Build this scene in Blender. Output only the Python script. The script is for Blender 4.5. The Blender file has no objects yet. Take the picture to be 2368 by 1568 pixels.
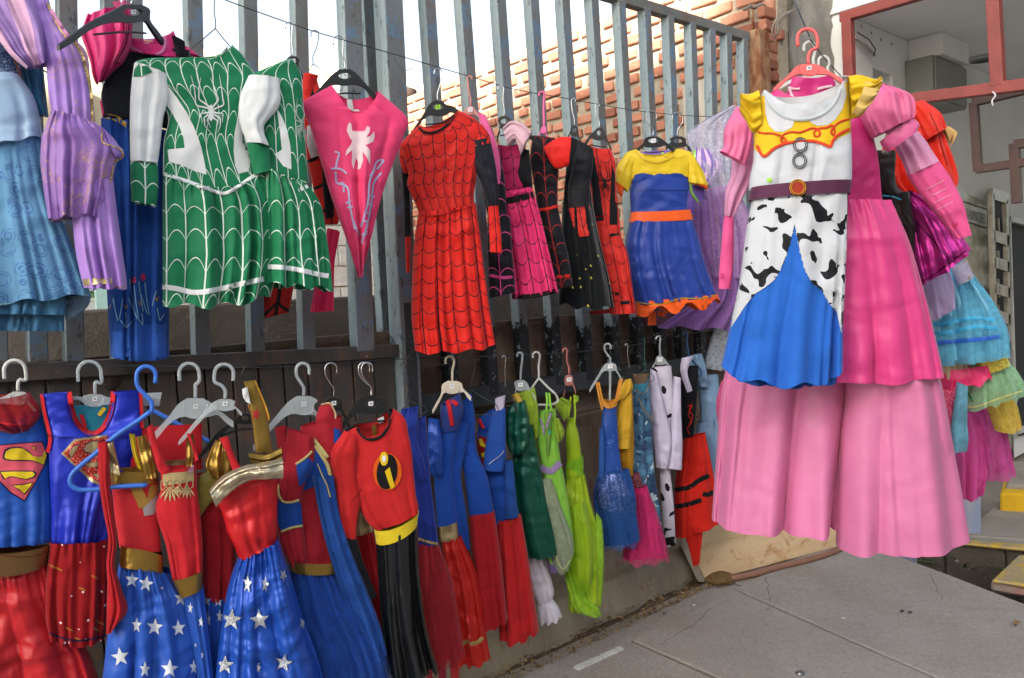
import bpy, bmesh, math, random
import numpy as np
from mathutils import Vector, Matrix
from mathutils.bvhtree import BVHTree
from mathutils.geometry import tessellate_polygon

SC = bpy.context.scene
COL = SC.collection
# ---------------------------------------------------------------- camera
FPX, CX, CY = 1806.0, 1184.0, 784.0
CAM = np.array([0.0, -2.6, 1.6])
_A, _P, _R = math.radians(48.8), math.radians(3.55), math.radians(3.1)
_f0 = np.array([math.cos(_A), math.sin(_A), 0.0]); _r0 = np.array([math.sin(_A), -math.cos(_A), 0.0]); _z = np.array([0, 0, 1.0])
FWD = _f0*math.cos(_P) - _z*math.sin(_P)
_u = _z*math.cos(_P) + _f0*math.sin(_P)
RGT = _r0*math.cos(_R) - _u*math.sin(_R)
UPV = _u*math.cos(_R) + _r0*math.sin(_R)
cd = bpy.data.cameras.new('camera'); cam = bpy.data.objects.new('camera', cd); COL.objects.link(cam)
cd.sensor_width = 36.0; cd.lens = 36.0*FPX/2368.0; cd.clip_start = .05; cd.clip_end = 2000
M3 = Matrix(((RGT[0], UPV[0], -FWD[0]), (RGT[1], UPV[1], -FWD[1]), (RGT[2], UPV[2], -FWD[2])))
cam.matrix_world = Matrix.Translation(Vector(CAM)) @ M3.to_4x4()
SC.camera = cam
# ---------------------------------------------------------------- sky, sun, exposure
SUN_EL, SUN_DIR = math.radians(22), np.array([-.87, -.49])      # the sun stands behind the camera, to the left
world = bpy.data.worlds.new('World'); SC.world = world; world.use_nodes = True
wn = world.node_tree; bg = wn.nodes['Background']
sky = wn.nodes.new('ShaderNodeTexSky'); sky.sky_type = 'NISHITA'; sky.sun_disc = False
sky.sun_elevation = SUN_EL; sky.sun_rotation = math.atan2(SUN_DIR[0], SUN_DIR[1])
sky.air_density = 1.0; sky.dust_density = 4.0; sky.ozone_density = .6
hs = wn.nodes.new('ShaderNodeHueSaturation'); hs.inputs['Saturation'].default_value = .55
wn.links.new(sky.outputs[0], hs.inputs['Color']); wn.links.new(hs.outputs[0], bg.inputs['Color'])
bg.inputs['Strength'].default_value = .06
sd = bpy.data.lights.new('sun', 'SUN'); sd.energy = 5.0; sd.angle = math.radians(.5); sd.color = (1, .93, .82)
so = bpy.data.objects.new('sun', sd); COL.objects.link(so)
_sv = Vector((SUN_DIR[0]*math.cos(SUN_EL), SUN_DIR[1]*math.cos(SUN_EL), math.sin(SUN_EL)))
so.rotation_euler = _sv.to_track_quat('Z', 'Y').to_euler(); so.location = (-8, -8, 14)
vs = SC.view_settings; vs.view_transform = 'Standard'; vs.look = 'None'; vs.gamma = 1; vs.exposure = 2.84; vs.use_curve_mapping = False
SC.cycles.transparent_max_bounces = 12; SC.cycles.max_bounces = 8; SC.cycles.use_denoising = True

# ---------------------------------------------------------------- projection helpers (photo pixels at 2368 x 1568)
def ray(px, py):
    px = np.asarray(px, float); py = np.asarray(py, float)
    return FWD + ((px-CX)/FPX)[..., None]*RGT - ((py-CY)/FPX)[..., None]*UPV
def on_plane(px, py, p0, n):
    d = ray(px, py); t = ((p0-CAM)@n)/(d@n)
    return CAM + d*t[..., None]
Yn = np.array([0, -1.0, 0]); Xn = np.array([-1.0, 0, 0]); Zn = np.array([0, 0, 1.0])
def F(px, py, off=0.0): return on_plane(px, py, np.array([0, -off, 0.0]), Yn)      # plane parallel to the fence
def G(px, py, z=0.0): return on_plane(px, py, np.array([0, 0, z]), Zn)            # level plane
def X(px, py, x): return on_plane(px, py, np.array([x, 0, 0.0]), Xn)              # plane across the fence
def D(px, py, depth): return CAM + ray(px, py)*depth
def smooth(pts, n):
    """Catmull-Rom resample of rows of numbers."""
    P = np.asarray(pts, float)
    if len(P) == 2:
        t = np.linspace(0, 1, n)[:, None]; return P[0]*(1-t)+P[1]*t
    seg = np.linalg.norm(np.diff(P[:, :3] if P.shape[1] < 4 else (P[:, :2]+P[:, 2:4])/2, axis=0), axis=1); seg = np.maximum(seg, 1e-4)
    s = np.r_[0, np.cumsum(seg)]; t = np.linspace(0, s[-1], n)
    m = np.zeros_like(P)
    dl = np.diff(P, axis=0)/seg[:, None]
    m[0], m[-1] = dl[0], dl[-1]
    w0, w1 = seg[1:, None], seg[:-1, None]
    m[1:-1] = (dl[:-1]*w0 + dl[1:]*w1)/(w0+w1)
    i = np.clip(np.searchsorted(s, t, 'right')-1, 0, len(seg)-1)
    h = seg[i][:, None]; x = ((t-s[i])/seg[i])[:, None]
    return ((2*x**3-3*x**2+1)*P[i] + (x**3-2*x**2+x)*h*m[i] + (-2*x**3+3*x**2)*P[i+1] + (x**3-x**2)*h*m[i+1])

# ---------------------------------------------------------------- object helpers
def link(name, me, parent=None, loc=None):
    o = bpy.data.objects.new(name, me); COL.objects.link(o)
    if parent is not None: o.parent = parent
    if loc is not None: o.location = loc
    return o
def tag(o, label=None, cat=None, group=None, kind=None):
    if label: o['label'] = label
    if cat: o['category'] = cat
    if group: o['group'] = group
    if kind: o['kind'] = kind
    return o
def thing(name, label, cat, loc=(0, 0, 0), group=None):
    o = bpy.data.objects.new(name, None); COL.objects.link(o); o.location = loc; o.empty_display_size = .05
    return tag(o, label, cat, group)
def mesh(name, V, Fc, mat=None, smooth_=True, uv=None):
    me = bpy.data.meshes.new(name)
    V = np.asarray(V, float)
    me.from_pydata(V.tolist(), [], [tuple(int(i) for i in f) for f in Fc])
    if mat is not None: me.materials.append(mat)
    if smooth_: me.polygons.foreach_set('use_smooth', [True]*len(me.polygons))
    if uv is not None:
        l = me.uv_layers.new(name='UVMap'); vi = np.zeros(len(me.loops), int); me.loops.foreach_get('vertex_index', vi)
        l.data.foreach_set('uv', np.asarray(uv, float)[vi].ravel())
    return me
def put(name, V, Fc, mat, parent=None, smooth_=False, uv=None, kind=None):
    """mesh object from world points; origin at the parent's place (or at the first point's base)."""
    V = np.asarray(V, float)
    if parent is not None: o0 = np.array(parent_loc(parent))
    else:
        o0 = V.mean(0); o0[2] = V[:, 2].min()
    o = link(name, mesh(name, V-o0, Fc, mat, smooth_, uv), parent, None if parent is not None else Vector(o0))
    if kind: o['kind'] = kind
    return o
def parent_loc(p):
    l = Vector((0, 0, 0))
    while p is not None:
        l = l + p.location; p = p.parent
    return l
def bevelled(o, w=.003, seg=2):
    m = o.modifiers.new('bevel', 'BEVEL'); m.width = w; m.segments = seg; m.limit_method = 'ANGLE'; return o
BOXF = [(0, 1, 3, 2), (4, 6, 7, 5), (0, 4, 5, 1), (2, 3, 7, 6), (0, 2, 6, 4), (1, 5, 7, 3)]
def beam(name, a, b, w, d, mat, parent=None, up=(0, 0, 1), bev=.003):
    """square bar from a to b: w across, d in depth."""
    a = np.asarray(a, float); b = np.asarray(b, float); t = (b-a)/np.linalg.norm(b-a)
    up = np.asarray(up, float)
    if abs(t@up) > .95: up = np.array([0, 1.0, 0])
    s = np.cross(t, up); s /= np.linalg.norm(s); u = np.cross(s, t)
    V = [e+i*w/2*s+j*d/2*u for e in (a, b) for i in (-1, 1) for j in (-1, 1)]
    o = put(name, V, [tuple(reversed(f)) for f in BOXF], mat, parent)
    fixn(o)
    if bev: bevelled(o, bev)
    return o
def fixn(o):
    bm = bmesh.new(); bm.from_mesh(o.data); bmesh.ops.recalc_face_normals(bm, faces=bm.faces); bm.to_mesh(o.data); bm.free()
def box(name, lo, hi, mat, parent=None, bev=.004):
    V = [(x, y, z) for x in (lo[0], hi[0]) for y in (lo[1], hi[1]) for z in (lo[2], hi[2])]
    o = put(name, V, BOXF, mat, parent); fixn(o)
    if bev: bevelled(o, bev)
    return o
def slab(name, poly, th, mat, parent=None, n=None, bev=.004):
    """solid from a planar outline of world points, extruded by -n*th."""
    P = np.asarray(poly, float); k = len(P)
    if n is None:
        n = np.cross(P[1]-P[0], P[2]-P[0]); n /= np.linalg.norm(n)
    Q = P-np.asarray(n)*th
    f = [tuple(range(k)), tuple(range(2*k-1, k-1, -1))]+[(i, k+i, k+(i+1) % k, (i+1) % k) for i in range(k)]
    o = put(name, np.r_[P, Q], f, mat, parent); fixn(o)
    if bev: bevelled(o, bev, 1)
    return o
def sweep(pts, r, k=6, closed=False):
    """tube along 3-D points; r a number or one per point. returns verts, faces"""
    P = np.asarray(pts, float); n = len(P); r = np.broadcast_to(np.asarray(r, float), (n,))
    T = np.gradient(P, axis=0); T /= np.maximum(np.linalg.norm(T, axis=1), 1e-9)[:, None]
    ref = np.array([.31, -.85, .42]); V = []
    for i in range(n):
        s = np.cross(T[i], ref); s /= max(np.linalg.norm(s), 1e-6); u = np.cross(s, T[i])
        ref = ref
        for j in range(k):
            a = 2*math.pi*j/k; V.append(P[i]+r[i]*(math.cos(a)*s+math.sin(a)*u))
    Fc = [(i*k+j, i*k+(j+1) % k, (i+1)*k+(j+1) % k, (i+1)*k+j) for i in range(n-1) for j in range(k)]
    Fc += [tuple(range(k-1, -1, -1)), tuple(range((n-1)*k, n*k))]
    return np.array(V), Fc
def cord(name, pts, r, mat, parent=None, k=6):
    V, Fc = sweep(pts, r, k); return put(name, V, Fc, mat, parent, True)
# ---------------------------------------------------------------- materials
def lin(c):
    """'#rrggbb' -> linear rgb"""
    if not isinstance(c, str): return tuple(c)
    v = [int(c[i:i+2], 16)/255 for i in (1, 3, 5)]
    return tuple(x/12.92 if x <= .04045 else ((x+.055)/1.055)**2.4 for x in v)
class S:
    """a shader socket with arithmetic"""
    def __init__(s, nt, k): s.nt, s.k = nt, k
    def op(s, o, *b):
        n = s.nt.nodes.new('ShaderNodeMath'); n.operation = o
        for i, x in enumerate((s,)+b):
            if isinstance(x, S): s.nt.links.new(x.k, n.inputs[i])
            else: n.inputs[i].default_value = x
        return S(s.nt, n.outputs[0])
    def __add__(s, b): return s.op('ADD', b)
    def __sub__(s, b): return s.op('SUBTRACT', b)
    def __mul__(s, b): return s.op('MULTIPLY', b)
    def frac(s): return s.op('FRACT')
    def abs(s): return s.op('ABSOLUTE')
    def lt(s, b): return s.op('LESS_THAN', b)
    def gt(s, b): return s.op('GREATER_THAN', b)
    def mx(s, b): return s.op('MAXIMUM', b)
    def mn(s, b): return s.op('MINIMUM', b)
    def sin(s): return s.op('SINE')
    def ramp(s, a, b):
        n = s.nt.nodes.new('ShaderNodeMapRange'); n.clamp = True
        s.nt.links.new(s.k, n.inputs[0]); n.inputs[1].default_value = a; n.inputs[2].default_value = b
        return S(s.nt, n.outputs[0])
class Mt:
    def __init__(s, name):
        s.m = bpy.data.materials.new(name); s.m.use_nodes = True; s.nt = s.m.node_tree
        s.b = s.nt.nodes['Principled BSDF']; s._bump = None
    def new(s, t): return s.nt.nodes.new(t)
    def uv(s):
        if not hasattr(s, '_uv'):
            n = s.new('ShaderNodeUVMap'); x = s.new('ShaderNodeSeparateXYZ'); s.nt.links.new(n.outputs[0], x.inputs[0])
            s._uv = (S(s.nt, x.outputs[0]), S(s.nt, x.outputs[1])); s._uvv = n.outputs[0]
        return s._uv
    def coord(s, kind='Object'):
        if kind == 'UV': s.uv(); return s._uvv
        if kind == 'World': return s.new('ShaderNodeNewGeometry').outputs['Position']
        return s.new('ShaderNodeTexCoord').outputs[kind]
    def noise(s, scale, detail=3, rough=.55, co='World', stretch=None, dist=0):
        n = s.new('ShaderNodeTexNoise'); n.inputs['Scale'].default_value = scale; n.inputs['Detail'].default_value = detail
        n.inputs['Roughness'].default_value = rough; n.inputs['Distortion'].default_value = dist
        c = s.coord(co)
        if stretch:
            m = s.new('ShaderNodeMapping'); m.inputs['Scale'].default_value = stretch; s.nt.links.new(c, m.inputs[0]); c = m.outputs[0]
        s.nt.links.new(c, n.inputs['Vector']); return S(s.nt, n.outputs[0])
    def voro(s, scale, feat='F1', co='UV', out='Distance', rnd=1):
        n = s.new('ShaderNodeTexVoronoi'); n.feature = feat; n.inputs['Scale'].default_value = scale; n.inputs['Randomness'].default_value = rnd
        s.nt.links.new(s.coord(co), n.inputs['Vector']); return S(s.nt, n.outputs[out])
    def mix(s, f, a, b):
        n = s.new('ShaderNodeMix'); n.data_type = 'RGBA'
        if isinstance(f, S): s.nt.links.new(f.k, n.inputs[0])
        else: n.inputs[0].default_value = f
        for x, i in ((a, 6), (b, 7)):
            if isinstance(x, S): s.nt.links.new(x.k, n.inputs[i])
            else: n.inputs[i].default_value = (*lin(x), 1)
        return S(s.nt, n.outputs[2])
    def set(s, key, v):
        i = s.b.inputs[key]
        if isinstance(v, S): s.nt.links.new(v.k, i)
        elif isinstance(v, (str, tuple)): i.default_value = (*lin(v), 1)
        else: i.default_value = v
        return s
    def bump(s, h, strength=.3, dist=.01):
        n = s.new('ShaderNodeBump'); n.inputs['Strength'].default_value = strength; n.inputs['Distance'].default_value = dist
        s.nt.links.new(h.k, n.inputs['Height'])
        if s._bump is not None: s.nt.links.new(s._bump, n.inputs['Normal'])
        s._bump = n.outputs[0]; s.nt.links.new(s._bump, s.b.inputs['Normal']); return s
CACHE = {}
def cloth(c, kind='cotton', pat=None, alpha=1.0, wr=1.0, **k):
    """fabric: cotton, satin, velvet, tulle, foil, vinyl, glitter; pat a function (Mt, base) -> colour socket"""
    key = (c, kind, pat.__name__ + str(pat.args) if pat else None, alpha, wr, tuple(k.items()))
    if key in CACHE: return CACHE[key]
    m = Mt('%s %s' % (kind, c)); b = m.b
    R = {'cotton': .82, 'satin': .42, 'velvet': .95, 'tulle': .9, 'foil': .36, 'vinyl': .3, 'glitter': .35, 'lycra': .6, 'shiny': .37}[kind]
    m.set('Roughness', R)
    base = m.mix(m.noise(5, 4).ramp(.3, .7), tuple(x*(.86 if min(lin(c)) > .5 else .76) for x in lin(c)), tuple(min(1, x*(.95 if min(lin(c)) > .5 else .92)) for x in lin(c)))
    if pat: base = pat(m, base)
    if kind == 'glitter':
        sp = m.voro(420, co='World', out='Color'); n = m.new('ShaderNodeSeparateColor'); m.nt.links.new(sp.k, n.inputs[0])
        sp = S(m.nt, n.outputs[0])
        base = m.mix(sp.gt(.82), base, tuple(min(1, x*1.6+.25) for x in lin(c))); m.set('Metallic', .35)
    m.set('Base Color', base)
    if kind in ('cotton', 'velvet', 'lycra', 'tulle'): m.set('Sheen Weight', {'velvet': .5}.get(kind, .12)); m.set('Sheen Roughness', .4); m.set('Specular IOR Level', .2)
    if kind == 'satin': m.set('Specular IOR Level', .34); m.set('Sheen Weight', .06)
    if kind == 'foil': m.set('Metallic', .78)
    if kind == 'shiny': m.set('Specular IOR Level', .45); m.set('Metallic', .2)
    if kind == 'vinyl': m.set('Specular IOR Level', .6)
    if wr:
        m.bump(m.noise(24, 3, .55, dist=.5, stretch=(1, 1, .5)), .3*wr*(2.2 if kind == 'foil' else .8 if kind == 'satin' else 1), .01)
        m.bump(m.noise(7, 2, .5, stretch=(1, 1, .3)), .22*wr, .03)
    m.bump(m.noise(700, 2), .18, .0008)
    if alpha < 1:
        if kind == 'tulle':
            a = m.noise(60, 2).ramp(.3, .75)*.25+(alpha-.12)
            m.set('Alpha', a)
        else: m.set('Alpha', alpha)
    CACHE[key] = m.m; return m.m
class Pat:
    def __init__(s, fn, *args): s.fn, s.args, s.__name__ = fn, args, fn.__name__
    def __call__(s, m, base): return s.fn(m, base, *s.args)
def _web(m, base, line, ku, kv, w, sag):
    u, v = m.uv(); u = u + (m.noise(6, 1)-.5)*.006
    fu = (u*ku).frac(); c = (fu-.5)
    vert = c.abs().gt(.5-w)
    sc = (v*kv + c*c*sag*4).frac()
    hor = (sc-.5).abs().gt(.5-w*kv/ku)
    return m.mix(vert.mx(hor), base, line)
def web(line, ku=16, kv=14, w=.035, sag=-.35): return Pat(_web, line, ku, kv, w, sag)
def _cow(m, base, dark, sc):
    n = m.noise(sc, 1.4, .5, 'UV', dist=.5); return m.mix(n.gt(.562), base, dark)
def cow(dark='#15161c', sc=17): return Pat(_cow, dark, sc)
def _dots(m, base, col, sc, r, frac):
    d = m.voro(sc); n = m.voro(sc, out='Color'); x = m.new('ShaderNodeSeparateColor'); m.nt.links.new(n.k, x.inputs[0])
    return m.mix(d.lt(r)*S(m.nt, x.outputs[0]).lt(frac), base, col)
def dots(col, sc=40, r=.18, frac=.7): return Pat(_dots, col, sc, r, frac)
def _rings(m, base, col, sc):
    d = m.voro(sc); da = m.noise(120, 1, co='UV').gt(.42)
    k = ((d-.33).abs().lt(.035)).mx((d-.47).abs().lt(.03)); return m.mix(k*da, base, col)
def rings(col, sc=14): return Pat(_rings, col, sc)
def _flecks(m, base, col, sc, th):
    n = m.noise(sc, 3, .6, 'UV', dist=2.5); d = m.voro(sc*1.6)
    k = ((n-.5).abs().lt(.012)*m.noise(sc*.25, 1, co='UV').gt(.5)).mx(d.lt(th)); return m.mix(k, base, col)
def flecks(col, sc=30, th=.12): return Pat(_flecks, col, sc, th)
def _stripes(m, base, col, ku, duty):
    u, v = m.uv(); return m.mix((u*ku+v*1.5).frac().lt(duty), base, col)
def stripes(col, ku=14, duty=.5): return Pat(_stripes, col, ku, duty)
def _cells(m, base, a, b):
    n = m.noise(9, 4, .6, 'UV', dist=1.2); c = m.mix(n.ramp(.42, .56), base, a); return m.mix(m.noise(14, 3, .6, 'UV').gt(.6), c, b)
def tiedye(a, b): return Pat(_cells, a, b)
def plain(name, c, rough=.6, metal=0, c2=None, sc=6, bump=0, **k):
    key = (name, c); 
    if key in CACHE: return CACHE[key]
    m = Mt(name); m.set('Roughness', rough); m.set('Metallic', metal)
    c2 = c2 or tuple(x*.8 for x in lin(c))
    m.set('Base Color', m.mix(m.noise(sc, 5, .6).ramp(.35, .65), c, c2))
    if bump: m.bump(m.noise(sc*6, 4, .6), bump, .01)
    for q, v in k.items(): m.set(q.replace('_', ' '), v)
    CACHE[key] = m.m; return m.m
def clear_plastic():
    m = Mt('clear plastic'); m.set('Base Color', '#c9d4d8'); m.set('Roughness', .28); m.set('Alpha', .42); m.set('Specular IOR Level', .7); return m.m
CLEAR = clear_plastic()
BLACKP = plain('black plastic', '#16191c', .38)
WHITEP = plain('white plastic', '#cfd3cf', .4)
CORAL = plain('coral plastic', '#f2696a', .42)
BLUEP = plain('blue plastic', '#3b74d6', .38)
PINKP = plain('pink plastic', '#f26aa8', .4)
PALEP = plain('pale pink plastic', '#dd9a94', .4, Alpha=.75)
CHROME = plain('chromed wire', '#c8cccf', .22, 1)
WIRE = plain('dark wire', '#4a4f55', .45, .7)
PAPER = plain('paper tag', '#e9edf0', .8)
NEON = plain('neon paper', '#9fe03a', .8)
ORANGEP = plain('orange card', '#f39a2c', .8)
def price_ink(): return plain('ink', '#23304f', .7)
# ---------------------------------------------------------------- garments
RNG = np.random.default_rng(11)
class Garment:
    def __init__(s, name, label, cat, a, off=None, yaw=12.0, depth=None, group='costumes hung for sale'):
        s.yaw = math.radians(yaw); s.n = np.array([-math.sin(s.yaw), -math.cos(s.yaw), 0.0])
        s.p0 = F(a[0], a[1], off) if depth is None else D(np.float64(a[0]), np.float64(a[1]), depth)
        s.t = np.array([math.cos(s.yaw), -math.sin(s.yaw), 0.0])
        s.root = thing(name, label, cat, Vector(s.p0), group); s.geo = {}; s.objs = {}; s._bvh = {}
    def U(s, px, py, z=0.0): return on_plane(px, py, s.p0, s.n) + s.n*z
    def t_(s, *a, **k): return s.tube(*a, **k)
    def tube(s, name, rows, mat, d=.035, folds=None, gather=None, zo=0.0, wr=.003, seed=None, nu=None, nv=None, hemw=0.0, backd=.55, label=None, parent=None, closed_top=False, pinch=0, thin=False, drop=False):
        low = name.split('_')[-1]
        d = d*(.55 if low in ('sleeve', 'cuff', 'cape', 'panel', 'strap', 'tail') else .62 if low in ('bodice', 'torso', 'body', 'yoke', 'shirt', 'corset', 'leg') else .85)
        rng = np.random.default_rng(seed) if seed is not None else RNG
        R = np.array([list(r)+[0]*(5-len(r)) for r in rows], float)
        hp = np.hypot(R[-1, 0]+R[-1, 2]-R[0, 0]-R[0, 2], R[-1, 1]+R[-1, 3]-R[0, 1]-R[0, 3])/2
        wp = np.max(np.hypot(R[:, 2]-R[:, 0], R[:, 3]-R[:, 1]))
        nv = nv or int(np.clip(hp/4, 10, 110)); nu = nu or int(np.clip(wp/3.2, 16, 90)); nb = max(8, nu//3)
        R = smooth(R, nv)
        th = np.linspace(0, math.pi, nu); thb = np.linspace(math.pi, 2*math.pi, nb+2)[1:-1]
        TH = np.r_[th, thb]; K = len(TH)
        sp = (1-np.cos(TH))/2; front = TH <= math.pi+1e-9
        V = np.linspace(0, 1, nv)
        S2, V2 = np.meshgrid(sp, V)
        bow = 1-(2*S2-1)**2
        fb = np.where(front, 1.0, .35)[None, :]
        px = R[:, 0:1]*(1-S2)+R[:, 2:3]*S2; py = R[:, 1:2]*(1-S2)+R[:, 3:4]*S2 + R[:, 4:5]*bow*fb
        P = s.U(px, py)
        sn = np.sin(TH)
        width = np.linalg.norm(s.U(R[:, 0], R[:, 1])-s.U(R[:, 2], R[:, 3]), axis=1)
        dd = np.minimum(d, width*.42)[:, None] if not thin else d
        prof = np.sign(sn)*np.abs(sn)**.6
        Z = prof[None, :]*np.where(front, 1, backd)[None, :]*dd
        edge = np.abs(sn)[None, :]**.5
        ph = rng.random(8)*6.28
        Fd = np.zeros_like(S2)
        sg = np.where(front, 1.0, -1.0)[None, :]
        if folds:
            n, a0, a1 = folds
            w = S2 + .07*np.sin(6.28*(1.25*S2)+ph[0]+.5*V2)+.035*np.sin(6.28*2.6*S2+ph[1]+1.3*V2)
            w = w + np.where(front, 0, .37)[None, :]
            f1 = 2*np.abs(np.sin(3.1416*n*w+ph[2]))**.62-1
            en = .45+.55*np.sin(6.28*(.9*S2+.13*V2)+ph[5])*np.sin(6.28*1.7*S2+ph[6])+.25*np.sin(6.28*2.9*S2+ph[7]-1.2*V2)
            en = np.clip(en, .12, 1.15)
            f2 = 2*np.abs(np.sin(3.1416*n*1.63*(w+.04*V2)+ph[3]))**.7-1
            Fd = 1.25*en*f1+.45*(1.1-en)*f2*(.5+.5*V2)
            on_ = .25*np.sin(6.28*1.9*S2+ph[4])+.22
            V3 = np.clip((V2-on_)/(1-on_), 0, 1)
            Z = Z + (a0+(a1-a0)*(.35*V2+.65*V3**1.1))*Fd*edge*1.3
        if gather:
            n, am = gather
            gw = S2+.02*np.sin(6.28*3.1*S2+ph[5])+.012*np.sin(6.28*7.3*S2+ph[6])
            Z = Z + am*np.sin(6.28*n*gw+ph[7])*np.exp(-V2*7)*edge
        # wrinkles from crossing waves, in metres on the cloth
        if wr:
            Q = (P-s.p0)@s.t; H = P[..., 2]
            W = np.zeros_like(S2)
            for k in range(9):
                ang = rng.uniform(-1.2, 1.2) if k < 6 else rng.uniform(1.0, 2.1); lam = rng.uniform(.035, .16)
                q = math.cos(ang)*Q+math.sin(ang)*H
                q = q + .02*np.sin(H*rng.uniform(14, 40)+k)
                loc = .5+.5*np.sin(Q*rng.uniform(6, 20)+H*rng.uniform(6, 20)+rng.random()*6.28)
                v = np.sin(6.28*q/lam+rng.random()*6.28); W += (1-np.abs(v)**.7 if k % 2 else v)*(lam/.1)*loc
            Z = Z + W*wr*.55*edge
            q0, q1, h0, h1 = Q.min(), Q.max(), H.min(), H.max(); C = np.zeros_like(S2)
            for k in range(int(np.clip((q1-q0)*(h1-h0)*110, 3, 22))):
                a = rng.normal(0, .55) if k % 3 else rng.uniform(.9, 2.2); ln = rng.uniform(.03, .12); sg_ = rng.uniform(.0055, .013)
                dq = Q-rng.uniform(q0, q1); dh = H-rng.uniform(h0, h1)
                al = dq*math.sin(a)+dh*math.cos(a); ac = dq*math.cos(a)-dh*math.sin(a)+rng.normal(0, 1.5)*al*al
                g_ = np.exp(-(ac/sg_)**2); C += rng.choice((-1, 1, 1))*rng.uniform(.5, 1.0)*sg_/.01*np.where(ac > 0, g_, g_**.35)*np.exp(-(al/ln)**2)
            Z = Z + C*np.where(front, 1, .3)[None, :]*min(wr, .006)*1.15*edge
        P = P + s.n[None, None, :]*(Z+zo)[..., None]
        if hemw:
            P[..., 2] += (V2**3)*hemw*.3*np.sin(6.28*3*S2+ph[2]+V2)
        if drop: pass
        Vv = P.reshape(-1, 3)
        u = (S2-.5)*width.max(); vl = np.r_[0, np.cumsum(np.linalg.norm(np.diff((s.U(R[:, 0], R[:, 1])+s.U(R[:, 2], R[:, 3]))/2, axis=0), axis=1))]
        vv = np.repeat(vl[:, None], K, 1)
        u = np.where(front[None, :], u, -u+.37)
        i, j = np.meshgrid(np.arange(nv-1), np.arange(K), indexing='ij'); j2 = (j+1) % K
        Fc = np.stack([i*K+j, (i+1)*K+j, (i+1)*K+j2, i*K+j2], -1).reshape(-1, 4).tolist()
        if closed_top: Fc.append(tuple(range(K)))
        par = s.root if parent is None else parent
        o = link(name, mesh(name, Vv-s.p0, Fc, mat, True, np.stack([u.ravel(), vv.ravel()], 1)), par)
        if label: o['label'] = label
        nf = nu
        key = name
        while key in s.geo: key += '_'
        s.geo[key] = (Vv, Fc); s.objs[key] = o; s.last = key
        return o
    def paint(s, key, poly, mat):
        """give the front faces inside an outline their own cloth"""
        o = s.objs[key]; V, Fc = s.geo[key]; o.data.materials.append(mat); k = len(o.data.materials)-1
        q = V-CAM; z = q@FWD; x = CX+FPX*(q@RGT)/z; y = CY-FPX*(q@UPV)/z
        P = np.array(poly); idx = np.zeros(len(Fc), int); o.data.polygons.foreach_get('material_index', idx)
        for i, f in enumerate(Fc):
            a, b = x[list(f)].mean(), y[list(f)].mean(); ins = False; j = len(P)-1
            for m in range(len(P)):
                if (P[m, 1] > b) != (P[j, 1] > b) and a < (P[j, 0]-P[m, 0])*(b-P[m, 1])/(P[j, 1]-P[m, 1])+P[m, 0]: ins = not ins
                j = m
            if ins: idx[i] = k
        o.data.polygons.foreach_set('material_index', idx)
    def bvh(s, on):
        on = tuple(on) if on else tuple(s.geo)
        if on not in s._bvh:
            V, Fc = [], []; k = 0
            for q in on:
                v, f = s.geo[q]; V += [Vector(x) for x in v]; Fc += [tuple(i+k for i in g) for g in f]; k += len(v)
            s._bvh[on] = BVHTree.FromPolygons(V, Fc)
        return s._bvh[on]
    def hit(s, px, py, on=None, lift=.002):
        d = ray(np.float64(px), np.float64(py)); dl = np.linalg.norm(d)
        h, nn, i, t = s.bvh(on).ray_cast(Vector(CAM), Vector(d/dl))
        if h is None: return None
        return np.array(h)-d/dl*lift
    def decal(s, name, loops, mat, on=None, lift=.002, cell=8, label=None, parent=None, flat=None):
        """flat print or applique cut to an outline (pixels), laid on the cloth. loops: outline, or [outline, hole...]"""
        if not isinstance(loops[0][0], (list, tuple)): loops = [loops]
        vec = [[Vector((p[0], p[1], 0)) for p in l] for l in loops]
        tris = tessellate_polygon(vec); allp = [v for l in vec for v in l]
        bm = bmesh.new(); bv = [bm.verts.new(v) for v in allp]
        for t in tris:
            try: bm.faces.new([bv[i] for i in t])
            except ValueError: pass
        xs = [v.x for v in allp]; ys = [v.y for v in allp]
        for ax, lo, hi in ((0, min(xs), max(xs)), (1, min(ys), max(ys))):
            n = int((hi-lo)/cell)
            for q in range(1, n+1):
                c = lo+(hi-lo)*q/(n+1)
                co = Vector((c, 0, 0)) if ax == 0 else Vector((0, c, 0)); no = Vector((1, 0, 0)) if ax == 0 else Vector((0, 1, 0))
                bmesh.ops.bisect_plane(bm, geom=bm.verts[:]+bm.edges[:]+bm.faces[:], plane_co=co, plane_no=no, dist=1e-5)
        kill = []; uvs = []
        for v in bm.verts:
            x, y = v.co.x, v.co.y
            h = s.U(x, y, flat) if flat is not None else s.hit(x, y, on, lift)
            if h is None: kill.append(v); v.co = Vector(s.U(x, y)-s.p0); continue
            v.co = Vector(np.asarray(h)-s.p0)
        bmesh.ops.delete(bm, geom=kill, context='VERTS')
        uvl = bm.loops.layers.uv.new('UVMap')
        for f in bm.faces:
            f.smooth = True
            for l in f.loops: l[uvl].uv = (float(l.vert.co@Vector(s.t)), -l.vert.co.z)
        me = bpy.data.meshes.new(name)
        for f in bm.faces:
            f.normal_update()
            if f.normal.dot(Vector(s.n)) < 0: f.normal_flip()
        bm.to_mesh(me); bm.free(); me.materials.append(mat)
        o = link(name, me, s.root if parent is None else parent)
        if label: o['label'] = label
        return o
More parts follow.
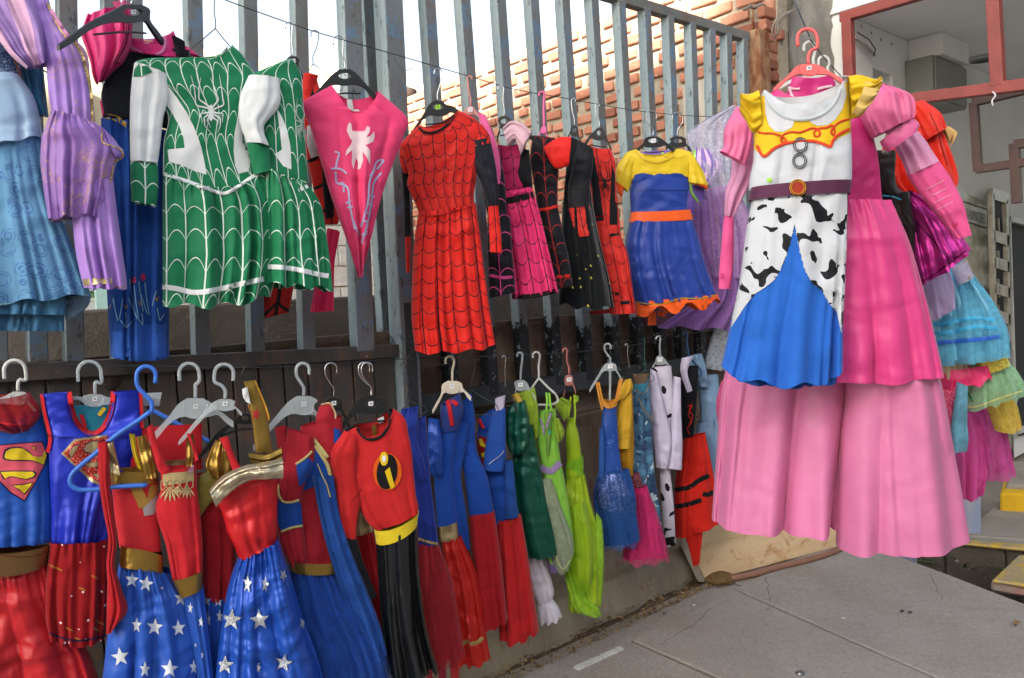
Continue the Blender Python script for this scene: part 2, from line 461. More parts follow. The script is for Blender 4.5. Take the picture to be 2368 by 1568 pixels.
    def strokes(s, name, lines, w, mat, on=None, lift=.0025, label=None, step=6, flat=None, taper=False, parent=None):
        """trim, piping or drawn lines along pixel polylines, laid on the cloth as one part"""
        if not isinstance(lines[0][0], (list, tuple)): lines = [lines]
        if len(lines) > 1 and w >= 5 and not taper:
            for q in lines: s.strokes(name, q, w, mat, on, lift, label, step, flat, taper, parent)
            return
        V, Fc = [], []
        for ln in lines:
            L = sum(math.dist(ln[i], ln[i+1]) for i in range(len(ln)-1))
            n = max(3, int(L/step)+2); P = smooth(ln, n); T = np.gradient(P, axis=0); T /= np.maximum(np.linalg.norm(T, axis=1), 1e-6)[:, None]
            N = np.stack([-T[:, 1], T[:, 0]], 1)
            prev = False
            for i in range(n):
                ww = w*(1-.8*i/(n-1)) if taper else w
                row = []
                for sg in (-1, 0, 1):
                    q = P[i]+N[i]*ww/2*sg
                    if flat is not None: h = s.U(q[0], q[1], flat)
                    else:
                        h = s.hit(q[0], q[1], on, lift*(1.6 if sg == 0 else 1))
                    row.append(h)
                if any(h is None for h in row):
                    c = [h for h in row if h is not None]
                    if not c: continue
                    # slide the missing side onto the depth of the side that did hit
                    dep = (c[0]-CAM)@FWD
                    row = [h if h is not None else D(*(P[i]+N[i]*ww/2*sg), dep) for h, sg in zip(row, (-1, 0, 1))]
                k = len(V); V += row
                if prev: Fc += [(k-3, k-2, k+1, k), (k-2, k-1, k+2, k+1)]
                prev = True
        if not V: return None
        o = link(name, mesh(name, np.array(V)-s.p0, Fc, mat, True), s.root if parent is None else parent)
        if label: o['label'] = label
        return o
    def star(s, c, r, rot, mat, on=None, sq=1.0, name='star', lift=.003):
        pts = []
        for i in range(10):
            a = rot+math.pi*i/5-math.pi/2; q = r if i % 2 == 0 else r*.42
            pts.append((c[0]+q*math.cos(a)*sq, c[1]+q*math.sin(a)))
        return s.decal(name, pts, mat, on, lift, 7)
    def rope(s, name, pts, r, mat, z=None, on=None, n=24, k=6, label=None):
        P = smooth(pts, n)
        W = []
        for p in P:
            h = s.U(p[0], p[1], z) if z is not None else s.hit(p[0], p[1], on, r*.6)
            W.append(s.U(p[0], p[1], .02) if h is None else h)
        V, Fc = sweep(W, r, k); o = link(name, mesh(name, V-s.p0, Fc, mat), s.root)
        if label: o['label'] = label
        return o
    # ---------------------------------------------------------- hangers
    def hook(s, h, neck, r, side, mat, root, rad=.0022, z=0.0):
        a = np.linspace(math.pi*1.05, 0, 14)
        pts = [(h[0]-side*r*.95, h[1]+r*1.75)]
        pts += [(h[0]+side*r*math.cos(x), h[1]+r-r*math.sin(x)) for x in a]
        pts += [(h[0]+side*r*.95, h[1]+r*1.9), ((h[0]+side*r*.6+neck[0])/2, h[1]+(neck[1]-h[1])*.62), (neck[0], neck[1]-(neck[1]-h[1])*.25), neck]
        P = smooth(pts, 34); W = s.U(P[:, 0], P[:, 1], z)
        V, Fc = sweep(W, rad, 6); return link('hook', mesh('hook', V-s.p0, Fc, mat), root)
    def hanger(s, style, label, h, neck, L, Rr, mat=None, r=10, side=1, z=0.0, tagged=True, ph=34, tag_m=None, pw=24, group='hangers holding the costumes', sag=.25, hookmat=None, bar=True):
        mat = mat or {'suit': BLACKP, 'clear': CLEAR, 'wire': WIRE, 'tube': BLUEP}[style]
        root = thing('clothes_hanger', label, 'hanger', Vector(s.p0), group)
        hm = hookmat or (CHROME if style == 'suit' else mat)
        s.hook(h, neck, r, side, hm, root, {'suit': .0022, 'clear': .0048, 'wire': .0016, 'tube': .0045}[style], z)
        nx, ny = neck
        if style in ('suit', 'clear'):
            def arm(E, sg):
                ex, ey = E; dx, dy = ex-nx, ey-ny
                top = smooth([(nx+sg*pw*.45, ny+1), (nx+sg*pw*.95, ny+ph*.28), (nx+dx*.55, ny+max(dy*.42, ph*.3)), (nx+dx*.85, ny+dy*.8), (ex, ey)], 12)
                t = max(7, ph*.3)
                bot = smooth([(ex-sg*1, ey+t), (nx+dx*.82, ny+dy*.82+t), (nx+dx*.55, ny+max(dy*.5, ph*.5)+t*.8), (nx+sg*pw*.8, ny+ph*.95), (nx+sg*2, ny+ph)], 12)
                return top, bot
            t1, b1 = arm(Rr, 1); t2, b2 = arm(L, -1)
            out = [tuple(p) for p in t1]+[tuple(p) for p in b1]+[tuple(p) for p in b2[::-1]]+[tuple(p) for p in t2[::-1]]
            hole = [(nx+math.cos(a)*pw*.52, ny+ph*.42+math.sin(a)*ph*.2) for a in np.linspace(0, 6.28, 15)[:-1]]
            loops = [out, hole] if style == 'suit' else [out]
            vec = [[Vector((p[0], p[1], 0)) for p in l] for l in loops]; tr = tessellate_polygon(vec); al = [p for l in loops for p in l]
            A = np.array(al); Fp = s.U(A[:, 0], A[:, 1], z+.005); Bp = s.U(A[:, 0], A[:, 1], z-.005); n = len(A)
            Fc = [tuple(t) for t in tr]+[tuple(i+n for i in reversed(t)) for t in tr]; st = 0
            for l in loops:
                m = len(l)
                Fc += [(st+i, st+(i+1) % m, n+st+(i+1) % m, n+st+i) for i in range(m)]; st += m
            o = link('shoulder_bar', mesh('shoulder_bar', np.r_[Fp, Bp]-s.p0, Fc, mat, False), root); fixn(o); bevelled(o, .0015, 2)
            if style == 'clear':
                q = smooth([(nx-pw*.7, ny+ph*.3), (nx-pw*.6, ny+ph*.85), (nx+pw*.6, ny+ph*.85), (nx+pw*.7, ny+ph*.3)], 12)
                V, Fc = sweep(s.U(q[:, 0], q[:, 1], z+.006), .0018, 5); link('rib', mesh('rib', V-s.p0, Fc, mat), root)
            if style == 'suit' and bar:
                q = np.array([(nx+(L[0]-nx)*.5, ny+ph*1.05+(L[1]-ny)*.25), (nx, ny+ph*1.45), (nx+(Rr[0]-nx)*.5, ny+ph*1.05+(Rr[1]-ny)*.25)])
                q = smooth(q, 8); V, Fc = sweep(s.U(q[:, 0], q[:, 1], z-.004), .003, 5); link('trouser_bar', mesh('trouser_bar', V-s.p0, Fc, mat), root)
        else:
            dy = (L[1]+Rr[1])/2-ny
            q = smooth([(nx, ny), (nx+(Rr[0]-nx)*.5, ny+(Rr[1]-ny)*.45), (Rr[0], Rr[1]-4), (Rr[0]+2, Rr[1]+6), (Rr[0]-8, Rr[1]+12), ((L[0]+Rr[0])/2, (L[1]+Rr[1])/2+14), (L[0]+8, L[1]+12), (L[0]-2, L[1]+6), (L[0], L[1]-4), (nx+(L[0]-nx)*.5, ny+(L[1]-ny)*.45), (nx, ny)], 44)
            V, Fc = sweep(s.U(q[:, 0], q[:, 1], z), .0048 if style == 'tube' else .0015, 6); link('shoulder_bar', mesh('shoulder_bar', V-s.p0, Fc, mat), root)
        if tagged:
            tx, ty = nx, ny+ph*.42; w = 5.5
            P = np.array([(tx-w, ty-w*.7), (tx+w, ty-w), (tx+w, ty+w*.8), (tx-w, ty+w)]); W = s.U(P[:, 0], P[:, 1], z+.0075)
            o = slab('price_tag', W, .0008, tag_m or PAPER, None, s.n, 0); o.data.transform(Matrix.Translation(o.location-Vector(s.p0))); o.location = (0, 0, 0); o.parent = root
            ln = smooth([(tx-w*.55, ty), (tx-w*.2, ty-w*.4), (tx, ty+w*.3), (tx+w*.25, ty-w*.35), (tx+w*.55, ty+w*.2)], 14)
            V, Fc = sweep(s.U(ln[:, 0], ln[:, 1], z+.0085), .0006, 4); k = link('ink', mesh('ink', V-s.p0, Fc, price_ink()), o)
        return root
# ================================================================ the setting
rnd = random.Random(5)
def concrete(name, c, c2, sc=5, bump=.5, stain=None):
    m = Mt(name); m.set('Roughness', .92); m.set('Specular IOR Level', .2)
    col = m.mix(m.noise(sc, 6, .65).ramp(.3, .7), c, c2)
    col = m.mix(m.noise(140, 3).ramp(.42, .75)*.35, col, '#6b6660')
    if stain: col = m.mix(m.noise(2.3, 5, .7, dist=.8).ramp(.55, .75)*.6, col, stain)
    m.set('Base Color', col); m.bump(m.noise(sc*9, 6, .65), bump, .012); m.bump(m.noise(260, 2), bump*.5, .002); return m.m
def walkway():
    m = Mt('broomed concrete'); m.set('Roughness', .93); m.set('Specular IOR Level', .15)
    col = m.mix(m.noise(1.6, 6, .62).ramp(.32, .7), '#98938d', '#a9a49e')
    col = m.mix(m.noise(1.1, 3, .6, dist=.5).ramp(.48, .66)*.6, col, '#897e73')
    col = m.mix(m.noise(210, 2).ramp(.55, .75)*.5, col, '#6f6a66'); col = m.mix(m.noise(170, 2, dist=.3).ramp(.64, .72)*.5, col, '#b9b6b0')
    col = m.mix(m.noise(26, 6, .75).ramp(.38, .66)*.45, col, '#847d75'); col = m.mix(m.noise(75, 4, .7).ramp(.5, .62)*.4, col, '#b2ada6')
    m.set('Base Color', col)
    n = m.new('ShaderNodeTexWave'); n.wave_type = 'RINGS'; n.inputs['Scale'].default_value = 9; n.inputs['Distortion'].default_value = 9; n.inputs['Detail'].default_value = 3; n.inputs['Detail Scale'].default_value = .9
    m.nt.links.new(m.coord('World'), n.inputs['Vector'])
    w = S(m.nt, n.outputs['Fac'])*m.noise(2.4, 2).ramp(.5, .66)
    m.bump(w, .22, .003); m.bump(m.noise(40, 6, .7), .55, .008); m.bump(m.noise(300, 2), .35, .002); return m.m
def rusty_metal(name, c, c2, rust='#6b4a35', amt=(.56, .68), rough=.6):
    m = Mt(name); m.set('Roughness', rough); m.set('Specular IOR Level', .35)
    col = m.mix(m.noise(7, 5, .65, stretch=(1, 1, .3)).ramp(.35, .65), c, c2)
    r = m.noise(16, 7, .72, stretch=(1, 1, .45)).ramp(*amt)
    col = m.mix(r*.85, col, rust); col = m.mix(m.noise(45, 5, .75).ramp(.66, .72)*.8, col, '#23262b'); col = m.mix(m.noise(33, 4, .7, dist=.5).ramp(.71, .75)*.9, col, '#c3c6c6')
    m.set('Base Color', col); m.bump(m.noise(60, 5, .7), .35, .004); return m.m
def bar_paint(name, low=False):
    """grey blue paint; the street side has lost it down to dark primer and rust; the fence bars were painted black low down"""
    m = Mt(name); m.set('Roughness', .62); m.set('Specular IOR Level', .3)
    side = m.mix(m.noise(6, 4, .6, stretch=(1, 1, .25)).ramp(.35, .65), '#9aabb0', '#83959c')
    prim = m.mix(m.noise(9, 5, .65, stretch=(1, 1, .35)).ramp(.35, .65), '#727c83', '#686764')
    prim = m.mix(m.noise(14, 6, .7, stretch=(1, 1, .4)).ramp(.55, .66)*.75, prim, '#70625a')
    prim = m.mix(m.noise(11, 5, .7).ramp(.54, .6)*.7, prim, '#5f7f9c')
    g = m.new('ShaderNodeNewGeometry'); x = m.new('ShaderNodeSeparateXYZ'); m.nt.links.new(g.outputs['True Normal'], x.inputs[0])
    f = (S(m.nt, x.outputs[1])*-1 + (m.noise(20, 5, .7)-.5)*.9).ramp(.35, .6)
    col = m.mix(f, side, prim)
    col = m.mix(m.noise(38, 6, .78, stretch=(1, 1, .4)).ramp(.57, .63)*.75, col, '#363b40'); col = m.mix(m.noise(26, 5, .7, dist=.5).ramp(.72, .76)*.9, col, '#c8cdcd')
    if low:
        y = m.new('ShaderNodeSeparateXYZ'); m.nt.links.new(g.outputs['Position'], y.inputs[0])
        k = (S(m.nt, y.outputs[2]) + (m.noise(9, 5, .75)-.5)*.5).lt(1.44)*m.noise(30, 5, .7).lt(.6)
        col = m.mix(k, col, '#24282c')
    m.set('Base Color', col); m.bump(m.noise(60, 5, .7), .35, .004); return m.m
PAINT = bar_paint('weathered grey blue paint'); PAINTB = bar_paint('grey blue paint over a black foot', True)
GATEP = rusty_metal('worn black gate paint', '#54524f', '#3d3b39', '#6e4f3a', (.5, .68), .6)
RAILP = rusty_metal('rusty rail paint', '#6e706c', '#5a5f60', '#7a5236', (.5, .68))
RUST = rusty_metal('peeling rust', '#a08a6e', '#8a5b3a', '#6a3418', (.45, .6), .85)
SHEET = rusty_metal('rusted sheet', '#7a6a5a', '#5e5248', '#5d3f2c', (.5, .66), .8)
BASEM = rusty_metal('galvanised base', '#a39a88', '#8b8172', '#7c5236', (.56, .7), .7)
BLACKST = rusty_metal('black steel', '#3d4247', '#2c3034', '#4e3d31', (.6, .75), .5)
REDST = plain('red oxide paint', '#95453f', .6, c2='#7f3c37', sc=9, bump=.1)
BRICK_M = []
def brick_mat():
    m = Mt('fired clay brick'); m.set('Roughness', .93); m.set('Specular IOR Level', .15)
    i = m.new('ShaderNodeObjectInfo'); r = S(m.nt, i.outputs['Random'])
    a = m.mix(r, '#9a6653', '#b0806a'); a = m.mix((r*7.3).frac().gt(.8), a, '#86584a')
    a = m.mix(m.noise(30, 5, .7).ramp(.5, .75)*.45, a, '#7e4b3a'); a = m.mix(m.noise(18, 4, .7).ramp(.62, .72)*.6, a, '#c9b9a5')
    m.set('Base Color', a); m.bump(m.noise(60, 6, .7), .7, .008); return m.m
BRK = brick_mat()
MORTAR = concrete('rough mortar', '#b5ab99', '#9d9382', 12, 1.0)
CONC = concrete('grey cement render', '#a7a39a', '#8d8a83', 6, .8, '#6f675c')
PLASTER = plain('white wall paint', '#eff1ef', .85, c2='#e4e6e4', sc=2, bump=.06)
SOFFIT = plain('grey white ceiling paint', '#eff1f2', .9, c2='#e6e9ea', sc=1.4, bump=.04)
SLABM = walkway()
DIRT = concrete('dry dirt', '#7b6a57', '#5e4f40', 20, 1.0)
ROAD = concrete('dusty asphalt', '#8b857d', '#77716a', 3, .7)

# ---- ground and pavement
g = put('ground', [(-60, -60, -.34), (70, -60, -.34), (70, 70, -.34), (-60, 70, -.34)], [(0, 1, 2, 3)], ROAD); tag(g, kind='structure')
sw = thing('sidewalk', None, None); tag(sw, kind='structure')
A0, A1 = G(1319, 1548), G(1684, 1368)                    # joint beside the gutter strip
td = (A1-A0)/np.linalg.norm(A1-A0); nd = np.array([td[1], -td[0], 0])   # nd points to the street
def joint(px0, py0, px1, py1):
    a, b = G(px0, py0), G(px1, py1); return a, (b-a)/np.linalg.norm(b-a)
def xl(p, d, q, e):                                       # line meets line on the ground
    M = np.array([[d[0], -e[0]], [d[1], -e[1]]]); t = np.linalg.solve(M, (q-p)[:2]); return p+d*t[0]
J1 = joint(1479, 1488, 1659, 1566); J2 = joint(1774, 1396, 2159, 1566); EE = joint(1994, 1256, 2365, 1396)
far = 5.0; gap = .0055
def wob(a, b, n=7, amp=.004):
    P = [a+(b-a)*i/n for i in range(n+1)]
    d = np.array([-(b-a)[1], (b-a)[0], 0])/np.linalg.norm(b-a)
    return [p+d*(rnd.uniform(-amp, amp) if 0 < i < n else 0) for i, p in enumerate(P)]
def ground_slab(c4, th=.16, z=0.0):
    a, b, c, d = [np.array([p[0], p[1], z]) for p in c4]
    P = wob(a, b)[:-1]+wob(b, c, 14)[:-1]+wob(c, d)[:-1]+wob(d, a, 14)[:-1]
    P = np.array(P); ar = sum(P[i][0]*P[(i+1) % len(P)][1]-P[(i+1) % len(P)][0]*P[i][1] for i in range(len(P)))
    if ar < 0: P = P[::-1]
    return slab('concrete_slab', P, th, SLABM, sw, Zn, .0035)
i1 = xl(A0, td, *J1); i2 = xl(A0, td, *J2); i3 = xl(A0, td, *EE)
def along(j, p, s, sh): return p + j[1]*s + td*sh
# slabs left to right, each bounded by its two joints
ground_slab([along(J1, i1, .0, -3.4)+nd*gap, i1-td*gap+nd*gap, along(J1, i1, far, -gap), along(J1, i1, far, -3.4)], z=-.004)
ground_slab([i1+td*gap+nd*gap, i2-td*gap+nd*gap, along(J2, i2, far, -gap), along(J1, i1, far, gap)], z=0)
ground_slab([i2+td*gap+nd*gap, i3+nd*gap, along(EE, i3, far, 0), along(J2, i2, far, gap)], z=.003)
strip_w = .17
ground_slab([A0-td*3.2-nd*gap, A1+td*.12-nd*gap, A1+td*.12-nd*strip_w, A0-td*3.2-nd*(strip_w+.05)], z=-.009)
corner = A1+td*.12-nd*gap
ground_slab([A1+td*.14-nd*gap, i3-nd*gap, i3-nd*.42, A1+td*.14-nd*.34], z=-.004)
bed = put('joint_dirt', [tuple(G(*q)+np.array([0, 0, -.0135])) for q in ((700, 1640), (1500, 2600), (3200, 1900), (2330, 1388), (2010, 1268), (1700, 1350), (1320, 1530))], [tuple(range(7))], concrete('packed joint dirt', '#4c443b', '#3a332c', 30, .8), None); tag(bed, kind='structure')
def crack(pts, w=.0013):
    P = [G(x, y, .0036) for x, y in pts]; V = []
    for i, p in enumerate(P):
        t = P[min(i+1, len(P)-1)]-P[max(i-1, 0)]; n = np.array([-t[1], t[0], 0]); n /= np.linalg.norm(n); q = w*rnd.uniform(.4, 1.3); V += [p-n*q, p+n*q]
    put('crack', V, [(2*i, 2*i+1, 2*i+3, 2*i+2) for i in range(len(P)-1)], plain('crack dirt', '#3d3731', .95), sw)
for a, b, n in (((1521, 1493), (1612, 1440), 14), ((1771, 1334), (1782, 1392), 10), ((1612, 1440), (1640, 1408), 6), ((1790, 1400), (1770, 1412), 5), ((2150, 1330), (2178, 1385), 8)):
    crack([(a[0]+(b[0]-a[0])*i/n+rnd.uniform(-3, 3), a[1]+(b[1]-a[1])*i/n+rnd.uniform(-2.5, 2.5)) for i in range(n+1)])
# white painted remnant and cracks in the joint
for a, b in (((1331, 1543), (1388, 1517)), ((1392, 1516), (1425, 1501)), ((1427, 1499), (1437, 1495))):
    p, q = G(a[0], a[1], .006), G(b[0], b[1], .006); w = .016
    o = slab('mortar_strip', [p-nd*w, q-nd*w*.8, q+nd*w, p+nd*w], .02, plain('flaked white mortar', '#c9cac6', .9, sc=40, bump=.5), sw, Zn, .003)
dirt = []
# dirt strip, a bumpy bed between the strip and the base of the fence
bx = np.linspace(-.3, 5.6, 150); V = []; W_ = 12
for i, x in enumerate(bx):
    base = A0-td*1.2+td*(x)
    for j in range(W_):
        p = base-nd*(strip_w-.02)-nd*.34*j/(W_-1); hgt = -.03+.022*math.sin(j/(W_-1)*3.0)+.012*math.sin(x*9+j)*math.sin(x*23+j*2.1)+rnd.uniform(-.008, .008)
        V.append((p[0], p[1], hgt))
Fc = [(i*W_+j, i*W_+j+1, (i+1)*W_+j+1, (i+1)*W_+j) for i in range(len(bx)-1) for j in range(W_-1)]
o = put('dirt_gutter', V, Fc, DIRT, None, True); tag(o, kind='structure')
# leaf litter and gravel lying in the gutter
V, Fc = [], []
for k in range(4200):
    x = rnd.uniform(-.2, 4.6); t = rnd.random()**1.6
    base = A0-td*1.2+td*x-nd*(strip_w-.06+.34*t); z0 = -.012+rnd.uniform(0, .018)
    s = rnd.uniform(.004, .013); a = rnd.uniform(0, 6.28); u = np.array([math.cos(a), math.sin(a), rnd.uniform(-.3, .3)])*s; v = np.array([-math.sin(a), math.cos(a), rnd.uniform(-.4, .6)])*s*rnd.uniform(.3, .8)
    c = np.array([base[0], base[1], z0+.004]); n = len(V)
    V += [c-u, c+v+np.array([0, 0, s*.4]), c+u, c-v]; Fc += [(n, n+1, n+2), (n, n+2, n+3)]
lm = Mt('leaf litter'); lm.set('Base Color', lm.mix(lm.noise(45, 2).ramp(.35, .65), '#5b4830', '#a58a5e')); lm.set('Roughness', .9)
o = put('leaf_litter', V, Fc, lm.m); tag(o, kind='stuff')
V, Fc = [], []
for k in range(260):
    p = G(rnd.uniform(1350, 2368), rnd.uniform(1330, 1566)); s = rnd.uniform(.002, .0045); n = len(V)
    V += [p+np.array([s*math.cos(q*2.1+k), s*math.sin(q*2.1+k), .004]) for q in range(3)]+[p+np.array([0, 0, .004+s])]
    Fc += [(n, n+1, n+3), (n+1, n+2, n+3), (n+2, n, n+3)]
o = put('grit', V, Fc, concrete('grit', '#6d665e', '#8d877e', 60, .2)); tag(o, kind='stuff')

# ---- rusted base of the fence: sheet with a rolled bead, then a foot
def profile_wall(name, x0, x1, prof, m, parent, n=60, dent=.006):
    V = []; k = len(prof)
    for i in range(n+1):
        x = x0+(x1-x0)*i/n
        for j, (y, z) in enumerate(prof):
            V.append((x, -y+dent*math.sin(x*5+j)*math.sin(x*2.3+j*1.7), z))
    Fc = [(i*k+j, (i+1)*k+j, (i+1)*k+j+1, i*k+j+1) for i in range(n) for j in range(k-1)]
    return put(name, V, Fc, m, parent, True)
xr = F(1632, 1330)[0]; zr0 = F(1560, 850)[2]
fence = thing('metal_fence', 'grey blue steel bar fence with rusted sheet base right of the double post', 'fence', tuple(F(1300, 900)*np.array([1, 1, 0])))
xg = F(935, 900)[0]
xs0 = F(915, 900)[0]
bz = [(-.03, .80), (-.03, .62), (-.015, .45), (.0, .36), (.02, .33), (.06, .31), (.1, .27), (.1, .21), (.05, .17), (.06, .15), (.085, .08), (.095, -.05)]
profile_wall('base_sheet', -1.5, xr, bz[3:], BASEM, fence)
profile_wall('backing_sheet', -1.5, xr, [(-.03, .92), (-.03, .62), (-.015, .45), (0, .36)], SHEET, fence)
# ---- bars
def bar(px0, py0, px1, py1, w, m, parent, d=None, off=0.0):
    a, b = F(px0, py0, off), F(px1, py1, off)
    return beam('bar', a, b, w, d or w, m, parent, up=(0, 1, 0), bev=.004)
RW = .053
top = lambda x: -14+.305*(x-1400)
for xt, yt, xb in ((1068, None, 1128), (1151, None, 1206), (1228, None, 1280), (1300, None, 1352), (1367, None, 1417), (1430, None, 1474), (1489, None, 1526), (1543, None, 1574), (1595, None, 1618), (1640, None, 1657), (1678, None, 1692), (1716, None, 1728)):
    y0 = top(xt)+8
    yb = 905-.157*(xb-1184)
    sl = (xb-xt)/(800-(max(y0, 0)))
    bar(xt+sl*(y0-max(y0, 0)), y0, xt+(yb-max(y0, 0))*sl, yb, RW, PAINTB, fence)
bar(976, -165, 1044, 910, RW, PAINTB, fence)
beam('top_rail', F(850, top(850)), F(1726, top(1726)+2), .052, .05, RAILP, fence, up=(0, 1, 0))
beam('bottom_rail', F(930, 944), F(1700, 826), .085, .05, BLACKST, fence, up=(0, 1, 0))
# sheet behind the lower part of the bars, horizontal boards of ribbed metal as separate panels
zt, zb = F(1300, 750)[2], F(1300, 880)[2]
hh = (zt-.30)/7
for k in range(7):
    z0 = .34+k*hh
    V = []; n = 40
    for i in range(n+1):
        x = -1.4+(xr+.5+1.4)*i/n
        for (y, z) in ((.045, z0+.006), (.06, z0+hh*.18), (.062, z0+hh*.8), (.045, z0+hh-.004), (.08, z0+hh-.002)):
            V.append((x, y+.004*math.sin(x*4+k), z))
    put('ribbed_panel', V, [(i*5+j, (i+1)*5+j, (i+1)*5+j+1, i*5+j+1) for i in range(n) for j in range(4)], SHEET, fence, True)
# ---- gate left of the double post
gate = thing('metal_gate', 'dark steel gate of bars over a boarded panel, left of the double post', 'gate', tuple(F(400, 900)*np.array([1, 1, 0])))
for xt, xb, w in ((-40, -10, .05), (60, 84, .05), (146, 168, .05), (245, 275, .048), (300, 320, .048), (437, 462, .05), (565, 589, .05), (682, 707, .05)):
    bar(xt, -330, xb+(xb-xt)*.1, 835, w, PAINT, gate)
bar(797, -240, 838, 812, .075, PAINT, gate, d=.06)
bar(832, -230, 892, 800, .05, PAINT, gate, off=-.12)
beam('gate_rail', F(-80, 868), F(930, 810), .05, .055, GATEP, gate, up=(0, 1, 0))
# boarded lower panel of the gate
x_a, x_b = F(-60, 1000)[0], F(922, 1000)[0]
zt2 = F(500, 858)[2]; nbd = 15
for k in range(nbd):
    x0 = x_a+(x_b-x_a)*k/nbd; x1 = x_a+(x_b-x_a)*(k+1)/nbd
    box('board', (x0+.003, .0+rnd.uniform(0, .004), .2), (x1-.003, .025, F((k+.5)/nbd*980-60, 846-.05*(k/nbd*980))[2]-.02), GATEP, gate, .003)
dark_hole = put('hole_disc', *(lambda c, r: (([c+np.array([r*math.cos(a), -.008, r*math.sin(a)]) for a in np.linspace(0, 6.28, 21)[:-1]]+[c+np.array([r*.8*math.cos(a), -.016, r*.8*math.sin(a)]) for a in np.linspace(0, 6.28, 21)[:-1]]), [(i, (i+1) % 20, 20+(i+1) % 20, 20+i) for i in range(20)]+[tuple(range(20, 40))]))(F(257, 884, .004), .024), plain('painted dark hole', '#35261c', .85), gate, True)  # dark disc on the boards; the round hole's shade is in its colour
# ---- posts
post = thing('fence_post', 'dark steel double post where the gate meets the fence', 'post', tuple(F(915, 900)*np.array([1, 1, 0])))
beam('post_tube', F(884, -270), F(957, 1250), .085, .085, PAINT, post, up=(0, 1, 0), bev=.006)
bar(938, 700, 968, 1300, .05, BLACKST, post, off=.02)
rp = thing('fence_post', 'thick rust streaked end post at the right end of the bars', 'post', tuple(F(1748, 900)*np.array([1, 1, 0])))
beam('post_tube', F(1747, 74), F(1775, 900), .12, .12, RUST, rp, up=(0, 1, 0), bev=.01)
rb = [D(*p, 4.85) for p in ((1742, 76), (1741, 40), (1743, 10))]
cord('rebar', rb, .009, RUST, rp)
tw = [D(x, y, 4.84) for x, y in ((1720, 22), (1735, 14), (1745, 18), (1762, 10), (1772, 17))]
cord('twisted_wire', tw, .012, plain('old tie wire', '#77706a', .8), rp)

# ---- low wall, house and brick wall behind the fence
lw = thing('low_wall', 'low grey rendered wall behind the bars', 'wall', (1.5, .35, 0))
box('wall_body', (-2.5, .32, 0), (4.3, .47, F(560, 738)[2]+.06), concrete('old render', '#857d74', '#6c655d', 5, .6), lw, .01)
XW = F(1790, 400)[0]
bw = thing('brick_wall', 'red brick side wall with rough mortar behind the bar fence', 'wall', (XW, 2.2, 0))
def wallp(px, py): return X(px, py, XW)
y_far = wallp(908, 225)[1]; zf = wallp(915, 222)[2]; zn = wallp(1414, 25)[2]; yn = wallp(1414, 25)[1]
ztop = lambda y: zn+(zf-zn)*(y-yn)/(y_far-yn)
V = [(XW+.02, -.05, 0), (XW+.02, y_far, 0), (XW+.02, y_far, ztop(y_far)-.05), (XW+.02, -.05, min(4.6, ztop(-.05)))]
slab('mortar_bed', V, -.16, MORTAR, bw, np.array([1.0, 0, 0]), 0)
def brick_mesh(seed, L=.196, H=.062, T=.05):
    r = random.Random(seed); bm = bmesh.new()
    for x in (0, T):
        for y in (-L/2, L/2):
            for z in (-H/2, H/2): bm.verts.new((x+(r.uniform(-.004, .004)), y+r.uniform(-.006, .006), z+r.uniform(-.005, .005)))
    bm.verts.ensure_lookup_table()
    for f in BOXF: bm.faces.new([bm.verts[i] for i in f])
    bmesh.ops.recalc_face_normals(bm, faces=bm.faces); bmesh.ops.bevel(bm, geom=bm.edges[:], offset=.006, segments=1, affect='EDGES')
    me = bpy.data.meshes.new('brick'); bm.to_mesh(me); bm.free(); me.materials.append(BRK); return me
BM = [brick_mesh(i) for i in range(6)]; BH = [brick_mesh(20+i, .1) for i in range(2)]
cand = []; row = 0; z = .1
while z < 4.5:
    y = .02+(.11 if row % 2 else 0)
    while y < y_far-.1:
        if z < ztop(y)-.06 and not (.42 < y < .66 and 1.7 < z < 2.95): cand.append((y+rnd.uniform(-.008, .008), z+rnd.uniform(-.006, .006)))
        y += .226
    z += .093; row += 1
cand.sort(key=lambda c: (c[1] < 1.75, math.hypot(c[0]+2.6, c[1]-1.6)))
stV, stF = [], []
for k, (y, z) in enumerate(cand):
    me = rnd.choice(BM if rnd.random() < .86 else BH); dx = rnd.uniform(-.012, -.002)
    if k < 290:
        o = link('brick', me, bw, Vector((dx, y-2.2, z))); o.rotation_euler = (rnd.uniform(-.03, .03), 0, rnd.uniform(-.05, .05))
    else:
        n = len(stV); stV += [(v.co.x+XW+dx, v.co.y+y, v.co.z+z) for v in BM[k % 6].vertices]; stF += [tuple(i+n for i in p.vertices) for p in BM[k % 6].polygons]
put('brickwork', stV, stF, BRK, bw, False, kind='stuff')
wd = Mt('grey weathered wood'); wd.set('Base Color', wd.mix(wd.noise(14, 5, .6, stretch=(1, 1, .12), dist=.4).ramp(.35, .65), '#b3aca2', '#8d867c')); wd.set('Roughness', .9)
pk = thing('wood_board', 'pale weathered plank shutting the gap in the brick wall', 'board', (XW, .54, 1.7))
for a, b in ((.43, .54), (.545, .65)): box('plank', (XW-.02, a, 1.68), (XW+.02, b, 2.93), wd.m, pk)
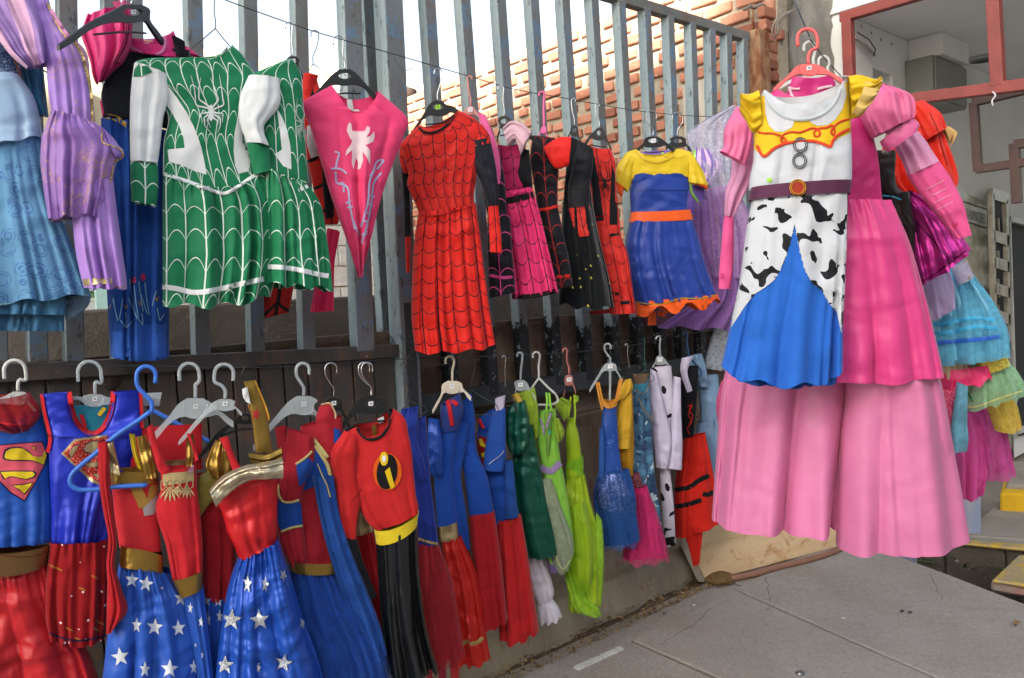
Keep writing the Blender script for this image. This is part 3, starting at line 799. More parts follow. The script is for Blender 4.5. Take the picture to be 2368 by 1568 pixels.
# pillar of rough render at the street end of the brick wall
cp = thing('concrete_pillar', 'rough grey rendered pillar at the street end of the brick wall', 'pillar', tuple(F(1880, 900)*np.array([1, 1, 0])))
pa, pb = F(1812, 300)[0], F(1932, 300)[0]
V, Fc = [], []; ny_, nz_ = 14, 60
H_ = 4.3
for i in range(nz_+1):
    for j in range(ny_+1):
        x = pa+(pb-pa)*j/ny_; z = H_*i/nz_
        ed = (0 < j < ny_)
        V.append((x+(rnd.uniform(-.02, .02) if not ed else rnd.uniform(-.008, .008)), -.06+rnd.uniform(-.012, .012)-.03*math.sin(z*7+j)*math.sin(z*3.1), z))
Fc = [(i*(ny_+1)+j, i*(ny_+1)+j+1, (i+1)*(ny_+1)+j+1, (i+1)*(ny_+1)+j) for i in range(nz_) for j in range(ny_)]
k = len(V)
V += [(pa, .4, 0), (pa, .4, H_), (pb, .4, 0), (pb, .4, H_)]
L0 = [i*(ny_+1) for i in range(nz_+1)]; R0 = [i*(ny_+1)+ny_ for i in range(nz_+1)]
Fc += [tuple(L0[::-1]+[k, k+1][0:2][::1])] if False else []
Fc += [tuple([k, k+1]+L0[::-1]), tuple([k+3, k+2]+R0), (k+1, k+3, R0[-1], L0[-1])]
put('pillar_body', V, Fc, CONC, cp, True)
for i, (px, py) in enumerate(((1790, 30), (1788, 62), (1800, 112), (1788, 128), (1795, 150), (1795, 90), (1815, 135), (1785, 175))):
    c = F(px, py, .035+.004*(i % 3)); o = link('brick', BM[i % 6], cp, Vector(c-np.array(parent_loc(cp)))); o.rotation_euler = (0, 0, math.pi/2+rnd.uniform(-.1, .1))
for q in range(3):
    P = smooth([F(1850-25*q, 20+6*q, .12), F(1822-14*q, 32+8*q, .14), F(1805-10*q, 50+9*q, .12), F(1800-4*q, 80+4*q, .12)], 14)
    cord('torn_rope', P, .006, plain('old rope', '#8c857a', .95, sc=60, bump=.5), cp)
# house behind the yard
HY = y_far+.25
hz = F(700, 150, -HY)[2]
house = thing('house', 'sunlit cream house wall with pale blue door frames behind the yard', 'house', (1, HY, 0))
CREAM = plain('cream limewash', '#cfc3a8', .9, c2='#bfb08f', sc=3, bump=.1)
WHITEB = concrete('whitewashed block', '#c9cbc8', '#b3b6b4', 14, .6)
box('wall', (-9, HY, 0), (XW+2.5, HY+.3, hz), CREAM, house, .01)
TEAL = plain('pale turquoise paint', '#a9d3cf', .6, sc=5)
for px, w in ((222, .1), (1085, .1), (1122, .22), (1165, .1)):
    p = F(px, 560, -HY); box('door_frame', (p[0]-w/2, HY-.05, 0), (p[0]+w/2, HY+.02, hz-.5), TEAL, house)
nb = 0
for k in range(12):
    for j in range(20):
        x = -1.2+j*.41+(.2 if k % 2 else 0); z = .5+k*.205
        if nb < 240: box('painted_block', (x+.006, HY-.03+rnd.uniform(0, .008), z+.006), (x+.4, HY+.05, z+.198), WHITEB, house, .006); nb += 1
bp = thing('roof_beam', 'dark round beam end sticking out of the far roof', 'beam', (3, HY-.4, hz))
c0, c1 = F(868, 197, -HY+.4), F(955, 222, -HY+.4)
cord('log', smooth([c0, c1], 5), .075, plain('dark timber', '#4b3a30', .85), bp, 12)
# garden bush seen between the bars at far left
bush = thing('garden_bush', 'green leafy bush behind the gate at the far left', 'bush', tuple(F(15, 800, -.9)*np.array([1, 1, 0])))
V, Fc = [], []
c = F(20, 770, -.9)
for k in range(1500):
    p = c+np.array([rnd.gauss(0, .16), rnd.gauss(0, .1), rnd.gauss(-.08, .13)]); a = rnd.uniform(0, 6.28); e = rnd.uniform(-.8, .8); s = rnd.uniform(.012, .022)
    u = np.array([math.cos(a), math.sin(a), e])*s; v = np.array([-math.sin(a), math.cos(a), rnd.uniform(-.5, .5)])*s*.5; n = len(V)
    V += [p-u, p+v, p+u, p-v]; Fc.append((n, n+1, n+2, n+3))
lf = Mt('leaf green'); lf.set('Base Color', lf.mix(lf.noise(30, 2).ramp(.4, .6), '#3f6a2c', '#6f9a4c')); lf.set('Roughness', .6)
put('foliage', V, Fc, lf.m, bush)
for q in range(4): cord('stem', smooth([np.array([c[0]+.03*q-.05, c[1], 0]), c+np.array([.05*(q-1.5), 0, .05])], 6), .008, plain('stem bark', '#6e5a44', .9), bush)
# unseen street buildings; the left ones are placed and sized to shade the costumes
CB = plain('building render', '#cfc6b4', .9, sc=1, bump=.05); DWG = plain('dark window glass', '#20262b', .1)
def block(label, lo, hi, axis, sgn, nw, nf):
    t = thing('unseen_building', label, 'building', (lo[0], lo[1], 0)); box('wall', lo, hi, CB, t, .02)
    for k in range(nf):
        for j in range(nw):
            z = 1.2+k*3.3
            if axis == 0:
                y = lo[1]+(hi[1]-lo[1])*(j+.3)/nw; x = hi[0]; box('window', (x-.02, y, z), (x+.03, y+1.4, z+1.6), DWG, t, .01)
            else:
                x = lo[0]+(hi[0]-lo[0])*(j+.3)/nw; y = hi[1]; box('window', (x, y-.02, z), (x+1.4, y+.03, z+1.6), DWG, t, .01)
HB = 3.28+29.4/.87*math.tan(SUN_EL)
block('long plain building down the street, out of frame on the left', (-33, -16.8, -.34), (-25, -11.9, HB), 0, 1, 2, 4)
block('taller plain building down the street, out of frame on the left', (-26, -42, -.34), (-25, -16.82, HB+4.5), 0, 1, 6, 5)
block('unseen two storey building added across the street behind the camera', (-12, -19, -.34), (20, -10.5, 5.6), 1, 1, 8, 2)  # put in to dim the low sky and deepen contrast on the cloth
# ---- porch building on the right
WO = .12
Xe = F(1960, 600, WO)[0]
pz = F(1981, 45, WO)[2]
porch = thing('porch_building', 'white porch building with grey ceiling behind the costumes at right', 'building', (Xe+1.5, -WO, 0))
def Wp(px, py, out=0.0): return F(px, py, WO+out)
x_r = Xe+7
rx0, rx1 = Wp(2022, 300)[0], Wp(2066, 300)[0]; rz1 = Wp(2040, 165)[2]; rz0 = Wp(2040, 255)[2]
box('wall', (Xe, -WO, -.3), (rx0, -WO+.5, pz), PLASTER, porch, .004)
box('wall', (rx1, -WO, -.3), (x_r, -WO+.5, pz), PLASTER, porch, .004)
box('wall', (rx0, -WO+.0, rz1), (rx1, -WO+.5, pz-.002), PLASTER, porch, 0)
box('wall', (rx0, -WO+.0, -.3), (rx1, -WO+.5, rz0), PLASTER, porch, 0)
box('recess_back', (rx0-.05, -WO+.22, rz0-.05), (rx1+.05, -WO+.3, rz1+.05), plain('recess grey', '#9b9d9c', .9), porch, 0)  # back of the recess is a darker grey than the wall
box('ceiling', (Xe-.02, -3.6, pz+.002), (x_r, -WO+.5, pz+.2), SOFFIT, porch, .004)
b0, b1 = Wp(2092, 160)[0], Wp(2170, 160)[0]
bx_ = thing('meter_box', 'grey metal meter box high on the porch wall', 'box', ((b0+b1)/2, -WO-.1, Wp(2130, 240)[2]))
MBX = plain('grey box enamel', '#8d8f88', .5, sc=3)
box('box_body', (b0, -WO-.2, Wp(2095, 245)[2]), (b1, -WO-.003, Wp(2120, 152)[2]), MBX, bx_, .008)
box('box_door', (b0+.015, -WO-.212, Wp(2095, 240)[2]), (b1-.015, -WO-.201, Wp(2120, 158)[2]), MBX, bx_, .004)
box('beam_stub', (b0+.08, -WO-.24, Wp(2120, 150)[2]), (b1-.05, -WO-.002, pz), PLASTER, porch, .004)
# dark mould marks along the wall head: small flakes
for px, py in ((1992, 60), (2015, 76), (2037, 92), (2062, 102)):
    p = Wp(px, py, .003); rr = .011
    put('damp_mark', [p+np.array([rr*math.cos(a)*rnd.uniform(.5, 1.3), 0, rr*math.sin(a)*rnd.uniform(.5, 1.3)]) for a in np.linspace(0, 6.28, 9)[:-1]], [tuple(range(8))], plain('mould', '#6a665f', .95), porch)
# conduit
cord('conduit', [Wp(1978, 88, .03), Wp(2000, 105, .03), Wp(2022, 128, .03)], .012, plain('pvc conduit', '#a9a79f', .5), porch, 8)
cord('loose_cable', [F(*p, WO+.05) for p in ((1983, 75), (2010, 92), (2025, 115), (2020, 128))], .004, plain('cable', '#3b3b3b', .6), porch)
# ceiling light
lc = on_plane(2272, 135, np.array([0, 0, pz]), np.array([0, 0, -1.0]))
dl = thing('ceiling_light', 'round unlit recessed light in the grey porch ceiling', 'light', tuple(lc))
def disc(c, r0, r1, z0, z1, n=32):
    V = [c+np.array([r*math.cos(a), r*math.sin(a), z]) for r, z in ((r0, z0), (r1, z1)) for a in np.linspace(0, 2*math.pi, n+1)[:-1]]
    return V, [(i, (i+1) % n, n+(i+1) % n, n+i) for i in range(n)]
put('trim_ring', *disc(lc, .14, .10, -.004, -.018), plain('light trim', '#c6c8c6', .5), dl, True)
V, Fc = disc(lc, .10, .07, -.017, -.002); Fc.append(tuple(range(32, 64))); put('lamp_glass', V, Fc, plain('lamp well', '#3c4146', .2), dl, True)
# red steel frame along the edge of the porch, running out to the street
rf = thing('steel_frame', 'red oxide steel frame hung under the porch edge', 'frame', (Xe-.1, -1.5, pz-1.2))
XF = Xe-.08
_fb = [0]
def xb(a, b, w=.056):
    _fb[0] += 1; w += .003*_fb[0]
    return beam('frame_bar', X(*a, XF), X(*b, XF), w, w, REDST, rf, up=(1, 0, 0), bev=.005)
xb((1945, 42), (2300, -62)); xb((1960, 40), (1968, 250)); xb((2000, 243), (2450, 186)); xb((2296, -40), (2309, 200))
tie = cord('tied_string', smooth([X(2295, 212, XF-.05), X(2302, 222, XF-.06), X(2294, 232, XF-.06), X(2296, 245, XF-.06)], 10), .0045, plain('white string', '#d5d8da', .8), rf)
rf2 = thing('steel_frame', 'dark steel frame further back under the porch', 'frame', (Xe+1.3, -1.5, pz-1.5))
XG = Xe+1.0
def xc(a, b, w=.045):
    _fb[0] += 1; w += .002*_fb[0]
    return beam('frame_bar', X(*a, XG), X(*b, XG), w, w, plain('dark red steel', '#57403c', .5), rf2, up=(1, 0, 0), bev=.005)
xc((2252, 238), (2262, 396)); xc((2258, 392), (2460, 362)); xc((2346, 332), (2352, 470)); xc((2346, 334), (2460, 322)); xc((2250, 236), (2460, 186))
# stainless gate with square openings, door beside it
sg = thing('door_gate', 'stainless steel gate with square openings at the right edge', 'gate', tuple(Wp(2310, 1050, .1)))
STEEL = plain('brushed stainless', '#a5a296', .38, .75, c2='#8d8a80', sc=12)
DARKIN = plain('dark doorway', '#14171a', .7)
def gq(px, py, o=.1): return Wp(px, py, o)
def gbar(a, b, w=.04): return beam('gate_bar', gq(*a), gq(*b), w, .04, STEEL, sg, up=(0, 1, 0), bev=.003)
gbar((2291, 446), (2305, 1040), .06); gbar((2324, 464), (2336, 1056), .06)
for y in (448, 545, 606, 666, 728, 790, 852, 912, 972, 1040): gbar((2291+(y-446)*.023, y), (2326+(y-446)*.02, y+12), .1)
for y in (500, 575, 640, 700): gbar((2304, y+5), (2307, y+48), .02)
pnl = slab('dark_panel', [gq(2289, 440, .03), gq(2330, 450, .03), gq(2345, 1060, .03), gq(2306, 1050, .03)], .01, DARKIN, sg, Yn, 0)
dr = thing('doorway', 'white aluminium door frame round a dark doorway beside the steel gate', 'door', tuple(Wp(2345, 1050, .1)))
WAL = plain('white aluminium', '#c9cccb', .4)
beam('door_frame', gq(2330, 500, .06), gq(2346, 1010, .06), .035, .05, WAL, dr, up=(0, 1, 0)); beam('door_frame', gq(2328, 506, .06), gq(2460, 540, .06), .05, .05, WAL, dr, up=(0, 1, 0)); beam('door_frame', gq(2344, 1000, .06), gq(2460, 960, .06), .05, .05, WAL, dr, up=(0, 1, 0))
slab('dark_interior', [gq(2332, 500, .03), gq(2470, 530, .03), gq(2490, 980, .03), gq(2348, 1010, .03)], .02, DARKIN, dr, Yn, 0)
# translucent banner with lettering
bn = thing('banner', 'clear plastic banner with dark lettering on the porch wall', 'banner', tuple(Wp(2250, 700, .02)))
bnm = Mt('clouded plastic sheet'); bnm.set('Base Color', bnm.mix(bnm.noise(9, 3).ramp(.35, .65), '#b4b3a2', '#8f917f')); bnm.set('Roughness', .25)
def bq(px, py, o=.02): return Wp(px, py, o)
slab('banner_sheet', [bq(2203, 432), bq(2286, 470), bq(2288, 960), bq(2205, 900)], .004, bnm.m, bn, Yn, 0)
slab('text_panel', [bq(2219, 466, .024), bq(2282, 487, .024), bq(2283, 524, .024), bq(2221, 506, .024)], .003, plain('pale label film', '#c3c6bd', .4), bn, Yn, 0)
fc = bpy.data.curves.new('lettering', 'FONT'); fc.body = 'LETRAS ALUMINIO ESPEJO'; fc.size = 1; fc.extrude = .002; fc.align_x = 'LEFT'
fo = bpy.data.objects.new('tmp', fc); COL.objects.link(fo)
me = bpy.data.meshes.new_from_object(fo.evaluated_get(bpy.context.evaluated_depsgraph_get())); bpy.data.objects.remove(fo)
me.materials.clear(); me.materials.append(plain('lettering ink', '#2b2f33', .6)); me.name = 'lettering'
xs = np.array([v.co.x for v in me.vertices]); ys = np.array([v.co.y for v in me.vertices]); W0 = xs.max()-xs.min(); H0 = ys.max()
A_, B_, C_ = bq(2222, 500, .029), bq(2280, 519, .029), bq(2221, 471, .029)
pl = np.array(parent_loc(bn))
for v in me.vertices:
    p = A_+(B_-A_)*(v.co.x-xs.min())/W0+(C_-A_)*v.co.y/H0*.85; v.co = Vector(p-pl)
link('lettering', me, bn)
bl = [(2216, 462), (2284, 484), (2285, 528), (2218, 508), (2216, 462)]
cord('border_line', [bq(*p, .027) for p in bl], .004, plain('lettering ink', '#2b2f33', .6), bn, 4)
# raised base, blue painted, with steps, yellow edges and planter pit
BLUEW = rusty_metal('faded blue wall paint', '#7b8bb0', '#8a90a0', '#a59a94', (.5, .66), .85)
YEL = rusty_metal('worn yellow paint', '#c2a23a', '#b09334', '#8b8478', (.42, .58), .85)
STONE = concrete('worn stone slab', '#9d968c', '#86807a', 4, .9, '#6b645c')
q0, q1 = G(2050, 1262), G(2225, 1240)
base = thing('blue_wall', 'faded blue painted base wall below the hanging costumes at right', 'wall', tuple(G(2100, 1250)))
wa, wb = G(2010, 1252), G(2272, 1237); wc = wb+np.array([.5, .9, 0])
bn_ = np.array([(wb-wa)[1], -(wb-wa)[0], 0]); bn_ /= np.linalg.norm(bn_); bn_ *= np.sign(bn_@(CAM-wa))
slab('base_block', [wa+_z*.42, wb+_z*.42, wb-_z*.3, wa-_z*.3], .45, BLUEW, base, bn_, .01)
step = thing('entrance_step', 'worn stone steps with yellow painted edges at the right edge', 'steps', tuple(G(2340, 1220)))
def qslab(pts, z, th, m, name, par): return slab(name, [G(px, py, z) for px, py in pts], th, m, par, Zn, .012)
qslab([(2228, 1238), (2306, 1160), (2600, 1180), (2560, 1262)], .014, .3, STONE, 'stone_slab', step)
qslab([(2312, 1140), (2326, 1096), (2600, 1095), (2600, 1152)], .13, .15, rusty_metal('yellow step paint', '#d0a820', '#bf981c', '#8b7a4a', (.6, .72), .85), 'yellow_step', step)
qslab([(2326, 1120), (2336, 1066), (2600, 1070), (2600, 1128)], .16, .05, STONE, 'stone_tread', step)
kerb = thing('planter_kerb', 'yellow edged concrete kerb along the far side of the planter pit', 'kerb', tuple(G(2200, 1250)))
qslab([(2040, 1236), (2052, 1231), (2530, 1272), (2520, 1284)], .012, .02, YEL, 'kerb_top', kerb)
qslab([(2040, 1232), (2180, 1196), (2560, 1240), (2540, 1278)], .006, .03, STONE, 'kerb_slab', kerb)
k2 = thing('planter_kerb', 'broken kerb end with yellow top and red painted side at the right edge', 'kerb', tuple(G(2340, 1340)))
qslab([(2292, 1340), (2354, 1282), (2480, 1290), (2480, 1368)], .05, .02, YEL, 'kerb_top', k2)
qslab([(2290, 1344), (2352, 1286), (2482, 1292), (2482, 1372)], .028, .055, plain('faded red paint', '#a0766f', .9, c2='#8f8880', sc=14, bump=.4), 'kerb_face', k2)
qslab([(2291, 1343), (2352, 1287), (2482, 1293), (2482, 1371)], -.03, .3, concrete('old kerb', '#8a8178', '#6f675f', 12, .9), 'kerb_body', k2)
pit = qslab([(1900, 1235), (2440, 1225), (2560, 1400), (2100, 1420)], -.27, .05, DIRT, 'planter_soil', None); tag(pit, kind='structure')
pw = thing('planter_wall', 'dark cracked stone lining of the planter pit', 'wall', tuple(G(2150, 1270)))
for i in range(3):
    a = 2046+i*140; b = a+137
    P = [G(a, 1238+i*12.5, -.012), G(b, 1250+i*12.5, -.012), G(b, 1243, -.3), G(a, 1240, -.3)]
    P[2] = P[1]-np.array([0, 0, .29]); P[3] = P[0]-np.array([0, 0, .29])
    slab('lining_stone', P, .05, concrete('pit stone', '#5f5850', '#4a433c', 9, 1.0), pw, None, .01)
# plants in the pit
def blades(name, label, px, py, n, L, z0=-.25, c='#4d7a3f', broad=.012):
    base_ = G(px, py, z0); t = thing(name, label, 'plant', tuple(base_))
    m = plain('blade green '+c, c, .5, sc=20)
    for k in range(n):
        a = 6.28*k/n+rnd.uniform(-.3, .3); lean = rnd.uniform(.5, 1.3); V, Fc = [], []
        for i in range(7):
            q = i/6; r = L*lean*q**1.4; zz = L*(q*.95-.35*lean*q*q); w = broad*(1-q**2.2)
            c_ = base_+np.array([r*math.cos(a), r*math.sin(a), zz]); s_ = np.array([-math.sin(a), math.cos(a), 0])
            V += [c_-s_*w, c_+np.array([0, 0, -.002]), c_+s_*w]
            if i: k0 = 3*i; Fc += [(k0-3, k0-2, k0+1, k0), (k0-2, k0-1, k0+2, k0+1)]
        put('leaf', V, Fc, m, t, True)
    return t
blades('planter_plant', 'spiky green plant with spreading blades in the pit beside the broken kerb', 2228, 1342, 12, .27)
blades('planter_plant', 'thin upright green plant in the pit by the sidewalk edge', 2105, 1290, 5, .2, c='#5c8250')
blades('planter_plant', 'striped snake plant by the blue wall', 2042, 1272, 5, .22, c='#6f9a7c', broad=.02)
dg = thing('dry_stalk', 'dry bent stalk beside the spiky plant', 'weed', tuple(G(2175, 1325, -.25)))
for k in range(6):
    b_ = G(2172+k*3, 1326, -.25); cord('stalk', smooth([b_, b_+np.array([.01*(k-3), .0, .2]), b_+np.array([.03*(k-2.5), .02, .33-.02*k])], 8), .0022, plain('dry straw', '#a08d72', .9), dg, 4)
# plywood board leaning on the wall, stone, hose, cap, leaf
pb_ = thing('plywood_board', 'pale plywood board with rust brown stains leaning under the pink gown', 'board', tuple(G(1700, 1335)))
pm = Mt('stained plywood'); col = pm.mix(pm.noise(3, 4, .6, stretch=(1, 1, 5)).ramp(.35, .65), '#d6bd98', '#c7aa82')
col = pm.mix(pm.noise(6, 6, .7, dist=1.5, stretch=(1, 1, 2)).ramp(.54, .68)*.7, col, '#a5673a'); col = pm.mix(pm.noise(38, 3, .6).ramp(.7, .73), col, '#e0dccf'); pm.set('Base Color', col); pm.set('Roughness', .75); pm.bump(pm.noise(30, 3, .6), .1, .003)
Pl = [G(1634, 1345, .005), G(1985, 1252, .005)]
b0_, b1_ = Pl; updir = np.array([-.02, .1, .34])
P = [b0_, b1_, b1_+updir*.95, b0_+np.array([-.09, .12, .36])]
slab('plywood_sheet', P, .018, pm.m, pb_, None, .003)
slab('batten', [P[0]+np.array([-.012, -.002, 0]), P[3]+np.array([-.012, -.002, 0]), P[3]+np.array([-.035, .03, 0]), P[0]+np.array([-.035, .03, 0])], .03, wd.m, pb_, None, .003)
st = thing('rubble_stone', 'brown broken lump of stone wedged under the plywood board', 'stone', tuple(G(1665, 1345)))
bm = bmesh.new(); bmesh.ops.create_icosphere(bm, subdivisions=3, radius=.07)
for v in bm.verts:
    n = math.sin(v.co.x*60)*math.sin(v.co.y*47+1)*math.sin(v.co.z*53)*.02+rnd.uniform(-.012, .012); v.co *= 1+n*8; v.co.z *= .42; v.co.x *= 1.15; v.co.z += .018
me = bpy.data.meshes.new('lump'); bm.to_mesh(me); bm.free(); me.materials.append(concrete('brown stone', '#96764c', '#7c6140', 30, 1.0)); link('lump', me, st)
hs_ = thing('hose', 'reddish brown hose lying along the foot of the plywood board', 'hose', tuple(G(1860, 1320)))
P = smooth([np.r_[G(px, py)[:2], .018] for px, py in ((1690, 1345), (1745, 1335), (1790, 1321), (1850, 1307), (1915, 1288), (1965, 1264), (2000, 1244))], 30)
cord('hose_pipe', P, .0165, plain('hose rubber', '#8e6656', .6, sc=14), hs_, 12)
bc = thing('bottle_cap', 'crimped metal bottle cap on the pavement', 'bottle cap', tuple(G(1850, 1559)))
V = []; n = 42; c = G(1850, 1559)
for r, z in ((.0165, .0), (.0150, .004), (.0132, .007), (.0125, .0075), (.011, .0055)):
    for i in range(n): a = 6.28318*i/n; rr = r*(1+(.05*math.cos(a*21) if r > .014 else 0)); V.append(c+np.array([rr*math.cos(a), rr*math.sin(a), z+.004]))
put('cap_body', V, [(k*n+i, k*n+(i+1) % n, (k+1)*n+(i+1) % n, (k+1)*n+i) for k in range(4) for i in range(n)]+[tuple(range(4*n, 5*n))], plain('dull tin', '#8d9298', .4, .8), bc, True)
lf_ = thing('dry_leaf', 'small curled brown leaf on the pavement at the right edge', 'leaf', tuple(G(2352, 1450)))
V = []; c = G(2352, 1450)
for i in range(8):
    q = i/7; w = .012*math.sin(math.pi*q**.8)+.001
    for s_ in (-1, 0, 1): V.append(c+np.array([(q-.5)*.05, s_*w, .008+abs(s_)*.010+.01*math.sin(q*3)]))
put('leaf_blade', V, [(3*i+j, 3*i+j+1, 3*i+j+4, 3*i+j+3) for i in range(7) for j in range(2)], plain('brown leaf', '#8a6a3c', .8), lf_, True)
for k, (px, py, s_, c_) in enumerate(((1776+174, 1575-0, .01, '#cdc9c0'), (1950, 1432, .011, '#cbbfb0'), (2086, 1415, .010, '#47454a'), (2104, 1418, .010, '#4b484c'), (2213, 1300, .012, '#77706c'), (1536, 1420, .011, '#6f6a68'), (1605, 1401, .008, '#d8d8d4'))):
    bm = bmesh.new(); bmesh.ops.create_icosphere(bm, subdivisions=1, radius=s_)
    for v in bm.verts: v.co = Vector((v.co.x*rnd.uniform(.8, 1.2), v.co.y*rnd.uniform(.8, 1.2), v.co.z*.6+s_*.5))
    me = bpy.data.meshes.new('pebble'); bm.to_mesh(me); bm.free(); me.materials.append(plain('pebble '+c_, c_, .9, sc=50, bump=.3))
    o = link('pebble', me, None, Vector(G(px, py, .004))); tag(o, ['white chip of stone at the bottom edge of the pavement', 'pale pebble on the middle slab', 'dark pebble left of its twin on the right slab', 'dark pebble right of its twin on the right slab', 'grey pebble at the edge of the sidewalk by the pit', 'small dark pebble on the gutter strip', 'white paint chip near the dirt gutter'][k], 'pebble', 'pebbles on the pavement')
# ---- wires the costumes hang on
tw1 = thing('hanging_wire', 'thin upper wire strung across the bars', 'wire', tuple(F(1100, 180, .1)))
cord('wire_strand', smooth([F(505, -6, .13), F(592, 26, .13), F(700, 64, .13), F(910, 125, .14), F(1080, 175, .16), F(1184, 205, .18), F(1300, 226, .18), F(1480, 257, .18), F(1600, 268, .17), F(1730, 270, .1)], 60), .0019, WIRE, tw1, 5)
cord('loose_end', smooth([F(911, 130, .14), F(922, 150, .15), F(935, 164, .16), F(953, 158, .17)], 10), .0012, WIRE, tw1, 5)
tw2 = thing('hanging_wire', 'thin lower wire strung along the gate rail and bars', 'wire', tuple(F(1000, 820, .1)))
cord('wire_strand', smooth([F(-60, 842, .2), F(200, 844, .22), F(500, 850, .24), F(590, 850, .26), F(930, 830, .22), F(1184, 822, .2), F(1420, 805, .2), F(1580, 775, .2), F(1720, 750, .1)], 60), .0019, WIRE, tw2, 5)
tw3 = thing('hanging_wire', 'dark line running up from the coral hanger to the pillar', 'wire', tuple(D(1850, 50, 2.4)))
cord('wire_strand', [D(1779+42, -120, 3.0), D(1835, 0, 2.55), D(1872, 84, 2.06)], .0022, WIRE, tw3, 5)
tw4 = thing('hanging_wire', 'bent wire knot tied to the double post', 'wire', tuple(F(935, 830, .06)))
for P in (((940, 830), (925, 812), (905, 780), (880, 760)), ((936, 838), (945, 900), (940, 930)), ((940, 830), (960, 810), (975, 830), (960, 800)), ((938, 835), (950, 818), (942, 785))):
    cord('wire_strand', smooth([F(px, py, .07+.01*i) for i, (px, py) in enumerate(P)], 14), .0014, WIRE, tw4, 5)
# ================================================================ upper row, left to right
GOLD = cloth('#b08d43', 'foil'); PALEGOLD = cloth('#cbb98a', 'foil'); SILVER = cloth('#c9c2b4', 'foil')
WHITE = cloth('#e2e8ea', 'lycra', wr=.6); CREAMW = cloth('#e9e2cf', 'cotton')
TRIMGOLD = cloth('#b59a55', 'glitter', wr=.3); YELLOW = cloth('#eecb25', 'cotton', wr=.5)
BLK = cloth('#15171c', 'cotton', wr=.6)
# ---- light blue gown, far left
g = Garment('gown', 'long icy blue gown with embroidered sheer skirt at the far upper left', 'dress', (60, 200), .18, 12)
g.tube('bodice', [(-90, 80, 52, 105), (-90, 185, 52, 188)], cloth('#33507a', 'glitter'), .05)
g.tube('sleeve', [(30, 108, 98, 128), (52, 180, 104, 195), (70, 262, 112, 266)], cloth('#3f7ea6', 'tulle', alpha=.9), .04, (3, .006, .01), zo=-.03)
g.strokes('copper_trim', [(27, 112), (38, 150), (52, 186)], 5, cloth('#a8705a', 'foil', wr=.2), ['bodice'])
g.tube('peplum', [(-90, 178, 46, 178), (-90, 235, 80, 228), (-90, 300, 95, 290), (-90, 362, 98, 322)], cloth('#a9cbea', 'satin', wr=.5), .07, (3, .0, .012), hemw=.01)
g.tube('skirt', [(-90, 320, 92, 310), (-90, 440, 118, 430), (-90, 600, 172, 580), (-90, 712, 212, 682)], cloth('#6fa6cf', 'cotton', rings('#4f78b0', 21), wr=.6), .06, (5, .004, .016), hemw=.02)
g.tube('underskirt', [(-90, 670, 152, 665), (-90, 725, 152, 728)], cloth('#4f86ae', 'cotton'), .045, (6, .01, .02), zo=-.01)
g.tube('underskirt', [(-90, 690, 148, 700), (-90, 764, 149, 766)], cloth('#48799f', 'cotton'), .035, (6, .01, .02), zo=-.02)
g.tube('hem_corner', [(140, 678, 212, 680), (148, 705, 205, 706), (150, 738, 172, 738)], cloth('#7d9cb4', 'cotton', rings('#2c4468', 26)), .02, zo=-.03)
g.strokes('hem_braid', [(0, 703), (80, 702), (150, 690), (205, 682)], 3.5, cloth('#7fb8bd', 'glitter', wr=.2), ['skirt'])
# ---- lilac dress with gold print
LIL = cloth('#ac84dc', 'satin', flecks('#b99a6a', 34, .1)); LILP = cloth('#b48ae0', 'satin')
g = Garment('dress', 'lilac dress with gold star print overskirt and striped puff sleeve', 'dress', (180, 100), .29, 12)
g.tube('puff_sleeve', [(-60, -20, 76, -30), (-40, 40, 100, 20), (0, 95, 114, 70), (28, 130, 116, 118), (62, 158, 114, 152)], cloth('#a987cf', 'satin', stripes('#dfb3d6', 13, .5)), .06, (4, .01, .02), gather=(13, .006), zo=-.01)
g.tube('sleeve_band', [(-10, 78, 20, 95), (40, 120, 62, 128), (98, 152, 116, 166)], cloth('#7b57a6', 'satin'), .02, (6, .004, .004), zo=-.04)
g.tube('bodice', [(70, -30, 110, -10), (86, 40, 128, 45), (97, 100, 168, 95), (106, 150, 196, 150), (112, 220, 212, 235), (118, 266, 213, 290)], LIL, .045, (3, .002, .006))
g.tube('back_panel', [(112, 10, 150, 60), (128, 70, 196, 100), (150, 160, 210, 170), (160, 262, 222, 275)], cloth('#d4a6c4', 'satin'), .012, zo=-.05)
g.strokes('gold_braid', [(110, 8), (133, 55), (158, 90), (180, 105), (196, 150), (210, 215), (214, 284)], 6, TRIMGOLD, ['bodice'])
g.strokes('ruffle_trim', [(118, 22), (136, 52), (160, 85), (178, 98)], 8, cloth('#d98fc2', 'satin'), ['bodice'], .006)
g.tube('overskirt', [(118, 260, 213, 285), (101, 305, 238, 300), (94, 350, 276, 345), (95, 390, 268, 385), (101, 440, 257, 440), (112, 512, 240, 500)], cloth('#a277c8', 'satin', flecks('#c9a35a', 30, .13), alpha=.93), .07, (4, .006, .02), gather=(9, .006), hemw=.015)
g.tube('overskirt_corner', [(236, 300, 240, 306), (262, 332, 268, 372), (283, 352, 286, 368)], cloth('#8f74c4', 'satin', flecks('#e0d8ef', 30, .13)), .02, zo=.035)
g.strokes('gold_hem', [[(112, 511), (140, 508), (180, 519), (215, 515), (238, 498), (247, 465), (256, 420), (262, 385)], [(236, 302), (238, 330), (262, 338), (284, 352), (284, 364), (262, 376)]], 3.5, TRIMGOLD)
g.tube('skirt', [(150, 400, 258, 385), (166, 500, 272, 500), (176, 590, 284, 590), (188, 645, 292, 645), (194, 668, 294, 669)], LILP, .055, (3, .008, .024), hemw=.01)
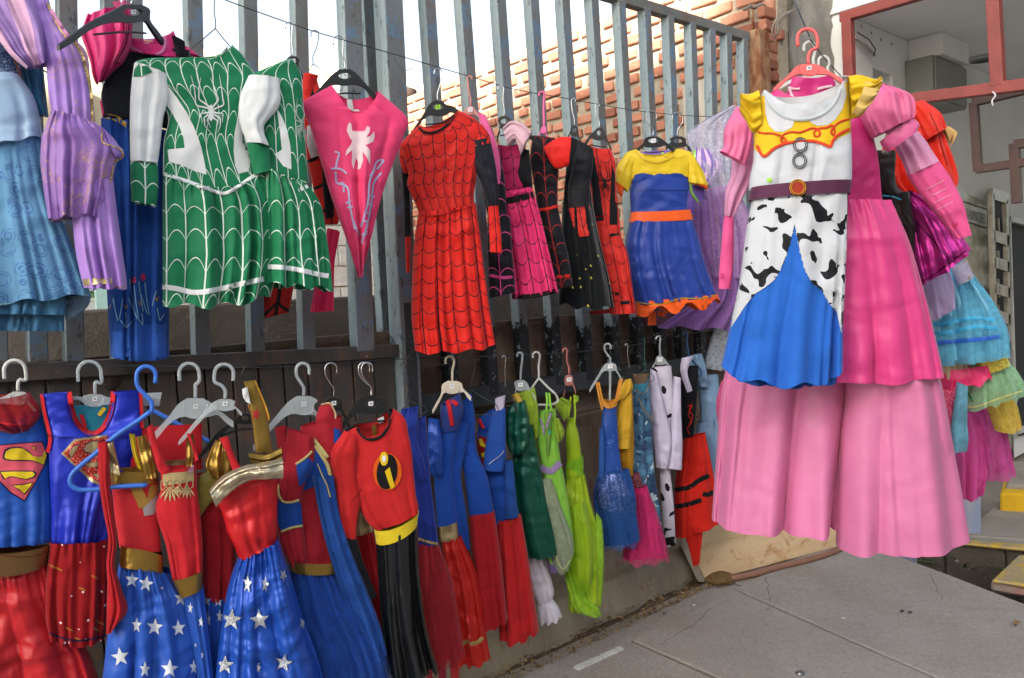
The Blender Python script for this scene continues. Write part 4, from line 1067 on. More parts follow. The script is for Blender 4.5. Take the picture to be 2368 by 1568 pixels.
g.decal('gold_band', [(191, 646), (225, 642), (258, 643), (262, 657), (225, 657), (194, 662)], PALEGOLD, ['skirt']); g.decal('gold_band', [(258, 663), (276, 662), (296, 659), (296, 670), (276, 672), (262, 672)], PALEGOLD, ['skirt'])
# ---- magenta, black and blue dress on a black hanger
BLUEV = cloth('#2352a6', 'cotton', wr=.5)
g = Garment('dress', 'long dress with magenta sleeves, black bodice and embroidered blue skirt', 'dress', (320, 60), .13, 12)
hp = Garment.__new__(Garment); hp.yaw = math.radians(-34); hp.n = np.array([-math.sin(hp.yaw), -math.cos(hp.yaw), 0]); hp.t = np.array([math.cos(hp.yaw), -math.sin(hp.yaw), 0]); hp.p0 = F(302, 60, .25)
hp.hanger('suit', 'big black hanger sticking out of the magenta, black and blue dress', (302, -22), (304, 10), (134, 104), (376, 92), r=9, ph=44, pw=42)
g.tube('skirt', [(233, 275, 400, 312), (238, 400, 402, 400), (244, 600, 395, 600), (250, 730, 391, 730), (256, 825, 391, 825, 8)], BLUEV, .055, (4.5, .01, .022), gather=(12, .007))
g.tube('bodice', [(283, 118, 440, 120), (258, 160, 445, 165), (236, 205, 445, 215), (240, 270, 440, 305)], cloth('#1d2128', 'velvet'), .05)
g.tube('yoke', [(283, 78, 400, 74, 34), (283, 105, 415, 105, 20), (290, 122, 432, 136, 8)], cloth('#e33a86', 'tulle', alpha=.95), .05, zo=.004)
g.strokes('neck_binding', [(284, 80), (296, 102), (325, 122), (358, 128), (376, 118), (383, 78)], 7, cloth('#dc7db4', 'satin', wr=.3), ['yoke'], .003)
g.tube('shoulder_strap', [(394, 90, 424, 107), (400, 112, 425, 118), (404, 135, 424, 140)], BLK, .03, zo=.03)
g.tube('cap_sleeve', [(424, 106, 445, 118), (430, 125, 462, 132)], cloth('#e02c7c', 'satin'), .03)
MAG = cloth('#e5307f', 'satin')
g.tube('ruffle_sleeve', [(200, 44, 298, 22), (188, 85, 302, 62), (198, 118, 302, 110), (208, 150, 285, 150), (214, 182, 262, 170), (222, 200, 242, 192)], MAG, .05, (2.5, .01, .026), gather=(8, .003), zo=.02)
g.tube('sheer_ruffle', [(258, 22, 300, 24), (285, 60, 304, 70), (280, 110, 298, 120), (258, 160, 275, 160)], cloth('#e0548f', 'tulle', alpha=.75), .05, (3, .01, .02), zo=.05)
g.strokes('side_piping', [(224, 205), (234, 240), (240, 272)], 5, MAG, ['bodice'])
g.decal('gold_waistband', [(239, 262), (256, 264), (276, 270), (298, 288), (298, 301), (276, 284), (256, 276), (239, 273)], cloth('#c39b2e', 'satin', wr=.2))
g.decal('hem_band', [(252, 762), (268, 768), (290, 765), (318, 748), (330, 752), (345, 750), (352, 740), (360, 748), (375, 752), (391, 745), (392, 834), (256, 834)], cloth('#3566c4', 'cotton', wr=.5), ['skirt'])
PALEB = cloth('#8fc3e0', 'cotton', wr=0)
ln = []
for x, y, h in ((320, 735, 75), (310, 720, 75), (272, 742, 55), (345, 728, 75), (331, 720, 70)):
    ln.append([(x, y), (x-6, y-h*.5), (x-10, y-h)]); 
ln += [[(318, 738), (308, 715), (296, 688)], [(340, 725), (332, 700), (326, 680)], [(352, 708), (356, 690), (362, 672)], [(272, 740), (266, 715), (260, 692)], [(276, 738), (280, 715), (284, 690)], [(292, 758), (292, 740), (290, 722)], [(292, 758), (284, 748), (278, 740)], [(292, 758), (300, 750), (306, 742)], [(330, 752), (330, 738), (328, 725)], [(330, 752), (323, 742), (319, 736)], [(370, 742), (366, 726), (364, 712)], [(370, 742), (376, 732), (380, 726)]]
g.strokes('embroidery', ln, 2.2, PALEB, ['skirt'])
for c in ((309, 648), (331, 641)): g.decal('embroidered_flower', [(c[0]+6*math.cos(a), c[1]+9*math.sin(a)) for a in np.linspace(0, 6.28, 11)[:-1]], cloth('#c43a6e', 'cotton', wr=0), ['skirt'])
for c in ((291, 708), (325, 700), (363, 690), (252, 708)): g.decal('embroidered_leaf', [(c[0]-6, c[1]-6), (c[0], c[1]+1), (c[0]+6, c[1]-6), (c[0]+1, c[1]+7), (c[0]-1, c[1]+7)], cloth('#c39b4a', 'cotton', wr=0), ['skirt'])

# ---- two green and white web costumes
GRN = '#1f8257'; GW = cloth(GRN, 'lycra', web('#dbe9e2', 24, 14, .036, -.42), wr=.7); GP = cloth(GRN, 'lycra', wr=.6); GWS = cloth(GRN, 'lycra', web('#dbe9e2', 19, 11.5, .033, -.42), wr=.7)
def spider(g, c, s, mat, on, sx=1.0):
    L = [[(5, -30), (-140, -70), (-165, -250), (-195, -360)], [(-10, -50), (-115, -130), (-118, -240), (-100, -340)], [(20, -50), (70, -120), (40, -230), (-5, -335)], [(30, -30), (120, -70), (105, -220), (80, -370)],
         [(-15, 0), (-100, 15), (-85, 100)], [(-25, 20), (-65, 50), (-60, 130), (0, 200)], [(-10, 40), (-35, 70), (-5, 150)], [(15, 0), (115, 15), (110, 100)], [(30, 20), (90, 60), (90, 130), (65, 200)], [(15, 45), (60, 80), (55, 150)]]
    def tr(p): return (c[0]+p[0]*s*sx/4, c[1]+p[1]*s/4)
    P = []
    for l in L:
        m = []
        for i in range(len(l)-1): m += [l[i], ((l[i][0]+l[i+1][0])/2, (l[i][1]+l[i+1][1])/2)]
        P.append([tr(p) for p in m+[l[-1]]])
    g.strokes('spider_legs', P, 4.6*s, mat, on, .003, taper=True, step=4)
    b = [(-6, -75), (8, -75), (22, -40), (28, -15), (20, 10), (28, 30), (14, 70), (0, 88), (-14, 70), (-26, 30), (-18, 10), (-26, -15), (-20, -40)]
    g.decal('spider_body', [tr(p) for p in b], mat, on, .0035, 6)
g = Garment('costume_dress', 'long sleeved green web dress with white spider, on a wire hanger', 'dress', (500, 150), .27, 12, group='green and white web costumes')
g.hanger('wire', 'thin wire hanger of the nearer green web dress', (489, -18), (498, 66), (440, 122), (535, 118), r=8, tagged=False)
g.tube('collar', [(462, 138, 528, 106, 12), (468, 150, 520, 138, 4)], cloth('#cfdcd6', 'lycra'), .04, zo=-.012)
g.tube('skirt', [(378, 402, 612, 398, 40), (376, 450, 630, 440, 25), (376, 530, 642, 530), (376, 620, 640, 620), (376, 703, 622, 684, 14)], GWS, .075, (5, .012, .028), gather=(14, .008), hemw=.03)
g.tube('bodice', [(442, 135, 536, 106, 24), (322, 141, 568, 140, 4), (309, 152, 590, 176), (332, 200, 585, 215), (386, 262, 572, 265), (378, 330, 566, 330), (376, 404, 612, 398, 44)], GW, .06)
g.tube('sleeve', [(309, 152, 384, 180), (303, 195, 388, 225), (299, 260, 376, 275), (299, 320, 370, 325), (300, 378, 363, 382)], WHITE, .05, (1.5, .003, .008), zo=.022)
g.tube('cuff', [(300, 377, 363, 381), (301, 430, 364, 440), (303, 470, 360, 481)], cloth(GRN, 'lycra', web('#dbe9e2', 22, 17, .045, -.4), wr=.5), .05, zo=.022)
g.decal('white_panel', [(389, 200), (408, 224), (425, 250), (447, 290), (458, 318), (466, 342), (473, 375), (478, 404), (450, 396), (420, 382), (391, 374), (387, 346), (427, 342), (424, 318), (414, 290), (398, 262), (380, 236)], WHITE, ['bodice'])
g.decal('white_panel', [(562, 222), (551, 262), (542, 310), (540, 350), (544, 385), (552, 402), (575, 396), (588, 330), (580, 250)], WHITE, ['bodice'])
g.decal('shoulder_panel', [(311, 160), (322, 146), (338, 148), (352, 166), (330, 176), (308, 178)], GW, ['sleeve'])
g.strokes('waist_piping', [(378, 402), (430, 418), (475, 434), (520, 447), (555, 428), (585, 408), (610, 398)], 8, WHITE, ['skirt', 'bodice'], .004)
g.strokes('hem_stripe', [(376, 663), (410, 668), (445, 676), (500, 670), (555, 657), (610, 645)], 12, WHITE, ['skirt'])
spider(g, (488, 260), .95, WHITE, ['bodice'])
g = Garment('costume_dress', 'second green web costume dress, hung behind the pink spider tunic on a black hanger', 'dress', (680, 150), .335, 12, group='green and white web costumes')
g.hanger('suit', 'black hanger showing at the neck of the second green web dress', (668, 52), (676, 130), (615, 185), (700, 178), r=8, ph=30, pw=16)
g.tube('skirt', [(610, 390, 700, 420, 10), (612, 470, 735, 470), (610, 570, 752, 560), (608, 660, 765, 670)], GWS, .07, (4, .012, .03), gather=(10, .008), hemw=.03)
g.tube('bodice', [(636, 150, 672, 138), (575, 178, 692, 165), (597, 230, 700, 240), (606, 300, 704, 310), (610, 395, 712, 425, 8)], GW, .05)
g.tube('sleeve', [(570, 182, 640, 190), (552, 225, 640, 250), (548, 280, 604, 300), (566, 335, 616, 345)], WHITE, .05, (1, .002, .006), zo=.03)
g.tube('cuff', [(566, 334, 616, 344), (574, 375, 620, 380), (584, 408, 622, 400)], GP, .04, zo=.028)
g.decal('white_panel', [(640, 250), (652, 270), (664, 300), (672, 340), (674, 392), (655, 384), (634, 356), (652, 348), (648, 310)], WHITE, ['bodice'])
g.strokes('waist_piping', [(690, 440), (708, 432), (722, 424)], 9, WHITE, ['skirt', 'bodice']); g.strokes('hem_stripe', [(608, 617), (650, 618), (705, 627), (745, 636), (760, 638)], 11, WHITE, ['skirt'])
spider(g, (697, 290), .75, cloth('#aebfb8', 'lycra', wr=.3), ['bodice'], .5)

# ---- red web jumpsuit behind, pink spider tunic
RED = '#d92a22'; RW = cloth(RED, 'lycra', web('#2a1420', 22, 20, .04, .38), wr=.7); REDP = cloth(RED, 'lycra')
g = Garment('costume_suit', 'red and black web jumpsuit mostly hidden between green and pink costumes', 'costume', (735, 230), .13, 12)
g.hanger('wire', 'twisted dark wire hanger behind the pink spider tunic', (728, 70), (724, 148), (690, 205), (790, 200), r=9, tagged=False)
g.tube('torso', [(690, 182, 725, 186), (688, 240, 740, 240), (696, 330, 770, 320), (715, 420, 790, 400), (736, 520, 775, 520)], cloth(RED, 'lycra', web('#16141c', 9, 11, .05, .38)), .05, zo=.03)
g.tube('shoulder_edge', [(693, 180, 726, 186), (693, 235, 712, 240), (700, 262, 728, 262)], REDP, .03, zo=.05)
g.tube('lining', [(700, 300, 738, 280), (703, 350, 742, 350), (710, 372, 740, 366)], cloth('#cfc7ca', 'lycra'), .03, zo=.05)
g.tube('black_panel', [(728, 350, 744, 350), (735, 430, 758, 420), (742, 512, 762, 505)], BLK, .03, zo=.055)
g.tube('leg', [(640, 560, 700, 560), (622, 680, 690, 680), (611, 739, 682, 722)], cloth('#b32520', 'lycra', web('#1a1218', 7, 8, .05, .38)), .04, zo=-.09)
PNK = cloth('#f5487e', 'lycra', wr=1.0)
g = Garment('spider_tunic', 'bright pink tunic with pale spider, tapering to a point, on a black hanger', 'top', (800, 220), .30, 16)
g.hanger('suit', 'black hanger holding the bright pink spider tunic', (782, 83), (797, 160), (700, 252), (872, 224), r=12, ph=38, pw=28)
g.tube('body', [(764, 199, 872, 212, 62), (722, 222, 905, 240, 34), (698, 240, 938, 272, 12), (716, 290, 932, 315), (738, 360, 905, 385), (768, 460, 878, 465), (800, 550, 856, 555), (822, 620, 840, 622), (829, 640, 835, 642)], PNK, .07, (2.5, .006, .03), nu=56)
g.tube('lining', [(770, 215, 868, 225, 30), (778, 285, 862, 290)], cloth('#e6dce2', 'lycra'), .012, zo=-.03)
g.decal('care_label', [(804, 228), (816, 228), (822, 262), (814, 264), (806, 250)], PAPER, None, .002, flat=-.012)
sp = [(870, 1130), (882, 1150), (890, 1210), (930, 1212), (975, 1215), (1010, 1210), (1028, 1165), (1055, 1180), (1050, 1220), (1020, 1270), (1060, 1255), (1092, 1215), (1098, 1260), (1085, 1310), (1010, 1345), (1040, 1365), (1058, 1400), (1055, 1520), (1035, 1480), (1015, 1440), (985, 1400), (992, 1480), (965, 1560), (940, 1568), (945, 1500), (930, 1460), (915, 1500), (905, 1568), (885, 1510), (890, 1392), (850, 1420), (828, 1445), (838, 1390), (880, 1335), (890, 1300), (870, 1280), (840, 1210), (850, 1150)]
g.decal('spider_print', [(592+x/4, y/4) for x, y in sp], cloth('#efd3da', 'lycra', wr=.6), ['body'], cell=7)
g.strokes('web_print', [[(774, 351), (783, 353), (779, 375), (776, 392)], [(765, 390), (790, 392), (802, 402)], [(776, 397), (782, 425), (793, 423), (795, 445)], [(782, 425), (800, 430), (808, 470), (820, 530)], [(800, 470), (812, 465)], [(803, 480), (816, 478)], [(815, 505), (830, 545)], [(866, 392), (856, 415), (852, 462), (835, 525)], [(882, 400), (866, 420), (860, 460), (852, 510), (842, 545)], [(852, 450), (866, 456)], [(849, 470), (862, 476)], [(845, 490), (858, 496)], [(840, 512), (852, 512)], [(856, 408), (862, 398), (875, 372), (886, 370), (872, 392)], [(836, 545), (848, 535), (838, 562), (845, 564)]], 4.4, cloth('#bdbbe6', 'lycra', wr=.3), ['body'])
g.tube('tail', [(775, 520, 805, 530), (758, 600, 792, 600), (745, 660, 790, 660), (733, 723, 790, 719)], cloth('#e12a5e', 'lycra'), .04, (1.5, .01, .02), zo=-.12)

# ---- red web dress with black sleeves
g = Garment('costume_dress', 'long red web print dress with black sleeves and gathered waist', 'dress', (1020, 270), .25, 26)
g.hanger('suit', 'black hanger with a green price tag in the red web print dress', (1013, 158), (1012, 233), (955, 300), (1070, 262), r=9, ph=36, pw=22, tag_m=NEON, side=1)
RWS = cloth('#e2281f', 'lycra', web('#2a1420', 17, 18, .034, .4), wr=.7)
g.tube('skirt', [(968, 490, 1096, 472, 6), (958, 560, 1106, 545), (953, 650, 1118, 640), (952, 740, 1130, 730), (960, 814, 1141, 798, 4)], RWS, .08, (5.5, .014, .026), gather=(12, .01), hemw=.02)
g.tube('bodice', [(967, 292, 1058, 256, 26), (945, 312, 1092, 272, 14), (926, 335, 1118, 300, 4), (930, 352, 1116, 335), (944, 400, 1104, 380), (942, 430, 1098, 425), (960, 470, 1094, 460), (970, 497, 1096, 478, 4)], RW, .075, (4, .001, .008))
g.strokes('waist_gather', [(968, 494), (990, 499), (1020, 496), (1060, 485), (1096, 475)], 5, cloth('#b81e1a', 'lycra'), None, .004)
g.strokes('neck_binding', [(968, 294), (978, 304), (998, 307), (1025, 296), (1045, 276), (1056, 258)], 5.5, BLK, ['bodice'], .004)
g.tube('sleeve', [(924, 336, 948, 340), (930, 385, 946, 395), (936, 400, 948, 400)], RW, .04, zo=-.02); g.tube('sleeve', [(930, 385, 948, 390), (936, 460, 950, 460), (938, 548, 952, 546)], BLK, .03, zo=-.03); g.tube('cuff', [(939, 546, 952, 546), (942, 630, 950, 630)], RW, .025, zo=-.03)
g.tube('sleeve', [(1080, 285, 1116, 296), (1083, 320, 1130, 318), (1084, 345, 1131, 335)], RW, .05, zo=.01)
g.tube('sleeve', [(1082, 332, 1130, 322), (1090, 380, 1142, 380), (1112, 430, 1149, 440), (1126, 480, 1150, 478)], cloth('#1b1f2a', 'lycra'), .045, (1.5, .004, .01), zo=.015)
g.tube('cuff', [(1126, 478, 1149, 477), (1129, 540, 1155, 540), (1131, 584, 1158, 586)], cloth('#e2281f', 'lycra', web('#2a1420', 22, 14, .04, .4)), .035, (1, .004, .006), zo=.015)

# ---- crowded web costumes, hung nearly edge on
YW = 47
def G_(name, label, cat, a, off=.22, yaw=YW, **k): return Garment(name, label, cat, a, off, yaw, **k)
BW = cloth('#1b1a22', 'lycra', web('#d84a94', 15, 14, .03, -.4), wr=.6)
g = G_('costume_dress', 'black web dress with long pink sleeve, half hidden right of the red web dress', 'dress', (1120, 240), .21)
g.hanger('clear', 'pale pink plastic hanger beside the long red web dress', (1086, 176), (1088, 245), (1060, 275), (1115, 280), mat=PALEP, r=5, ph=22, pw=10, side=-1)
g.tube('skirt', [(1128, 490, 1180, 500), (1128, 580, 1185, 580), (1130, 640, 1190, 640), (1132, 690, 1192, 676)], BW, .06, (3, .008, .02)); g.tube('bodice', [(1092, 285, 1140, 300), (1105, 380, 1165, 400), (1128, 500, 1172, 500)], BW, .05)
g.tube('sleeve', [(1108, 262, 1126, 272), (1122, 330, 1152, 340), (1136, 390, 1160, 395), (1142, 430, 1158, 428)], cloth('#f06aa6', 'lycra'), .045, zo=.03)
g.strokes('hem_stripe', [(1132, 636), (1160, 642), (1190, 640)], 7, cloth('#d84a94', 'lycra'), ['skirt'])
g = G_('costume_dress', 'magenta and pink web dress with pale ruffle collar on a black hanger', 'dress', (1185, 260))
g.hanger('suit', 'black hanger under the pale ruffle collar', (1158, 198), (1166, 268), (1148, 322), (1242, 325), r=7, ph=30, pw=16, side=1, tagged=False)
g.tube('skirt', [(1150, 445, 1232, 435, 4), (1162, 510, 1250, 500), (1175, 600, 1272, 590), (1184, 690, 1292, 675)], cloth('#f0387c', 'lycra', web('#2a1526', 16, 13, .035, .35), wr=.6), .06, (4, .01, .026), gather=(10, .006), hemw=.02)
g.tube('bodice', [(1152, 335, 1208, 330, 8), (1150, 380, 1224, 370), (1150, 450, 1232, 438)], cloth('#b81f5e', 'lycra', web('#2a1526', 20, 16, .035, .35)), .055)
g.tube('side_panel', [(1205, 345, 1225, 350), (1200, 420, 1232, 430), (1208, 445, 1232, 438)], BLK, .05, zo=.012)
g.tube('ruffle_collar', [(1166, 300, 1178, 345), (1185, 285, 1195, 330), (1212, 292, 1202, 350), (1232, 310, 1206, 362)], cloth('#e2b9c8', 'satin'), .03, (4, .008, .01), zo=.04)
g.strokes('waist_binding', [(1148, 452), (1180, 446), (1232, 436)], 10, cloth('#f0387c', 'lycra', wr=.2)); g.strokes('waist_band', [(1150, 468), (1184, 462), (1234, 450)], 15, BLK)
g.strokes('black_hem', [(1184, 686), (1230, 685), (1290, 672)], 11, BLK, ['skirt'])
g = G_('costume_dress', 'black dress with thin red web lines and bright red cap sleeve', 'dress', (1262, 280))
g.hanger('clear', 'bright pink plastic hanger over the red cap sleeve', (1253, 212), (1258, 290), (1246, 312), (1266, 318), mat=PINKP, r=6, ph=20, pw=6, side=1, tagged=False)
BR = cloth('#191820', 'lycra', web('#b5292b', 16, 13, .025, -.4), wr=.6)
g.tube('skirt', [(1242, 485, 1290, 478), (1252, 550, 1304, 545), (1265, 620, 1318, 610), (1275, 672, 1325, 662)], BR, .06, (3, .008, .022))
g.tube('bodice', [(1232, 315, 1285, 322), (1226, 370, 1292, 390), (1235, 430, 1290, 430), (1244, 488, 1290, 480)], BR, .055)
g.tube('cap_sleeve', [(1258, 345, 1268, 370), (1290, 325, 1285, 394), (1322, 322, 1316, 388)], cloth('#e02620', 'lycra'), .04, zo=.05)
g.strokes('waist_piping', [(1244, 486), (1268, 482), (1290, 476)], 7, REDP); g.strokes('hem_stripe', [(1272, 640), (1300, 640), (1324, 636)], 7, REDP, ['skirt'])
g = G_('costume_dress', 'black sparkly skirted dress with red web cuff on its black sleeve', 'dress', (1330, 290))
g.hanger('suit', 'black hanger with a chrome hook, left of the two by the red spider dress', (1326, 228), (1328, 290), (1312, 318), (1346, 335), r=5, ph=26, pw=9, tagged=False, side=-1)
g.tube('skirt', [(1300, 470, 1370, 470), (1298, 560, 1388, 560), (1294, 640, 1410, 650), (1290, 700, 1420, 708, 8)], cloth('#11161a', 'velvet', dots('#c9c24a', 34, .16, .4)), .07, (4, .012, .026), hemw=.03)
g.tube('bodice', [(1318, 318, 1345, 330), (1308, 400, 1360, 400), (1302, 475, 1370, 475)], BLK, .05)
g.tube('sleeve', [(1338, 330, 1372, 350), (1322, 400, 1370, 395), (1314, 440, 1364, 440), (1315, 485, 1364, 480)], cloth('#1d1f26', 'lycra'), .05, zo=.045); g.tube('cuff', [(1315, 484, 1364, 479), (1323, 520, 1370, 520), (1334, 551, 1374, 547)], cloth('#d9352c', 'lycra', web('#2a1420', 15, 15, .03, -.4), wr=.4), .05, zo=.045)
g = G_('costume_dress', 'red web dress with black spider and stripes left of the yellow and blue dress', 'dress', (1392, 300))
g.hanger('suit', 'black hanger with a chrome hook, right of the two by the red spider dress', (1381, 238), (1386, 295), (1352, 330), (1415, 345), r=5, ph=30, pw=12, side=-1, tagged=False)
RW2 = cloth('#d9322a', 'lycra', web('#2a1420', 16, 12, .03, .35), wr=.7)
g.tube('skirt', [(1374, 510, 1436, 548), (1382, 590, 1452, 590), (1400, 660, 1462, 660), (1410, 726, 1472, 724)], RW2, .06, (3, .01, .026))
g.tube('bodice', [(1345, 330, 1412, 345, 8), (1340, 352, 1420, 365), (1362, 420, 1424, 420), (1372, 515, 1436, 545)], RW2, .055)
g.tube('sleeve', [(1340, 348, 1372, 352), (1362, 400, 1382, 405), (1374, 500, 1395, 500)], BLK, .04, zo=.03)
g.decal('black_stripe', [(1415, 380), (1424, 410), (1432, 470), (1434, 520), (1410, 520), (1410, 470)], BLK, ['bodice']); g.strokes('waist_band', [(1372, 508), (1396, 506)], 8, BLK); g.strokes('waist_band', [(1410, 544), (1436, 540)], 7, BLK); g.strokes('hem_band', [(1434, 700), (1466, 700)], 7, BLK, ['skirt']); g.strokes('hem_band', [(1408, 676), (1432, 680)], 6, BLK, ['skirt'])
spider(g, (1399, 425), .62, cloth('#20161c', 'lycra', wr=.2), ['bodice'], .6)
g.tube('hem_lining', [(1360, 722, 1430, 712), (1366, 728, 1434, 722)], cloth('#8f1f22', 'lycra'), .04, zo=-.02)

# ---- yellow and blue dress
SATB = cloth('#2343a0', 'satin', wr=.6); ORG = cloth('#fa641e', 'satin', wr=.3); YSAT = cloth('#e8c926', 'satin', wr=.6)
g = Garment('dress', 'yellow topped blue satin dress with orange sash and frilled hem', 'dress', (1530, 350), .30, 36)
g.hanger('suit', 'black hanger of the yellow and blue dress, left of the pair', (1506, 256), (1510, 315), (1470, 348), (1560, 345), r=12, ph=26, pw=22, side=-1)
g.tube('skirt', [(1456, 512, 1598, 510, 4), (1446, 560, 1612, 550), (1452, 640, 1632, 625), (1468, 705, 1656, 686)], SATB, .085, (6, .008, .018), gather=(9, .004))
g.tube('hem_frill', [(1468, 698, 1656, 680), (1470, 723, 1664, 700)], ORG, .09, (17, .004, .012), gather=(22, .006), hemw=.08)
g.strokes('frill_edge', [(1470, 698), (1500, 703), (1535, 702), (1575, 690), (1620, 690), (1656, 682)], 2.5, cloth('#b9a02c', 'cotton', wr=0))
g.tube('bodice', [(1462, 420, 1590, 400, -8), (1456, 450, 1592, 440), (1458, 480, 1588, 478), (1458, 505, 1592, 500)], SATB, .07)
g.tube('yoke', [(1468, 346, 1563, 344, 32), (1450, 352, 1590, 350, 26), (1440, 368, 1602, 365), (1450, 400, 1592, 398), (1460, 425, 1590, 412, -8)], YSAT, .07, zo=.004)
g.decal('sweetheart_panel', [(1462, 418), (1468, 404), (1485, 400), (1505, 403), (1525, 410), (1540, 404), (1560, 400), (1578, 402), (1588, 412), (1590, 440), (1462, 440)], SATB, ['yoke', 'bodice'], .004)
g.strokes('neck_binding', [(1469, 348), (1482, 364), (1510, 376), (1540, 372), (1556, 360), (1563, 346)], 4, cloth('#d3b41e', 'satin', wr=.1), ['yoke'])
g.tube('cap_sleeve', [(1442, 360, 1470, 366), (1424, 390, 1462, 405), (1422, 422, 1450, 445)], YSAT, .05, (2, .004, .008), zo=.01); g.tube('sleeve_band', [(1421, 424, 1440, 436), (1426, 445, 1436, 458)], ORG, .035, zo=.02)
g.tube('cap_sleeve', [(1578, 352, 1602, 368), (1585, 390, 1622, 395), (1590, 424, 1634, 432)], YSAT, .05, (2, .004, .008), zo=.01); g.tube('sleeve_band', [(1606, 428, 1630, 432), (1618, 434, 1634, 440)], ORG, .03, zo=.02)
g.tube('sash', [(1458, 492, 1594, 486, 3), (1454, 515, 1600, 509, 3)], ORG, .088, wr=.001)
g.tube('sash_tail', [(1505, 715, 1524, 722), (1504, 754, 1524, 752)], ORG, .01, zo=-.05); g.tube('sash_tail', [(1528, 720, 1544, 722), (1528, 732, 1545, 733)], ORG, .01, zo=-.05)
# ---- lilac tulle dress behind it
g = Garment('tulle_dress', 'lilac and purple tulle dress with striped puff sleeve behind the yellow and blue dress', 'dress', (1610, 340), .22, 40)
g.hanger('suit', 'black hanger of the lilac tulle dress, right of the pair', (1567, 260), (1567, 315), (1540, 340), (1600, 348), r=12, ph=26, pw=20, tagged=False)
g.tube('bodice', [(1480, 350, 1640, 345), (1490, 420, 1660, 400), (1560, 500, 1680, 480)], cloth('#7d62c4', 'satin'), .05, zo=-.03)
g.tube('puff_sleeve', [(1600, 345, 1640, 350), (1592, 380, 1668, 385), (1600, 430, 1640, 430)], cloth('#8d74cc', 'satin', stripes('#e0c3e6', 20, .5)), .05, (3, .008, .014), zo=.02)
g.strokes('sequin_trim', [[(1530, 345), (1538, 375)], [(1605, 345), (1606, 380), (1598, 440), (1625, 480)]], 6, cloth('#8fd44e', 'glitter', wr=.1), None, .004)
g.tube('overskirt', [(1604, 470, 1680, 450), (1600, 560, 1720, 560), (1620, 680, 1735, 700), (1520, 755, 1745, 765)], cloth('#9c70b8', 'tulle', alpha=.86), .07, (5, .02, .035), hemw=.03)
g.tube('tulle_layer', [(1625, 440, 1690, 430), (1630, 520, 1740, 520), (1640, 640, 1750, 650)], cloth('#b892c8', 'tulle', alpha=.6), .08, (5, .02, .03), zo=.02)
g.tube('underskirt', [(1500, 700, 1660, 690), (1478, 752, 1660, 760)], cloth('#75505f', 'tulle', alpha=.85), .06, (4, .01, .02), zo=-.06)
g = Garment('veil', 'white dotted tulle veil hung beside the yellow and blue dress', 'veil', (1650, 270), .28, 45)
g.tube('tulle_drape', [(1690, 245, 1712, 250), (1592, 305, 1700, 290), (1596, 350, 1690, 380), (1622, 410, 1690, 440), (1650, 520, 1700, 560)], cloth('#c9c6e0', 'tulle', dots('#ececf6', 60, .25, .9), alpha=.5), .05, (4, .02, .03))
g.tube('hem_drape', [(1680, 690, 1730, 700), (1642, 790, 1720, 780), (1625, 850, 1700, 860)], cloth('#b3bccb', 'tulle', alpha=.5), .05, (3, .02, .03))

# ---- rack of big dresses in front at right
g = Garment('gown', 'long pink satin gown with puff sleeves and magenta overskirt', 'dress', (1880, 220), depth=2.30, yaw=54)
g.hanger('clear', 'white plastic hangers ring behind the coral hanger', (1872, 97), (1882, 168), (1790, 205), (1975, 200), mat=WHITEP, r=13, ph=22, pw=18, tagged=False)
PSAT = cloth('#de7fae', 'satin', wr=.2); MSAT = cloth('#e0458c', 'satin', wr=.3); PKS = cloth('#ea71a4', 'satin', wr=.5)
g.tube('skirt', [(1700, 780, 1985, 780), (1672, 880, 1978, 870), (1657, 1040, 1962, 1040), (1646, 1197, 1950, 1206, 6)], PSAT, .13, (2.2, .018, .05), nu=90, nv=90, hemw=.006, wr=.0013, seed=4)
g.tube('skirt', [(1900, 780, 2122, 780), (1938, 868, 2150, 865), (1932, 1000, 2178, 1000), (1926, 1120, 2200, 1118), (1922, 1240, 2218, 1226, 5)], PSAT, .11, (1.7, .014, .036), zo=.075, nu=90, nv=90, hemw=.006, wr=.0013, seed=12)
g.tube('underskirt_lining', [(1700, 1150, 1960, 1150), (1850, 1195, 1900, 1228)], cloth('#a8446e', 'satin'), .03, zo=-.05)
g.tube('side_tulle', [(1668, 880, 1700, 885), (1656, 930, 1690, 940), (1660, 985, 1690, 985)], cloth('#c04e7e', 'tulle', alpha=.85), .04)
g.tube('overskirt', [(1800, 470, 2040, 474, 4), (1790, 560, 2075, 560), (1780, 680, 2110, 680), (1765, 780, 2135, 780), (1750, 838, 2152, 852, 20)], MSAT, .17, (3.4, .012, .034), gather=(10, .01), zo=.075, nu=80, hemw=.012, wr=.002, seed=9)
g.tube('bodice', [(1790, 205, 1965, 195, 40), (1770, 240, 1990, 240, 10), (1800, 340, 2024, 340), (1810, 474, 2040, 478)], cloth('#d42d7e', 'satin'), .07)
g.tube('collar', [(1830, 175, 1925, 172, 10), (1822, 205, 1935, 200, 20), (1815, 235, 1940, 230, 20)], cloth('#cf2a80', 'satin'), .03, zo=-.01)
g.strokes('lace_trim', [(1824, 200), (1832, 222), (1845, 240), (1870, 246)], 6, cloth('#eec3d2', 'cotton', wr=0), None, .004); g.strokes('lace_trim', [(1826, 203), (1840, 206), (1850, 205)], 5, cloth('#eec3d2', 'cotton', wr=0), None, .004); g.strokes('lace_trim', [(1890, 206), (1905, 202), (1925, 199)], 6, cloth('#eec3d2', 'cotton', wr=0), None, .004)
g.tube('puff_sleeve', [(1700, 250, 1745, 262), (1674, 300, 1742, 300), (1672, 340, 1735, 345), (1664, 352, 1725, 385)], PKS, .07, (3, .008, .016), gather=(8, .008), zo=.0)
g.tube('puff_sleeve', [(2010, 205, 2040, 203), (1990, 232, 2088, 222), (1988, 290, 2106, 270), (2010, 325, 2102, 282)], PKS, .09, (3, .008, .018), gather=(9, .01), zo=.03)
